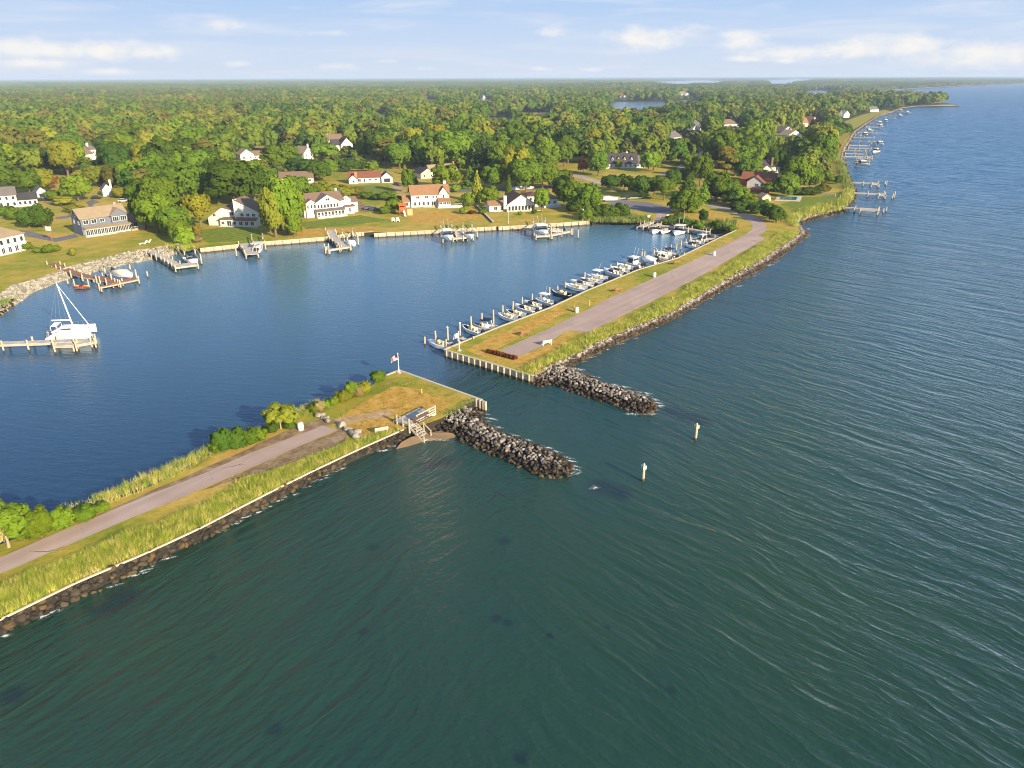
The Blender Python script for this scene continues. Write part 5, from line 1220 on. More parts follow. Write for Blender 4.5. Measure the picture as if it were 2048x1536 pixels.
# ------------------------------------------------------------------ houses
WINM = {}
def window_meshes(w_, h, mul):
    k = (round(w_, 2), round(h, 2), mul)
    if k not in WINM:
        f = MB(); t_ = .1
        f.box((0, -.04, h / 2 - t_ / 2), (w_, .08, t_)).box((0, -.04, -h / 2 + t_ / 2), (w_ + .1, .1, t_)).box((-w_ / 2 + t_ / 2, -.041, 0), (t_, .076, h - 2 * t_)).box((w_ / 2 - t_ / 2, -.041, 0), (t_, .076, h - 2 * t_))
        for i in range(1, mul): f.box((-w_ / 2 + w_ * i / mul, -.041, 0), (.08, .07, h - 2 * t_))
        p = MB().box((0, -.02, 0), (w_ - 2 * t_, .03, h - 2 * t_))
        WINM[k] = (f.mesh('window', M['white']), p.mesh('pane', M['glass']))
    return WINM[k]
HOUSES = []     # plan footprints, so that no tree grows through a house
def house(name, label, L, R, blocks, cat='house', chim=(), porch=(), z=LAND):
    a, b = G(*L), G(*R); d = b - a; S = .72; Wr = math.hypot(d.x, d.y); W = Wr / S; rz = math.atan2(d.y, d.x)
    r = thing(name, label, cat, (a.x, a.y, z), rz); roofs = []; r.scale = (S, S, S)
    for fx0, fx1, y0, y1, h, rt, rh, wm, rm, wins in blocks:
        x0, x1 = fx0 * W, fx1 * W; ov = .45; w_, dd = x1 - x0, y1 - y0; mb = MB()
        T = .16
        if rt == 'gx':
            prof = [(y0, 0), (y1, 0), (y1, h), ((y0 + y1) / 2, h + rh), (y0, h)]
            mb.loft([[Vector((x0, y, q)) for y, q in prof], [Vector((x1, y, q)) for y, q in prof]])
            ym = (y0 + y1) / 2; s = rh / (dd / 2); rf = MB()
            pr = [(y0 - ov, h - ov * s + .04), (ym, h + rh + .04), (y1 + ov, h - ov * s + .04), (y1 + ov, h - ov * s + .04 + T), (ym, h + rh + .04 + T), (y0 - ov, h - ov * s + .04 + T)]
            rf.loft([[Vector((x0 - ov, y, q)) for y, q in pr], [Vector((x1 + ov, y, q)) for y, q in pr]], True, False)
            for xx in (x0 - ov, x1 + ov):
                k = len(rf.v); rf.v += [(xx, y, q) for y, q in pr]; rf.f += [(k, k + 1, k + 4, k + 5), (k + 1, k + 2, k + 3, k + 4)]
        elif rt == 'gy':
            prof = [(x0, 0), (x1, 0), (x1, h), ((x0 + x1) / 2, h + rh), (x0, h)]
            mb.loft([[Vector((x, y1, q)) for x, q in prof], [Vector((x, y0, q)) for x, q in prof]])
            xm = (x0 + x1) / 2; s = rh / (w_ / 2); rf = MB()
            pr = [(x0 - ov, h - ov * s + .04), (xm, h + rh + .04), (x1 + ov, h - ov * s + .04), (x1 + ov, h - ov * s + .04 + T), (xm, h + rh + .04 + T), (x0 - ov, h - ov * s + .04 + T)]
            rf.loft([[Vector((x, y1 + ov, q)) for x, q in pr], [Vector((x, y0 - ov, q)) for x, q in pr]], True, False)
            for yy in (y0 - ov, y1 + ov):
                k = len(rf.v); rf.v += [(x, yy, q) for x, q in pr]; rf.f += [(k, k + 1, k + 4, k + 5), (k + 1, k + 2, k + 3, k + 4)]
        elif rt in ('sr', 'sl', 'sb'):      # single slope rising to the right, the left or the back
            hl, hr = (h, h + rh) if rt == 'sr' else (h + rh, h)
            rf = MB()
            if rt == 'sb':
                prof = [(y0, 0), (y1, 0), (y1, h + rh), (y0, h)]
                mb.loft([[Vector((x0, y, q)) for y, q in prof], [Vector((x1, y, q)) for y, q in prof]])
                s = rh / dd; pr = [(y0 - ov, h - ov * s + .04), (y1 + .1, h + rh + .06), (y1 + .1, h + rh + .06 + T), (y0 - ov, h - ov * s + .04 + T)]
                rf.loft([[Vector((x0 - .25, y, q)) for y, q in pr], [Vector((x1 + .25, y, q)) for y, q in pr]])
            else:
                prof = [(x0, 0), (x1, 0), (x1, hr), (x0, hl)]
                mb.loft([[Vector((x, y1, q)) for x, q in prof], [Vector((x, y0, q)) for x, q in prof]])
                s = (hr - hl) / w_; pr = [(x0 - ov, hl - ov * s + .04), (x1 + ov, hr + ov * s + .04), (x1 + ov, hr + ov * s + .04 + T), (x0 - ov, hl - ov * s + .04 + T)]
                rf.loft([[Vector((x, y1 + .3, q)) for x, q in pr], [Vector((x, y0 - .3, q)) for x, q in pr]])
        else:       # hip
            mb.box(((x0 + x1) / 2, (y0 + y1) / 2, h / 2), (w_, dd, h)); rf = MB()
            X0, X1, Y0, Y1 = x0 - ov, x1 + ov, y0 - ov, y1 + ov; zz = h + .03
            if X1 - X0 >= Y1 - Y0: i = (Y1 - Y0) / 2; A_, B_ = (X0 + i, (Y0 + Y1) / 2), (X1 - i + .01, (Y0 + Y1) / 2); FS = [(4, 5, 6, 7), (4, 8, 9, 5), (5, 9, 6), (6, 9, 8, 7), (7, 8, 4)]
            else: i = (X1 - X0) / 2; A_, B_ = ((X0 + X1) / 2, Y0 + i), ((X0 + X1) / 2, Y1 - i + .01); FS = [(4, 8, 5), (5, 8, 9, 6), (6, 9, 7), (7, 9, 8, 4)]
            vs = [(X0, Y0, zz), (X1, Y0, zz), (X1, Y1, zz), (X0, Y1, zz), (X0, Y0, zz + T), (X1, Y0, zz + T), (X1, Y1, zz + T), (X0, Y1, zz + T), (*A_, h + rh + T), (*B_, h + rh + T)]
            rf.add(vs, [(0, 3, 2, 1), (0, 1, 5, 4), (1, 2, 6, 5), (2, 3, 7, 6), (3, 0, 4, 7)] + [q for q in FS if q != (4, 5, 6, 7)])
        mb.build('wall', M[wm], r); ro = rf.build('roof', M[rm], r); roofs.append(ro)
        for face, n, zc, ww, wh, *rest in wins:
            mul = rest[0] if rest else (2 if ww > 1.2 else 1); u0, u1 = (rest[1], rest[2]) if len(rest) > 2 else (0., 1.)
            fm, pm = window_meshes(ww, wh, mul)
            for i in range(n):
                t_ = u0 + (u1 - u0) * (i + .5) / n
                if face == 'f': loc, rr = (x0 + w_ * t_, y0, zc), 0
                elif face == 'l': loc, rr = (x0, y1 - dd * t_, zc), -math.pi / 2
                elif face == 'r': loc, rr = (x1, y0 + dd * t_, zc), math.pi / 2
                o = put(fm, 'window', r, loc); o.rotation_euler = (0, 0, rr); put(pm, 'pane', o)
    for fx, y, zt, mk, *sz in chim:
        cw = sz[0] if sz else .9
        MB().box((fx * W, y, zt / 2 + .6), (cw, cw, zt - 1.2)).box((fx * W, y, zt + .05), (cw + .15, cw + .15, .16)).build('chimney', M[mk], roofs[0])
    for fx0, fx1, y0, y1, h, mk, rail in porch:     # deck or porch slab with rail
        x0, x1 = fx0 * W, fx1 * W
        o = MB().box(((x0 + x1) / 2, (y0 + y1) / 2, h / 2), (x1 - x0, y1 - y0, h)).build('porch', M[mk], r)
        if rail:
            rl = MB(); k = max(2, int((x1 - x0) / .5))
            rl.box(((x0 + x1) / 2, y0 + .06, h + .95), (x1 - x0, .08, .08)).box(((x0 + x1) / 2, y0 + .06, h + .15), (x1 - x0, .05, .06))
            for i in range(k + 1): rl.box((x0 + .04 + (x1 - x0 - .08) * i / k, y0 + .06, h + .5), (.06, .05, .95))
            rl.build('railing', M['white'] if mk != 'rust' else M['rust'], o)
    ux = d / Wr; uy = Vector((-ux.y, ux.x, 0)); x0 = min(q[0] for q in blocks) * Wr; x1 = max(q[1] for q in blocks) * Wr; y0 = min(q[2] for q in blocks) * S; y1 = max(q[3] for q in blocks) * S
    HOUSES.append([a + ux * X + uy * Y for X, Y in ((x0 - 2, y0 - 3), (x1 + 2, y0 - 3), (x1 + 2, y1 + 2), (x0 - 2, y1 + 2))])
    return r
f = 'f'
house('waterfront_house', 'white two-storey house with tan hip roof at the left edge', (-40, 522), (62, 498), [(0, .93, 0, 11, 5.6, 'hip', 3.2, 'sidwhite', 'rtan', [(f, 7, 4.1, 1.2, 1.7), (f, 7, 1.4, 1.3, 2.0)]), (.93, 1.0, 1.2, 9, 2.7, 'hip', .4, 'sidwhite', 'rtan', [('r', 2, 1.4, 1.2, 1.4)])], chim=[(.62, 6.5, 9.2, 'white', 1.4)], porch=[(.93, 1.03, -.4, 9, .3, 'greywood', False)])
house('white_house', 'white two-storey house with grey roof and low wing, upper left', (-42, 420), (77, 411), [(0, .66, 0, 9, 5.6, 'gx', 3.0, 'sidwhite', 'rgrey', [(f, 6, 4.2, 1.1, 1.6), (f, 6, 1.5, 1.2, 1.7)]), (.66, 1., .6, 8.4, 3.1, 'gx', 2.4, 'sidwhite', 'rslate', [(f, 4, 1.6, 1.2, 1.6)])])
house('garage', 'small white cottage garage with grey roof behind the white wing', (74, 397), (97, 395), [(0, 1, 0, 7, 2.8, 'gy', 2.3, 'sidwhite', 'rgrey', [(f, 1, 1.3, 2.6, 2.0, 1)])], 'garage')
house('blue_house', 'long slate-blue two-storey house with tan roof and white glazed porch', (172, 474), (284, 458),
      [(0, .82, 2.2, 11.0, 6.3, 'gx', 3.0, 'sidblue', 'rtan', [(f, 2, 4.9, 1.9, 1.6, 2, .02, .36), (f, 1, 4.9, 1.6, 1.4, 2, .38, .52), ('l', 1, 7.0, 1.0, 1.0, 1, .35, .65), ('l', 2, 4.6, 1.0, 1.5)]),
       (.52, .80, 1.3, 6, 6.4, 'gy', 2.2, 'sidblue', 'rtan', [(f, 2, 4.9, 2.3, 1.8, 3)]),
       (.02, .52, -.2, 2.18, 2.7, 'sb', .5, 'sidwhite', 'rtan', [(f, 8, 1.4, 1.5, 2.1), ('l', 1, 1.4, 1.3, 2.0)]),
       (.53, .82, .2, 1.28, 2.6, 'sb', .35, 'sidwhite', 'rtan', [(f, 5, 1.4, 1.3, 2.0)]),
       (.82, 1.0, 3.0, 9.6, 3.4, 'gx', 2.0, 'sidblue', 'rtan', [(f, 2, 1.6, 1.6, 2.1)])],
      chim=[(.76, 9.0, 9.6, 'white', .5)], porch=[(-.02, .5, -1.7, -.22, .25, 'concrete', False), (.8, 1.04, -.8, 2.98, .5, 'tanwood', True)])
house('shed', 'small white cottage with grey roof and chimney beyond the blue house', (207, 393), (232, 391), [(0, .8, 0, 6, 3.2, 'gy', 2.6, 'sidwhite', 'rgrey', []), (.8, 1.6, 1.5, 6, 2.2, 'gx', .9, 'sidwhite', 'rgrey', [(f, 2, 1.2, .9, 1.)])], 'cottage', chim=[(.8, 4, 7.2, 'white', .9)])
house('slant_roof_house', 'white modern house with slanting brown roofs and chimney', (417, 451), (517, 453),
      [(0, .27, .5, 9, 3.0, 'sr', 3.6, 'sidwhite', 'rgrey', [(f, 1, 4.1, 1.4, 1.3)]), (.27, .60, -1.0, 8, 2.7, 'gx', .3, 'sidwhite', 'rbrown', [(f, 1, 1.3, 1.4, 1.3, 2, .05, .3), (f, 1, 1.15, 1.9, 2.1, 2, .4, .7), (f, 1, 1.3, 1.2, 1.3, 1, .78, .98)]),
       (.27, .60, 2.5, 9, 5.0, 'sl', 1.6, 'sidwhite', 'rbrown', [(f, 1, 4.3, 1.9, 1.5)]), (.60, 1.0, 0, 9.5, 6.0, 'sl', 4.0, 'sidwhite', 'rbrown', [(f, 3, 4.4, 1.5, 1.3, 2, .12, .98), ]), (.60, 1.0, -1.6, -.02, 2.6, 'sb', .7, 'sidwhite', 'rbrown', [(f, 3, 1.35, 1.6, 1.6, 2, .1, .95)])],
      chim=[(.58, .6, 10.2, 'white', 1.1)], porch=[(.27, .60, -2.4, -1.02, .25, 'concrete', False)])
house('large_white_house', 'big white two-storey house with grey-brown roof and gabled glazed front', (612, 437), (716, 426),
      [(0, .76, 1.5, 12, 6.0, 'gx', 3.0, 'sidwhite', 'rbrown', [(f, 3, 4.6, .9, 1.7, 1, .02, .26), (f, 2, 1.5, 1.2, 1.6, 1, .02, .26), ('l', 2, 4.4, 1., 1.5), ('l', 2, 1.6, 1., 1.5)]),
       (.20, .66, -.2, 7, 5.9, 'gy', 2.9, 'sidwhite', 'rgrey', [(f, 7, 4.3, 1.0, 1.6, 1, .04, .96), (f, 1, 6.9, 1.8, 1.1, 2)]),
       (.03, .22, .3, 6, 6.0, 'gy', 1.3, 'sidwhite', 'rbrown', [(f, 3, 4.5, .8, 1.6)]),
       (.18, .70, -2.4, -.22, 2.6, 'sb', .5, 'sidwhite', 'rgrey', [(f, 8, 1.4, 1.15, 1.9)]),
       (.76, .95, .5, 8, 3.0, 'gx', .5, 'sidwhite', 'rbrown', [(f, 1, 1.6, .9, 1.8)]), (.74, .92, 2.5, 9.5, 6.1, 'gy', 1.4, 'sidwhite', 'rbrown', [(f, 1, 6.2, .8, .6)]), (.92, 1.06, 3.0, 9, 4.6, 'gx', 1.6, 'sidwhite', 'rbrown', [])],
      chim=[(.01, 5, 9.0, 'white', .9), (.72, 7, 10.0, 'white', .9)], porch=[(.16, .72, -3.9, -2.42, .4, 'white', True)])
house('orange_roof_house', 'white two-storey house with orange-brown roof and right front gable', (823, 415), (899, 412),
      [(0, 1.0, 0, 9, 5.6, 'gx', 3.4, 'sidwhite', 'rorange', [(f, 2, 4.3, 1.5, 1.2, 2, .06, .52), (f, 2, 4.3, .8, 1.2, 1, .53, .72), (f, 4, 1.5, 1.0, 1.7, 1, .04, .5), (f, 1, 1.4, 1.8, 2.1, 2, .5, .66)]),
       (.72, .985, -.3, 6, 5.5, 'gy', 3.0, 'sidwhite', 'rorange', [(f, 1, 4.4, .9, 1.4)]), (-.20, -.005, 1, 6, 2.7, 'gx', 2.0, 'sidwhite', 'rorange', [(f, 1, 1.4, .9, 1.6)]),
       (.70, 1.0, -3.0, -.32, 2.6, 'sb', 1.0, 'sidwhite', 'rorange', [(f, 3, 1.7, 1.5, 1.3)])],
      chim=[(.93, 5.5, 10.3, 'white', 1.1)], porch=[(.66, 1.3, -5., -3.02, .7, 'white', True), (.28, .6, -3, -.02, .15, 'tanwood', False)])
house('maroon_roof_cottage', 'white low cottage with dark maroon roof and glazed gable', (1014, 424), (1070, 421),
      [(0, 1.0, 0, 13, 3.0, 'gy', 4.0, 'sidwhite', 'rmaroon', [(f, 8, 1.4, 1.2, 2.1, 1, .03, .97)]), (-.56, -.01, 2.5, 9, 2.7, 'gx', 1.4, 'sidwhite', 'rorange', [(f, 1, 1.4, 1.7, 1.6, 2, .2, .6), (f, 1, 1.2, .9, 2.0, 1, .7, .95)])],
      chim=[(-.05, 1.0, 6.6, 'white', 1.3)], porch=[(.1, 1.25, -1.2, -.02, .2, 'tanwood', False)])
house('deck_house', 'white house with brown roof and white-railed deck behind the cottage', (1056, 416), (1118, 414),
      [(0, .45, 2, 10, 4.8, 'hip', 1.2, 'sidwhite', 'rmaroon', [(f, 2, 3.6, 1.2, 1.4)]), (.45, 1.0, 3, 10, 3.2, 'hip', 2.0, 'sidwhite', 'rbrown', [(f, 3, 1.6, 1.2, 1.7)])], porch=[(.5, 1.05, -1.2, 2.98, 1.1, 'white', True)])
house('ranch_house', 'white ranch house with red-brown roof and brick chimney', (697, 367), (762, 365),
      [(0, 1.0, 0, 9, 3.0, 'gx', 2.6, 'sidwhite', 'rred', [(f, 1, 1.5, 1.7, 1.7, 2, .26, .42), (f, 1, 1.3, .9, 2.0, 1, .46, .54), (f, 2, 1.7, 1.5, 1.1, 2, .56, .96)]), (.02, .28, -2.5, 4, 2.6, 'gy', 2.0, 'sidwhite', 'rred', [(f, 1, 1.3, 1., 1.4)]), (1.02, 1.36, -1.5, 8, 3.0, 'gy', 2.4, 'sidwhite', 'rgrey', [(f, 1, 1.3, 3.6, 2.2, 1)])], chim=[(.24, -.7, 6.0, 'brick', 1.5)])
house('brown_house', 'tan house with grey and brown roofs behind the round tree', (842, 358), (918, 352), [(0, .36, 0, 10, 3.0, 'gy', 2.6, 'sidtan', 'rslate', [(f, 2, 1.5, 1.1, 1.4)]), (.3, 1.0, 2, 11, 3.2, 'gx', 3.4, 'sidtan', 'rtan', [(f, 3, 1.6, 1.4, 1.4)])], chim=[(.98, 6, 7.8, 'brick', .9)])
house('bungalow', 'low white bungalow with long tan roof among the trees', (560, 368), (627, 366), [(0, 1., 0, 9, 3.0, 'gx', 2.8, 'sidwhite', 'rbrown', [(f, 5, 1.6, 1.3, 1.3)])])
house('gabled_house', 'blue-white tall gabled house with tan roof in the wood', (609, 325), (640, 322), [(0, .62, 0, 12, 6.0, 'gy', 4.0, 'sidwhite', 'rtan', [(f, 2, 1.8, 1.4, 1.8), (f, 2, 4.6, 1.0, 1.5)]), (.62, 1.5, 4, 11, 4.6, 'gx', 2.6, 'sidwhite', 'rgrey', [(f, 3, 2.8, 1.3, 1.4)])], chim=[(.66, 7, 11.2, 'white', 1.)])
house('twin_gable_house', 'white house with two dark gables and a brown roof behind', (669, 302), (706, 300), [(.38, 1.0, 0, 10, 4.8, 'gy', 4.6, 'sidwhite', 'rslate', [(f, 2, 2.6, 1.6, 1.5, 2)]), (0, .38, 3, 10, 4.4, 'gx', 3.8, 'sidwhite', 'rslate', [(f, 1, 2.4, 1.4, 1.4)]), (-.3, .9, 14, 24, 7.4, 'gx', 4.0, 'sidtan', 'rbrown', [(f, 4, 5.6, 1.3, 1.5)])], chim=[(.1, 19, 12.2, 'brick', 1.)])
house('beige_roof_house', 'white house with pale beige roofs by the stub of street', (482, 322), (530, 319), [(0, .55, 0, 10, 4.2, 'gy', 3.4, 'sidwhite', 'rtan', [(f, 2, 2., 1.4, 1.5)]), (.5, 1.0, 1, 9, 3.2, 'gx', 2.6, 'sidwhite', 'rbrown', [(f, 2, 1.6, 1.4, 1.4)])])
house('chimney_house', 'white house with tall chimney and low deck, in the left wood', (171, 322), (198, 319), [(0, .62, 0, 9, 4.6, 'gx', 3.8, 'sidwhite', 'rbrown', [(f, 3, 1.7, 1.0, 1.5)]), (.6, 1.0, 1.5, 9, 7.2, 'gx', 2.2, 'sidwhite', 'rgrey', [(f, 1, 5.2, 1.2, 1.4)])], chim=[(.70, 5, 11.4, 'white', 1.2)], porch=[(.1, 1.2, -2.4, -.02, .5, 'white', True)])
house('dormer_house', 'long white house with dark roof and four white dormers', (1208, 337), (1275, 336), [(0, 1.0, 0, 10, 3.2, 'gx', 5.4, 'sidwhite', 'rslate', [(f, 7, 1.7, 1.3, 1.8)])] + [(u - .028, u + .028, 1.4, 4.6, 6.1, 'gy', .9, 'sidwhite', 'rslate', [(f, 1, 5.4, .9, 1.2)]) for u in (.26, .44, .62, .83)] + [(.96, 1.25, 1, 9, 3.0, 'gx', 3.6, 'sidwhite', 'rgrey', [(f, 2, 1.6, 1.2, 1.5)]), (-.32, -.02, 1, 8, 2.9, 'gy', 2.6, 'sidgrey', 'rslate', [])], chim=[(.72, 6, 9.4, 'white', .9)])
house('red_house', 'grey gabled house with red roof and red railed deck', (1492, 382), (1524, 384), [(0, 1.0, 0, 11, 4.6, 'gy', 2.8, 'sidgrey', 'rred', [(f, 1, 3.4, 1.9, 1.4, 2, .45, .8)]), (-.5, 1.6, 5, 13, 5.4, 'gx', 3.0, 'sidred', 'rred', [(f, 1, 3.4, 1.6, 1.4, 2, .85, .97)])], chim=[(.5, 9.5, 9.6, 'brick', 1.4)], porch=[(-.05, 1.5, -3.2, -.02, 1.6, 'rust', True)])
house('shed', 'small pale-roofed shed below the red house', (1524, 403), (1541, 402), [(0, 1, 0, 4, 2.0, 'gy', 1.4, 'sidtan', 'rtan', [])], 'shed')
house('grey_chimney_house', 'low grey house with dark roof and tan chimney behind the red house', (1520, 352), (1564, 348), [(0, .5, 0, 10, 3.2, 'gy', 2.6, 'sidgrey', 'rbrown', [(f, 2, 1.7, 1.3, 1.4)]), (.4, 1.0, 2, 12, 4.4, 'gx', 3.6, 'sidgrey', 'rslate', [(f, 2, 2.7, 1.3, 1.4)])], chim=[(.62, 3, 9.4, 'sand', 1.5)])
house('grey_gable_house', 'grey house with a wide white-trimmed gable near the bay shore', (1563, 278), (1598, 276), [(.0, .9, 3, 16, 5.0, 'gy', 5.6, 'sidgrey', 'rgrey', [(f, 2, 3., 1.6, 1.6)]), (-.25, .55, -12, 0, 4.0, 'gy', 4.2, 'sidwhite', 'rtan', [(f, 2, 2., 1.6, 1.6)])], chim=[(.25, -3, 9.4, 'brick', 1.6)])
house('tan_gable_house', 'tan house with pinkish steep roof beyond the grey gable', (1604, 256), (1638, 254), [(0, 1., 0, 14, 5.4, 'gx', 4.6, 'sidtan', 'rorange', [(f, 4, 3., 1.6, 1.6)]), (.35, .72, -3, 8, 5.6, 'gy', 6.0, 'sidtan', 'rorange', [(f, 1, 3.5, 1.8, 1.8)])])
house('hip_roof_house', 'white house with pyramid grey-brown roof above the tree tops', (1447, 262), (1477, 260), [(0, 1., 0, 14, 6.4, 'hip', 4.6, 'sidwhite', 'rbrown', [(f, 5, 4.6, 1.4, 1.7)])])
house('grey_roof_house', 'house showing a pale grey roof between trees, upper of two', (1385, 268), (1402, 266), [(0, 1., 0, 14, 7.6, 'gx', 4.4, 'sidgrey', 'rgrey', [])])
house('grey_roof_house', 'house showing a pale grey roof between trees, lower of two', (1340, 290), (1362, 287), [(0, 1., 0, 14, 6., 'gx', 4.2, 'sidgrey', 'rgrey', [(f, 3, 4.2, 1.6, 1.6)])])
house('shore_house', 'dark-gabled white house near the far end of the bay shore', (1676, 236), (1694, 235), [(0, .5, 0, 12, 5., 'gy', 6., 'sidblue', 'rslate', [(f, 1, 3., 1.6, 1.6)]), (.45, 1.1, -2, 10, 4.6, 'gy', 4.4, 'sidwhite', 'rtan', [(f, 2, 3., 1.6, 1.6)])])
house('shore_house', 'long white roof house close to the wooded point', (1740, 224.3), (1757, 223.7), [(0, 1., 0, 12, 4., 'gx', 4., 'sidwhite', 'rgrey', [(f, 4, 2.4, 1.6, 1.8)])])
house('point_house', 'small brick house on the wooded point', (1868, 205.5), (1880, 205.3), [(0, 1., 0, 14, 6., 'gy', 5., 'brick', 'rred', [])])
for i, (x, y, w_, lab, rm, wl) in enumerate(((1246, 199, 13, 'white house with a red roof beside the creek', 'rred', 'sidwhite'), (1369, 193, 18, 'large pale house with tan roof on the creek bank', 'rtan', 'sidwhite'), (1020, 228, 10, 'small white house by the pond clearing', 'rtan', 'sidwhite'), (1654, 179.5, 7, 'white house at the near end of the far beach', 'rgrey', 'sidwhite'),
                                             (1697, 180.5, 10, 'low tan house on the far beach, left one', 'rorange', 'sidtan'), (1716, 180, 8, 'pale house on the far beach behind the low tan one', 'rgrey', 'sidwhite'), (1790, 177.2, 12, 'white house in the middle of the far beach', 'rtan', 'sidwhite'), (1864, 172.6, 12, 'wide white house on the far beach, right of middle', 'rtan', 'sidwhite'), (1905, 170.9, 7, 'small reddish house on the far beach', 'rorange', 'sidtan'), (1947, 169, 8, 'pale house toward the far right of the beach', 'rgrey', 'sidwhite'),
                                             (1445, 190, 6, 'white gable glimpsed right of the creek', 'rtan', 'sidwhite'), (1404, 169, 9, 'pink roof by the distant cove', 'rred', 'sidtan'), (966, 199, 10, 'white farm building in the distant clearing', 'rgrey', 'sidwhite'))):
    house('distant_house', lab, (x - w_ / 2, y), (x + w_ / 2, y), [(0, .6, 0, 18, 7., 'gx', 6., wl, rm, [(f, 4, 4., 2., 2.4)]), (.5, 1., -6, 14, 6., 'gy', 5., wl, rm, [(f, 2, 3.5, 2., 2.4)])])
# rail fence between the pool lawn and the next garden
fa, fe_ = G(1545, 380), G(1670, 394); fr = thing('rail_fence', 'thin rail fence along the pool lawn', 'fence', tuple(fa)); q = fe_ - fa
pm = MB().box((0, 0, .6), (.12, .12, 1.2)).mesh('post', M['greywood']); n = 34
for i in range(n + 1): put(pm, 'post', fr, tuple(q * (i / n)))
rl = MB()
for z in (.5, 1.0): rl.bar((0, 0, z), (q.x, q.y, z), .05, .09)
rl.build('rail', M['greywood'], fr)
# ------------------------------------------------------------------ tree prototypes (unit crowns: radius 1, z from -1 to 1)
def leaf_faces(lobes, n, s, seed, zmin=-.9, flat=.0, gap=.72):
    r = random.Random(seed); V, Fc = [], []
    wts = [l[1] ** 2 for l in lobes]; tot = sum(wts); cum = []; a = 0
    for w_ in wts: a += w_; cum.append(a / tot)
    made = 0; tries = 0
    while made < n and tries < n * 6:
        tries += 1; q = r.random(); i = next(k for k, c_ in enumerate(cum) if q <= c_)
        c_, rr, sq = lobes[i]
        d = Vector((r.gauss(0, 1), r.gauss(0, 1), r.gauss(.25, 1))).normalized()
        if d.z < -.55: continue
        f_ = r.uniform(.80, 1.1); p = Vector((c_[0] + d.x * rr * f_, c_[1] + d.y * rr * f_, c_[2] + d.z * rr * f_ * sq))
        if p.z < zmin: continue
        bad = False
        for j, (c2, r2, s2) in enumerate(lobes):
            if j != i and math.sqrt((p.x - c2[0]) ** 2 + (p.y - c2[1]) ** 2 + ((p.z - c2[2]) / s2) ** 2) < r2 * gap: bad = True; break
        if bad: continue
        nn = (d * .75 + Vector(p).normalized() * .55 + Vector((r.gauss(0, .3), r.gauss(0, .3), r.gauss(flat, .3)))).normalized()
        t1 = nn.cross(Vector((r.gauss(0, 1), r.gauss(0, 1), r.gauss(0, 1)))).normalized(); t2 = nn.cross(t1)
        A, B = s * r.uniform(.7, 1.4), s * r.uniform(.45, .95); k = len(V)
        V += [p + t1 * A, p + t2 * B + nn * s * .2, p - t1 * A * .9, p - t2 * B + nn * s * .1]; Fc.append((k, k + 1, k + 2, k + 3)); made += 1
    return V, Fc
def lobes_round(seed, n=15, core=.5, spread=.64, top=.0):
    r = random.Random(seed); n = int(n * 1.6); L = [((0, 0, 0), core, .95)]
    for i in range(n):
        z = -.72 + 1.6 * (i + .5) / n; a = i * 2.4 + r.uniform(-.5, .5); h = math.sqrt(max(0, 1 - (z * .95) ** 2))
        sp = spread * r.uniform(.8, 1.2)
        L.append(((math.cos(a) * h * sp, math.sin(a) * h * sp, z * .68 + top * r.uniform(-.1, .15)), r.uniform(.18, .38), r.uniform(.7, 1.)))
    return L
def lobes_pads(seed, n=11):
    r = random.Random(seed); L = []
    for i in range(n):
        z = -.75 + 1.6 * i / n; a = i * 2.6 + r.uniform(-.4, .4); q = .62 * (1 - .55 * (i / n)) * r.uniform(.5, 1.1)
        L.append(((math.cos(a) * q, math.sin(a) * q, z), r.uniform(.30, .48), .42))
    return L
def cone_faces(n, s, seed):
    r = random.Random(seed); V, Fc = [], []
    T = 11
    for m_ in range(n):
        u = 1 - math.sqrt(r.random()); k = int(u * T); z = -1 + 2 * (k + r.random() * .75) / T
        R = (1 - (k + .2) / T) ** .85 * .95 + .05
        br = 5 + (T - k) // 2; a = (r.randrange(br) + .37 * k) * 6.283 / br + r.gauss(0, .17); q = R * math.sqrt(r.uniform(.12, 1.0)) * (1 + .2 * math.sin(k * 2.1 + a * 3))
        p = Vector((math.cos(a) * q, math.sin(a) * q, z - q * .18))
        nn = Vector((math.cos(a) * .6 + r.gauss(0, .35), math.sin(a) * .6 + r.gauss(0, .35), .8 + r.gauss(0, .3))).normalized()
        t1 = nn.cross(Vector((r.gauss(0, 1), r.gauss(0, 1), r.gauss(0, 1)))).normalized(); t2 = nn.cross(t1); A = s * r.uniform(.7, 1.3); k2 = len(V)
        V += [p + t1 * A, p + t2 * A * .6, p - t1 * A, p - t2 * A * .6]; Fc.append((k2, k2 + 1, k2 + 2, k2 + 3))
    return V, Fc
CR = {}
def crowns(kind, lod):
    k = (kind, lod)
    if k not in CR:
        n, s = ((3000, .085), (1000, .145))[lod]
        out = []
        for v in range(3):
            sd = hash((kind == 'round', v, lod)) % 1000 + v * 17 + len(kind)
            if kind == 'round': q = leaf_faces(lobes_round(sd, 15), n, s, sd)
            elif kind == 'tall': q = leaf_faces(lobes_round(sd, 18, .5, .60, 1.), n, s, sd)
            elif kind == 'open': q = leaf_faces(lobes_round(sd, 13, .32, .70, 1.), int(n * .8), s, sd, gap=.55)
            elif kind == 'pads': q = leaf_faces(lobes_pads(sd), int(n * .8), s * .9, sd, -1.1, .5, .5)
            elif kind == 'cone': q = cone_faces(n, s * 1.0, sd)
            else: q = leaf_faces([((0, 0, -.2), .7, 1.)] + lobes_round(sd, 9, .5, .60), int(n * .7), s * 1.15, sd, -1.0)
            mt = M['needle'] if kind in ('cone', 'pads') else M['leaf']
            out.append(MB().add(*q).mesh('crown', mt))
        CR[k] = out
    return CR[k]
TRK = {}
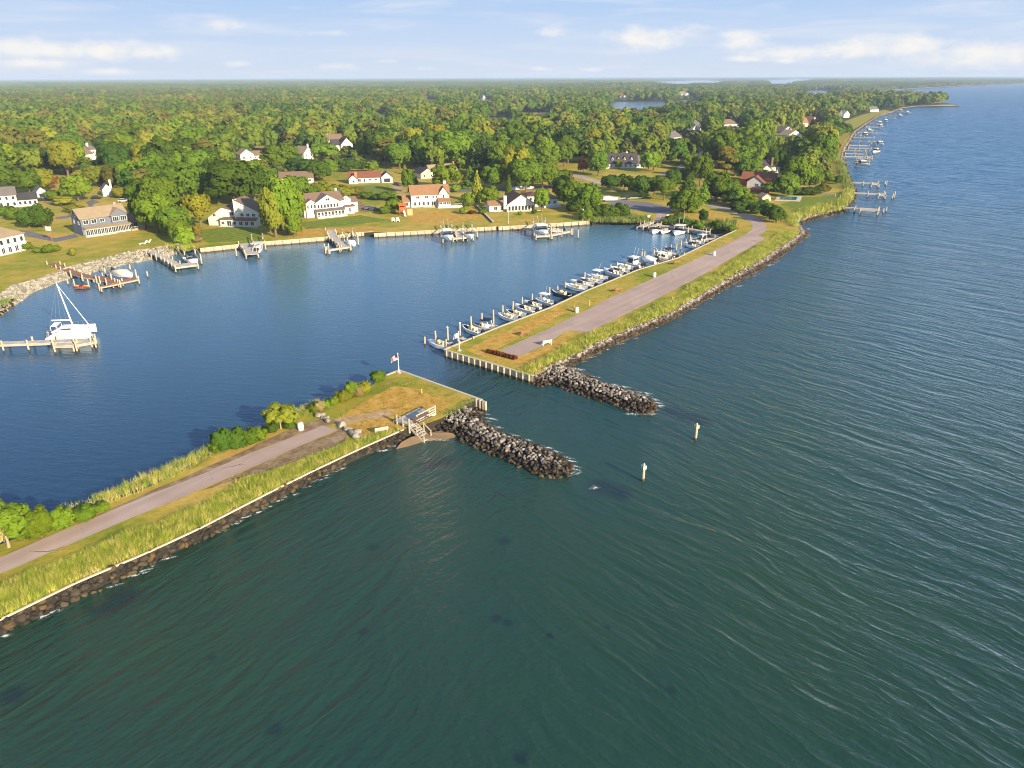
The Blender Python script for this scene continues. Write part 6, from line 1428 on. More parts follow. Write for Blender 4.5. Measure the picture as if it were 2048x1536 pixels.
def trunk(kind, pale):
    k = (kind, pale)
    if k not in TRK:
        b = MB()
        if kind == 'bush':
            for a in (0, 2.1, 4.2): b.tube([(0, 0, 0), (math.cos(a) * .12, math.sin(a) * .12, .35), (math.cos(a) * .3, math.sin(a) * .3, .75)], [.02, .016, .008], 5)
        elif kind in ('cone', 'pads'): b.tube([(0, 0, 0), (.005, 0, .5), (0, .005, .95)], [.022, .015, .004], 7)
        else:
            b.tube([(0, 0, 0), (.006, .004, .12), (.0, .01, .3), (.01, 0, .6)], [.034, .024, .02, .008], 8)
            for a, z in ((.3, .22), (2.3, .26), (4.4, .3), (5.4, .36)): b.tube([(0, .01, z), (math.cos(a) * .10, math.sin(a) * .10, z + .12), (math.cos(a) * .2, math.sin(a) * .2, z + .32)], [.014, .010, .004], 5)
        TRK[k] = b.mesh('trunk', M['palebark'] if pale else M['bark'])
    return TRK[k]
COL = dict(b=(.155, .235, .019), m=(.108, .178, .017), d=(.066, .120, .015), y=(.23, .245, .024), o=(.155, .145, .026), r=(.27, .085, .028), p=(.07, .115, .022), t=(.26, .20, .08), c=(.17, .05, .025))
CN = dict(b='bright green', m='mid green', d='dark green', y='yellow-green', o='olive brown', r='rust red', p='blue-green', t='straw coloured', c='dark red-brown')
KN = dict(round='round-crowned tree', tall='tall full tree', open='loose open tree', cone='conifer', pads='layered pine', bush='bush')
MARKS = [('the white house at the left edge', 20, 505), ('the white house with a wing', 40, 412), ('the long blue house', 230, 468), ('the slant-roofed house', 467, 452), ('the big white house', 660, 435), ('the orange-roofed house', 860, 413), ('the maroon-roofed cottage', 1030, 423),
         ('the deck house', 1090, 415), ('the red-roofed ranch', 735, 366), ('the tan brown-roofed house', 880, 355), ('the low bungalow', 592, 367), ('the tall gabled house', 624, 323), ('the twin-gabled house', 688, 301), ('the beige-roofed house', 505, 320), ('the tall-chimney house', 185, 321),
         ('the dormer house', 1240, 336), ('the red house', 1510, 386), ('the grey-gabled house', 1580, 277), ('the pink-roofed house', 1620, 255), ('the hip-roofed house', 1462, 261), ('the boat ramp', 1305, 445), ('the parking area', 1285, 415), ('the swimming pool', 1577, 397),
         ('the picnic platform', 842, 843), ('the near road end', 660, 850), ('the near flagpole', 797, 745), ('the white flag', 918, 700), ('the causeway road', 300, 1020), ('the creek', 1290, 208), ('the wooded point', 1880, 208), ('the small pond', 990, 235), ('the sandy lot', 148, 352)]
def rel(x, y):
    best = min(MARKS, key=lambda m: math.hypot(m[1] - x, (m[2] - y) * 2.2)); n, mx, my = best
    dx, dy = x - mx, y - my
    if abs(dx) > abs(dy) * 2.2: return ('left of ' if dx < 0 else 'right of ') + n
    if dy < 0: return 'behind ' + n
    return 'in front of ' + n
TREES = []
def tree(cx, yb, yt, w_, kind='round', col='m', pale=False, lod=0, var=None, base=None, H=None, W=None, cz=None):
    p = base if base is not None else G(cx, yb)
    pp = ppm(p)
    H = H or max(.6, (yb - yt) / pp / .98); W = W or w_ / pp
    lab = '%s %s %s' % (CN[col], KN[kind], rel(cx, yb))
    nm = 'bush' if kind == 'bush' else 'pine_tree' if kind in ('cone', 'pads') else 'tree'
    r = thing(nm, lab, 'bush' if kind == 'bush' else 'tree', tuple(p), RND.uniform(0, 6.28), 'trees and bushes of the wooded shore')
    lo = {'bush': .0, 'cone': .03, 'pads': .28, 'open': .14}.get(kind, .05) if cz is None else cz
    me = crowns(kind, lod); c_ = put(me[RND.randrange(len(me)) if var is None else var], 'crown', r, (0, 0, H * (lo + (1 - lo) / 2)))
    c_.scale = (W / 2 * 1.06, W / 2 * 1.06, H * (1 - lo) / 2 * 1.05); j = RND.uniform(.82, 1.18); q = RND.uniform(-.1, .1)
    c = COL[col]; c_.color = (c[0] * j * (1 + q), c[1] * j, c[2] * j * (1 - q), 1)
    tk = put(trunk(kind, pale), 'trunk', r); tk.scale = (H, H, H)
    TREES.append((r, p, W)); return r
HAND = [  # crown centre x, base y, top y, crown width (photo pixels), kind, colour
    # near spit
    (18, 1094, 996, 95, 'open', 'b', 1), (85, 1076, 1004, 62, 'bush', 'b'), (128, 1060, 1004, 58, 'bush', 'b'), (172, 1042, 1008, 50, 'bush', 'b'), (60, 1080, 1015, 60, 'bush', 'm'), (205, 1024, 1002, 34, 'bush', 'b'), (-25, 1105, 1030, 60, 'bush', 'm'),
    (448, 905, 848, 52, 'bush', 'd'), (475, 900, 845, 55, 'bush', 'd'), (502, 890, 849, 46, 'bush', 'm'), (520, 882, 852, 38, 'bush', 'b'), (436, 908, 872, 34, 'bush', 'm'), (562, 858, 806, 68, 'open', 'y', 1), (545, 866, 842, 30, 'bush', 'd'), (580, 858, 840, 26, 'bush', 'm'),
    (640, 823, 797, 26, 'bush', 't'), (652, 818, 798, 22, 'bush', 'b'), (668, 811, 792, 22, 'bush', 'b'), (684, 806, 776, 34, 'bush', 'y'), (704, 794, 757, 34, 'bush', 'b'), (716, 795, 770, 26, 'bush', 't'), (730, 786, 762, 32, 'bush', 'y'), (697, 800, 778, 26, 'bush', 'y'), (757, 765, 738, 36, 'bush', 'b'), (628, 826, 806, 20, 'bush', 'b'),
    # cove lawns
    (58, 456, 412, 44, 'bush', 'd'), (88, 455, 410, 46, 'bush', 'd'), (74, 452, 408, 46, 'bush', 'd'), (28, 440, 412, 34, 'bush', 'm'), (10, 432, 410, 34, 'bush', 'm'), (158, 403, 348, 57, 'round', 'b'), (128, 410, 390, 46, 'bush', 'y'), (150, 424, 408, 40, 'bush', 'y'), (108, 402, 378, 34, 'bush', 'm'),
    (102, 378, 345, 34, 'round', 'r'), (60, 388, 338, 54, 'round', 'm'), (26, 376, 340, 60, 'round', 'm'), (88, 380, 336, 50, 'round', 'y'), (240, 396, 372, 34, 'bush', 'y'), (205, 372, 330, 60, 'round', 'y'), (230, 376, 332, 44, 'round', 'o'),
    (300, 440, 356, 74, 'round', 'm'), (330, 452, 352, 84, 'round', 'm'), (318, 466, 384, 72, 'round', 'b'), (352, 472, 410, 66, 'round', 'm'), (292, 455, 400, 46, 'round', 'm'), (372, 492, 450, 42, 'bush', 'b'), (360, 486, 440, 40, 'round', 'b'), (402, 456, 384, 58, 'open', 'y'), (396, 474, 446, 22, 'bush', 'o'), (395, 484, 470, 26, 'bush', 't'),
    (55, 500, 484, 26, 'bush', 'b'), (98, 506, 488, 26, 'bush', 'b'), (112, 503, 488, 22, 'bush', 'b'), (147, 512, 494, 15, 'bush', 'y'), (76, 505, 494, 20, 'bush', 'm'),
    (470, 412, 322, 104, 'round', 'd'), (408, 400, 330, 80, 'round', 'm'), (370, 408, 325, 84, 'round', 'm'), (440, 395, 318, 70, 'round', 'd'), (510, 402, 335, 66, 'round', 'd'), (425, 448, 432, 18, 'bush', 'd'), (340, 395, 318, 76, 'round', 'm'),
    (575, 470, 352, 70, 'round', 'b'), (552, 474, 376, 52, 'round', 'y'), (541, 464, 420, 30, 'round', 'b'), (590, 474, 430, 34, 'round', 'b'), (562, 460, 366, 60, 'round', 'b'), (604, 420, 352, 50, 'round', 'm'), (620, 404, 366, 46, 'round', 'm'), (592, 440, 375, 48, 'round', 'b'),
    (640, 396, 362, 46, 'bush', 'y'), (664, 394, 366, 44, 'bush', 'y'), (690, 394, 370, 40, 'bush', 'y'), (712, 392, 372, 34, 'bush', 'o'), (735, 398, 382, 36, 'bush', 'm'), (755, 400, 388, 30, 'bush', 'd'), (774, 400, 382, 40, 'bush', 'm'), (790, 426, 398, 38, 'round', 'b'), (770, 428, 412, 28, 'bush', 'm'), (800, 408, 392, 26, 'bush', 'm'),
    (816, 386, 336, 24, 'tall', 'b'), (828, 372, 340, 22, 'cone', 'd'), (893, 378, 327, 60, 'round', 'b'), (938, 414, 384, 32, 'bush', 'b'), (955, 404, 344, 30, 'cone', 'y'), (978, 414, 372, 44, 'round', 'b'), (940, 376, 334, 44, 'cone', 'm'), (985, 380, 330, 50, 'round', 'm'), (965, 428, 417, 18, 'bush', 'm'), (912, 384, 368, 22, 'bush', 'b'),
    (1018, 400, 352, 20, 'cone', 'm'), (1020, 404, 386, 28, 'cone', 'd'), (1083, 424, 374, 32, 'tall', 'b'), (1068, 428, 418, 14, 'bush', 'd'), (1040, 430, 422, 12, 'bush', 'b'), (928, 428, 412, 24, 'bush', 'y'), (944, 428, 420, 18, 'bush', 'c'),
    (1052, 384, 318, 72, 'round', 'm'), (1085, 378, 322, 62, 'round', 'm'), (1120, 378, 340, 56, 'round', 'm'), (1012, 360, 312, 56, 'round', 'd'), (1150, 420, 362, 66, 'round', 'm'), (1176, 424, 368, 52, 'round', 'm'), (1140, 402, 344, 34, 'cone', 'o'), (1128, 400, 352, 50, 'round', 'd'), (1196, 436, 406, 50, 'bush', 'm'), (1218, 438, 408, 46, 'bush', 'm'), (1243, 436, 405, 34, 'bush', 'd'), (1172, 440, 412, 34, 'bush', 'm'), (1150, 424, 398, 46, 'bush', 'd'),
    (1222, 382, 350, 40, 'round', 'd'), (1248, 382, 349, 42, 'round', 'd'), (1282, 396, 352, 50, 'round', 'd'), (1308, 392, 352, 46, 'round', 'd'), (1328, 400, 354, 50, 'open', 'm'), (1368, 430, 376, 60, 'round', 'm'), (1356, 426, 392, 44, 'round', 'm'), (1380, 424, 388, 40, 'cone', 'b'),
    (1406, 406, 366, 34, 'cone', 'b'), (1432, 402, 344, 56, 'round', 'm'), (1376, 388, 348, 44, 'cone', 'd'), (1347, 372, 340, 32, 'round', 'd'), (1362, 366, 340, 26, 'round', 'd'), (1400, 372, 308, 46, 'round', 'm'), (1392, 360, 322, 44, 'round', 'm'), (1458, 404, 358, 44, 'round', 'm'), (1476, 412, 372, 44, 'round', 'b'), (1495, 418, 388, 44, 'bush', 'm'), (1515, 428, 402, 42, 'bush', 'd'), (1538, 438, 404, 44, 'bush', 'd'), (1552, 446, 410, 36, 'bush', 'm'), (1478, 425, 402, 40, 'bush', 'd'), (1528, 412, 398, 26, 'bush', 'b'), (1440, 400, 376, 40, 'round', 'd'), (1462, 412, 385, 42, 'round', 'd'), (1500, 408, 385, 30, 'bush', 'y'),
    (1406, 446, 416, 22, 'bush', 'd'), (1432, 458, 440, 26, 'bush', 'd'), (1345, 446, 430, 30, 'bush', 'd'), (1372, 452, 436, 30, 'bush', 'd'), (1396, 456, 440, 26, 'bush', 'm'), (1358, 440, 424, 24, 'bush', 'm'), (1458, 462, 450, 26, 'bush', 'm'),
    (1590, 384, 314, 62, 'round', 'b'), (1618, 380, 330, 48, 'round', 'm'), (1642, 372, 338, 42, 'round', 'm'), (1640, 348, 298, 44, 'round', 'm'), (1612, 342, 300, 54, 'round', 'm'), (1672, 368, 350, 24, 'bush', 'd'), (1655, 364, 350, 22, 'bush', 'd'), (1648, 386, 366, 26, 'bush', 'o'), (1580, 378, 350, 40, 'round', 'm'), (1552, 346, 300, 40, 'round', 'd'), (1497, 362, 316, 56, 'round', 'm'), (1470, 352, 292, 64, 'round', 'm'), (1500, 330, 270, 60, 'round', 'm'), (1540, 330, 290, 50, 'round', 'm'), (1448, 346, 305, 34, 'round', 'o'), (1570, 385, 366, 30, 'bush', 'y'), (1626, 390, 372, 40, 'bush', 'd'), (1605, 390, 374, 36, 'bush', 'd'),
    (1656, 300, 282, 28, 'bush', 'r'), (1670, 298, 284, 22, 'bush', 'r'), (1640, 298, 252, 48, 'round', 'd'), (1662, 276, 252, 44, 'round', 'm'), (1684, 272, 246, 36, 'round', 'm'), (1630, 300, 268, 40, 'round', 'm'), (1604, 300, 282, 50, 'bush', 'd'), (1628, 262, 236, 22, 'bush', 'c'),
    (1238, 338, 318, 14, 'bush', 'y'), (1196, 352, 302, 42, 'round', 'm'), (1297, 344, 302, 38, 'round', 'b'), (1306, 342, 304, 34, 'round', 'b'), (1325, 326, 296, 30, 'round', 'o'), (1362, 322, 274, 34, 'tall', 'o'), (1166, 346, 318, 24, 'round', 'r'), (1196, 342, 330, 20, 'bush', 'c'), (1380, 340, 310, 40, 'round', 'b'), (1420, 330, 296, 34, 'round', 'o'),
    (130, 348, 285, 66, 'round', 'd'), (145, 345, 282, 62, 'round', 'b'), (214, 314, 270, 42, 'round', 'd'), (180, 290, 252, 50, 'cone', 'y'), (250, 342, 300, 90, 'round', 'd'), (310, 330, 284, 84, 'round', 'o'), (255, 330, 270, 70, 'round', 'b'), (5, 350, 286, 80, 'round', 'b'), (68, 340, 286, 70, 'round', 'm'), (30, 330, 256, 66, 'open', 'o'), (95, 318, 256, 60, 'round', 'y'), (745, 345, 322, 28, 'round', 'b'), (700, 344, 318, 46, 'round', 'd'), (640, 362, 322, 50, 'round', 'm'), (660, 352, 318, 40, 'round', 'm'), (724, 338, 322, 24, 'bush', 'd'),
    (810, 348, 330, 16, 'cone', 'y'), (652, 322, 288, 56, 'round', 'b'), (728, 318, 276, 30, 'tall', 'b'), (780, 312, 256, 44, 'round', 'd'), (800, 338, 286, 56, 'round', 'm'), (848, 330, 272, 66, 'round', 'd'), (910, 336, 262, 80, 'round', 'b'), (960, 332, 270, 80, 'round', 'm'), (560, 342, 290, 74, 'round', 'b'), (600, 350, 318, 60, 'round', 'd'), (505, 362, 320, 66, 'round', 'b'), (530, 368, 330, 50, 'round', 'm')]
for h_ in HAND: tree(h_[0], h_[1], h_[2], h_[3], h_[4], h_[5], len(h_) > 6)
# dead brush row at the far spit road end
for i in range(9):
    u = i / 8; tree(978 + 52 * u, 706 + 14 * u, 698 + 14 * u - RND.uniform(0, 3), 11 + RND.uniform(-2, 3), 'bush', 'c', lod=1)
# ------------------------------------------------------------------ scattered wood
KEEP = [  # screen boxes of things the wood must not hide (x0, top, x1, base)
    (0, 380, 80, 412), (84, 386, 104, 400), (145, 400, 285, 470), (205, 374, 236, 393), (415, 398, 520, 450), (604, 388, 720, 430), (806, 374, 902, 412), (985, 394, 1072, 424), (1048, 388, 1124, 414), (692, 345, 786, 368), (838, 331, 862, 352), (905, 340, 920, 350), (562, 352, 572, 362), (600, 352, 628, 362),
    (608, 298, 642, 324), (665, 266, 706, 300), (480, 306, 530, 318), (171, 291, 200, 322), (1214, 308, 1276, 336), (1486, 360, 1540, 390), (1522, 330, 1562, 345), (1552, 255, 1600, 276), (1604, 238, 1638, 248), (1447, 242, 1477, 254), (1386, 254, 1400, 260), (1342, 273, 1358, 280), (1676, 222, 1696, 232), (1738, 212, 1760, 221),
    (512, 294, 556, 306), (1110, 338, 1235, 374), (1320, 300, 1420, 352), (122, 346, 180, 358), (885, 374, 1065, 382), (702, 310, 740, 345), (1216, 204, 1330, 214), (1232, 212, 1290, 219), (1345, 199, 1390, 203), (1026, 172, 1044, 178), (985, 232, 1016, 238), (1312, 164, 1400, 168), (1530, 161, 1590, 167), (1606, 183, 1650, 187), (1238, 190, 1256, 200), (1362, 182, 1380, 194), (1046, 222, 1096, 228), (756, 225, 772, 230), (960, 195, 980, 203), (1640, 176, 1960, 182), (850, 198, 870, 203), (1450, 167, 1500, 170)]
CLEAR = [[(1702, 262), (1746, 240), (1795, 222), (1768, 218), (1720, 228), (1684, 242), (1668, 262), (1655, 292), (1662, 320), (1660, 345), (1650, 385), (1600, 395), (1560, 410), (1560, 470), (1720, 440), (1720, 300)],
         [(-200, 376), (60, 352), (130, 356), (215, 372), (262, 402), (420, 400), (520, 404), (600, 380), (690, 350), (780, 346), (840, 340), (930, 352), (990, 372), (1060, 380), (1090, 366), (1100, 338), (1180, 330), (1290, 322), (1330, 348), (1420, 300), (1440, 352), (1470, 400), (1560, 410), (1560, 900), (-200, 900)],
         [(1214, 203), (1335, 202), (1395, 198), (1395, 205), (1340, 210), (1310, 223), (1230, 225)], [(958, 238), (1018, 230), (1024, 237), (985, 244)], [(1020, 170), (1048, 169), (1046, 181), (1026, 181)], [(1296, 164), (1400, 160), (1484, 163), (1410, 174), (1340, 178)], [(1526, 161), (1600, 158), (1634, 160), (1577, 172.5), (1532, 174.5)], [(1596, 182), (1650, 179.5), (1676, 182.3), (1657, 190), (1610, 195)],
         [(1042, 226), (1100, 224), (1098, 230), (1044, 230)], [(754, 228), (774, 226), (772, 232), (756, 232)], [(1444, 169), (1510, 166), (1505, 171)], [(846, 200), (870, 199), (868, 204)], [(920, 200), (985, 199), (985, 205), (930, 206)], [(1872, 212), (1876, 208), (1910, 206), (1925, 212)]]
for q in ([(1042, 226), (1100, 224), (1098, 230), (1044, 230)], [(754, 228), (774, 226), (772, 232), (756, 232)], [(1444, 169), (1510, 166), (1505, 171)], [(846, 200), (870, 199), (868, 204)], [(920, 200), (985, 199), (985, 205), (930, 206)]):
    patch('field', q, MSD if q[0][0] != 1444 else MGREEN, 'open dry field in the far wood', .1)
mp2 = [(p.x, p.y) for p in main_pts]
hb = [([(q.x, q.y) for q in h], sum(q.x for q in h) / 4, sum(q.y for q in h) / 4) for h in HOUSES]
occ = {}
def near_occ(x, y, r_):
    k = (int(x // 12), int(y // 12))
    for i in (-1, 0, 1):
        for j in (-1, 0, 1):
            for (a, b, r2) in occ.get((k[0] + i, k[1] + j), ()):
                if (a - x) ** 2 + (b - y) ** 2 < (r_ + r2) ** 2: return True
    return False
def add_occ(x, y, r_): occ.setdefault((int(x // 12), int(y // 12)), []).append((x, y, r_))
for r_, p, W in TREES: add_occ(p.x, p.y, W * .36)
cand = []
def allowed(x, y, H, W):
    p = Vector((x, y, LAND)); px, py = PX(p)
    if px < -80 or px > 2100: return None
    if not inside((x, y - 6), mp2) or not inside((x + (8 if px > 1500 else 0), y), mp2): return None
    for c_ in CLEAR:
        if inside((px, py), c_): return None
    pp = ppm(p); x0, x1, yt = px - W * pp * .5, px + W * pp * .5, py - H * pp * .97
    for a, t_, b, bb in KEEP:
        if py > bb - 1 and yt < bb - .8 and py > t_ and x1 > a and x0 < b and yt < bb - (bb - t_) * .25: return None
    if y < 900:
        for poly, hx, hy in hb:
            if abs(hx - x) < 40 and abs(hy - y) < 40 and inside((x, y), poly): return None
    return px, py, pp
y = 235.
while y < 1900:
    sp = 9.6 if y < 850 else 11.8 if y < 1300 else 13.5
    xw = y * .76 + 20; x = -xw
    while x < xw:
        X, Y = x + RND.uniform(-.5, .5) * sp, y + RND.uniform(-.5, .5) * sp
        q_ = RND.random(); H = 9.5 + 7.5 * q_ + RND.uniform(-1, 2); W = 8.5 + 7. * q_ * RND.uniform(.6, 1.1)
        # smaller ornamental trees where the neighbourhood is open
        k = allowed(X, Y, H, W)
        if k is None:
            H, W = RND.uniform(4, 7), RND.uniform(5, 7.5); k = allowed(X, Y, H, W)
        if k and not near_occ(X, Y, W * .33):
            cand.append((W * H * k[2] ** 2, X, Y, H, W, k[0], k[1])); add_occ(X, Y, W * .33)
        x += sp
    y += sp * .9
cand.sort(reverse=True)
NT_ = len([1 for r_, p, W in TREES])
nind = max(0, 298 - NT_)
def pick_kind(X, Y, px):
    u = RND.random(); wild = math.sin(X * .011 + 1.3) * math.cos(Y * .009 + .4)
    pine = .14 + (.34 if (px < 560 and Y > 620) else 0) + (.10 if wild > .3 else 0)
    if u < pine: return ('pads', RND.choice('oop')) if RND.random() < .55 else ('cone', 'p')
    if u < pine + .06: return 'cone', RND.choice('pmd')
    return RND.choice(('round', 'round', 'tall', 'open')), RND.choice('bbmmmdyyb' if wild < .2 else 'bmmddy')
for c_ in cand[:nind]:
    _, X, Y, H, W, px, py = c_; kd, cl_ = pick_kind(X, Y, px)
    tree(px, py, 0, 0, kd, cl_, lod=0 if Y < 420 else 1, base=Vector((X, Y, LAND)), H=H, W=W)
def far_proto(kind, n, s, sd):
    if kind == 'round': return leaf_faces(lobes_round(sd, 12), n, s, sd)
    if kind == 'tall': return leaf_faces(lobes_round(sd, 13, .45, .62, 1.), n, s, sd)
    if kind == 'pads': return leaf_faces(lobes_pads(sd), n, s * .9, sd, -1.1, .5, .5)
    return cone_faces(n, s, sd)
protos = [(*far_proto(k, n, s, sd), M[m_]) for k, n, s, sd, m_ in (('round', 700, .17, 1, 'wood1'), ('round', 700, .17, 2, 'wood1'), ('round', 700, .17, 3, 'wood1'), ('tall', 700, .17, 4, 'wood1'), ('tall', 700, .17, 5, 'wood1'), ('pads', 600, .18, 6, 'wood2'), ('pads', 600, .18, 7, 'wood2'), ('cone', 600, .18, 8, 'wood2'))]
def grove(sd, R=22., n=26):
    r = random.Random(sd); V, Fc = [], []
    for i in range(n):
        a, q = r.uniform(0, 6.28), R * math.sqrt(r.random()); cx, cy = math.cos(a) * q, math.sin(a) * q; w_ = r.uniform(3.8, 6.2); h = r.uniform(9, 15)
        v, f_ = leaf_faces(lobes_round(sd * 31 + i, 6, .6, .5), 70, .42, sd * 7 + i); k = len(V)
        V += [Vector((cx + p.x * w_, cy + p.y * w_, h * .5 + p.z * h * .5)) for p in v]; Fc += [tuple(a_ + k for a_ in q_) for q_ in f_]
    return V, Fc
ng = len(protos)
protos += [(*grove(s), M['wood3']) for s in (11, 12, 13, 14)]
pts_ = []
for c_ in cand[nind:]:
    _, X, Y, H, W, px, py = c_; kd, cl_ = pick_kind(X, Y, px)
    vi = {'round': RND.randrange(3), 'tall': 3 + RND.randrange(2), 'open': RND.randrange(3), 'pads': 5 + RND.randrange(2), 'cone': 7}[kd]
    pts_.append(((X, Y, LAND + H * .54), (W / 2 * 1.08, W / 2 * 1.08, H * .48), (0, 0, RND.uniform(0, 6.28)), vi))
def far_ok(X, Y):
    px, py = PX((X, Y, LAND))
    if not inside((X, Y - 14), mp2) or not inside((X + (16 if px > 1500 else 0), Y), mp2): return False
    for c2 in CLEAR[2:]:
        if inside((px, py), c2) or inside((px, py - 2.2), c2): return False
    for a, t_, b, bb in KEEP:
        if bb < 206 and a - 4 < px < b + 4 and t_ - 1 < py - 14 * ppm((X, Y, 0)) < bb - 1.2 and py > bb - .5: return False
    return True
y = 1900.
while y < 26000:
    sp, S_ = (27., 1.) if y < 4200 else (48., 1.5) if y < 9000 else (130., 3.2)
    xw = y * .74; x = -xw
    while x < xw:
        X, Y = x + RND.uniform(-.5, .5) * sp, y + RND.uniform(-.5, .5) * sp
        if (RND.random() < .97) and far_ok(X, Y):
            hz_ = RND.uniform(.8, 1.2) * (1 + .25 * math.sin(X * .004) * math.sin(Y * .003)) * (1.0 if S_ < 2 else .8)
            pts_.append(((X, Y, LAND), (S_, S_, min(1.5, hz_ * (1 if S_ < 2 else 1.2))), (0, 0, RND.uniform(0, 6.28)), ng + RND.randrange(4)))
        x += sp
    y += sp * .92
scatter('woodland', protos, pts_, 'broad mixed wood reaching from the houses to the horizon', 'woodland')
print('trees', len(TREES), 'cand', len(cand), 'wood', len(pts_))
# ------------------------------------------------------------------ reeds and tall grass
def tuft(sd, n, spread, lean, wd):
    r = random.Random(sd); V, Fc = [], []
    for i in range(n):
        a, q = r.uniform(0, 6.28), spread * math.sqrt(r.random()); x, y_ = math.cos(a) * q, math.sin(a) * q; h = r.uniform(.6, 1.05)
        la, ll = r.uniform(0, 6.28), lean * r.random(); ta = r.uniform(0, 6.28); tx, ty = math.cos(ta) * wd, math.sin(ta) * wd; k = len(V)
        mx_, my_ = x + math.cos(la) * ll * .35, y_ + math.sin(la) * ll * .35
        V += [(x - tx, y_ - ty, 0), (x + tx, y_ + ty, 0), (mx_ + tx * .8, my_ + ty * .8, h * .6), (mx_ - tx * .8, my_ - ty * .8, h * .6), (x + math.cos(la) * ll, y_ + math.sin(la) * ll, h)]
        Fc += [(k, k + 1, k + 2, k + 3), (k + 3, k + 2, k + 4)]
    return V, Fc
RB = [([(-60, 1196), (0, 1172), (107, 1130), (204, 1089), (290, 1061), (400, 1017), (486, 962), (536, 948), (629, 912), (720, 882), (790, 860), (803, 860), (720, 895), (629, 938), (546, 979), (400, 1053), (301, 1099), (150, 1163), (0, 1236), (-60, 1262)], .28, .72, 0),
      ([(1052, 747), (1116, 721), (1149, 706), (1194, 684), (1262, 653), (1340, 623), (1449, 559), (1517, 520), (1573, 485), (1600, 464), (1572, 462), (1540, 480), (1500, 504), (1440, 540), (1340, 600), (1262, 636), (1180, 670), (1130, 690), (1085, 718), (1050, 738)], .36, .78, 0),
      ([(1184, 444), (1276, 446), (1300, 444), (1301, 437), (1268, 433), (1215, 434), (1180, 438)], .7, 1.5, 1), ([(1322, 447), (1360, 453), (1415, 459), (1470, 461), (1474, 450), (1430, 446), (1380, 445), (1350, 437), (1332, 438)], .8, 2.0, 1),
      ([(1600, 456), (1588, 446), (1606, 436), (1640, 428), (1682, 420), (1702, 402), (1706, 384), (1694, 380), (1684, 398), (1655, 411), (1600, 424), (1574, 437), (1580, 452)], .9, 1.6, 0), ([(1694, 352), (1682, 320), (1676, 325), (1684, 356), (1694, 380), (1705, 381)], 1.1, 1.6, 1),
      ([(334, 494), (372, 503), (392, 499), (372, 494), (350, 490)], .7, 1.6, 0), ([(193, 1014), (279, 984), (354, 950), (440, 902), (436, 893), (350, 930), (275, 966), (190, 998)], .34, 1.1, 0), ([(574, 846), (640, 817), (636, 808), (600, 818), (570, 836)], .34, 1.1, 0), ([(380, 938), (440, 908), (480, 886), (560, 850), (620, 824), (700, 797), (745, 771), (742, 764), (690, 788), (610, 820), (545, 846), (470, 880), (376, 930)], .5, .6, 1),
      ([(0, 1086), (60, 1062), (190, 1014), (188, 1006), (50, 1052), (0, 1074)], .45, .9, 0), ([(1160, 440), (1182, 442), (1190, 438), (1160, 432)], .8, 1.4, 0), ([(895, 832), (925, 818), (945, 806), (950, 800), (920, 812), (890, 826)], .5, .4, 1), ([(1030, 742), (1056, 750), (1075, 738), (1060, 730)], .45, .5, 0), ([(12, 600), (28, 596), (20, 606), (0, 618)], .9, 1.2, 1)]
rp = []
for px, sp, ht, kd in RB:
    poly = [G(x, y_) for x, y_ in px]; xs = [p.x for p in poly]; ys = [p.y for p in poly]; x = min(xs)
    while x < max(xs):
        y = min(ys)
        while y < max(ys):
            q = (x + RND.uniform(-.5, .5) * sp, y + RND.uniform(-.5, .5) * sp)
            if inside(q, poly):
                n_ = math.sin(q[0] * .55 + 2 * math.sin(q[1] * .21)) * math.sin(q[1] * .43)
                h = ht * RND.uniform(.65, 1.1) * (1 + .45 * n_); s_ = max(.35, sp * 1.05)
                rp.append(((q[0], q[1], LAND - .02), (s_ * 1.25, s_ * 1.25, h), (0, 0, RND.uniform(0, 6.28)), (3 if kd else 0) + RND.randrange(3)))
            y += sp
        x += sp
scatter('tall_grass', [(*tuft(s, 15, .8, .9, .036), M['reed']) for s in (1, 2, 3)] + [(*tuft(s, 14, .8, .7, .045), M['greenreed']) for s in (4, 5, 6)], rp, 'yellow-green reeds and tall grass edging the spits and the basin', 'tall grass')
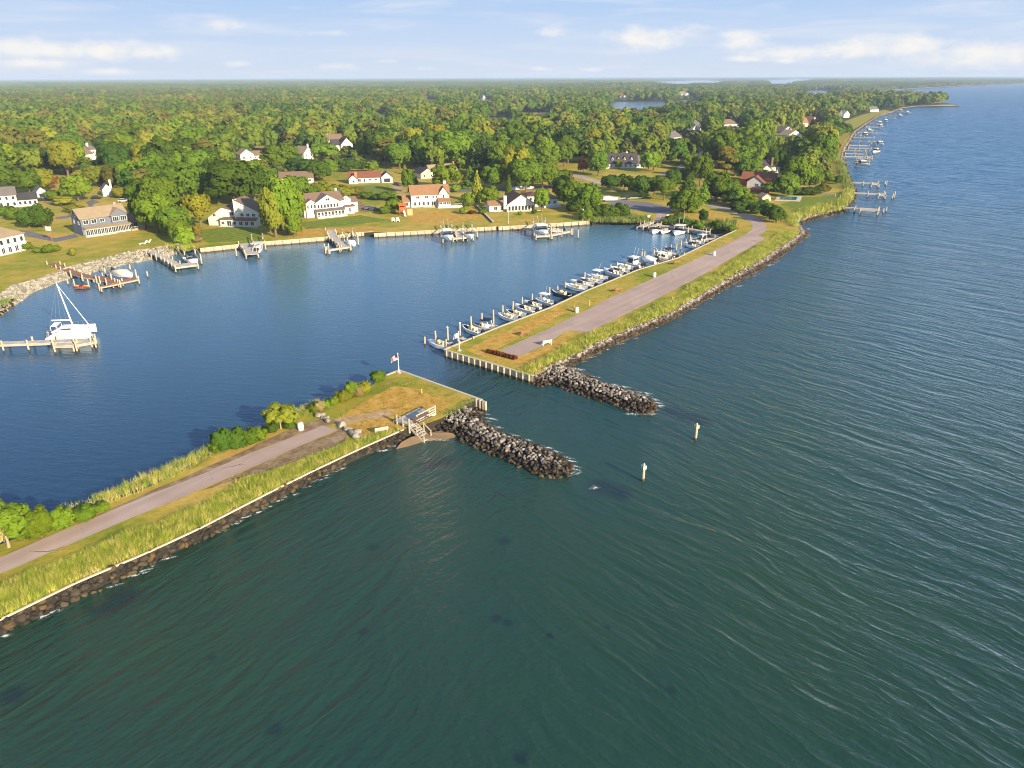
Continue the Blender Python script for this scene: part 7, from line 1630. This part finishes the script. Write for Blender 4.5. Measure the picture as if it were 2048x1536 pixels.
# low grass clumps that roughen the mown spits
lp = []
for px in ([(-60, 1160), (186, 1076), (400, 983), (496, 942), (690, 884), (800, 856), (720, 882), (629, 912), (486, 962), (400, 1017), (204, 1089), (0, 1172), (-60, 1196)], [(668, 835), (798, 745), (945, 802), (880, 830), (810, 852), (720, 880), (700, 862)], [(892, 700), (996, 657), (1100, 617), (1275, 542), (1440, 477), (1488, 468), (1404, 511), (1301, 558), (1210, 600), (1104, 653), (999, 700), (1036, 714), (1075, 698), (1107, 680), (1070, 740), (1050, 746)]):
    poly = [G(x, y_) for x, y_ in px]; xs = [p.x for p in poly]; ys = [p.y for p in poly]
    A_ = abs(sum(poly[i].x * poly[i - 1].y - poly[i - 1].x * poly[i].y for i in range(len(poly)))) / 2
    for i in range(int(A_ * 5)):
        q = (RND.uniform(min(xs), max(xs)), RND.uniform(min(ys), max(ys)))
        if inside(q, poly): lp.append(((q[0], q[1], LAND - .02), (.38, .38, RND.uniform(.10, .22)), (0, 0, RND.uniform(0, 6.28)), RND.randrange(3)))
M['turf'] = rnd_mat('turf_blades', [(0., (.12, .135, .02)), (.4, (.22, .175, .032)), (.75, (.34, .21, .055)), (1., (.42, .27, .10))], .95, 2.)
scatter('turf', [(*tuft(s, 8, .9, .9, .09), M['turf']) for s in (7, 8, 9)], lp, 'short dry turf on the two spits', 'turf')

# ------------------------------------------------------------------ labels: tell look-alikes apart by their order across the picture
bpy.context.view_layer.update()
ORD = ['leftmost', 'second from left', 'third from left', 'fourth from left', 'fifth from left', 'sixth from left', 'seventh from left', 'eighth from left', 'ninth from left', 'tenth from left']
NUM = ['', '', 'two', 'three', 'four', 'five', 'six', 'seven', 'eight', 'nine', 'ten']
by = {}
for o in list(C.objects):
    if o.parent is None and o.get('label') and not o.get('kind'): by.setdefault(o['label'], []).append(o)
for lab, os_ in by.items():
    n = len(os_)
    if n < 2 or n > 60: continue
    os_.sort(key=lambda o: PX(o.location)[0])
    for i, o in enumerate(os_):
        if n <= 10: o['label'] = lab + ', ' + (ORD[i] if i < n - 1 else 'rightmost')
        elif i < 10: o['label'] = lab + ', ' + ORD[i]
        elif n - i <= 10: o['label'] = lab + ', ' + (ORD[n - 1 - i].replace('left', 'right') if i < n - 1 else 'rightmost')
        else: o['label'] = lab + ', mid-row number %d' % (i + 1)
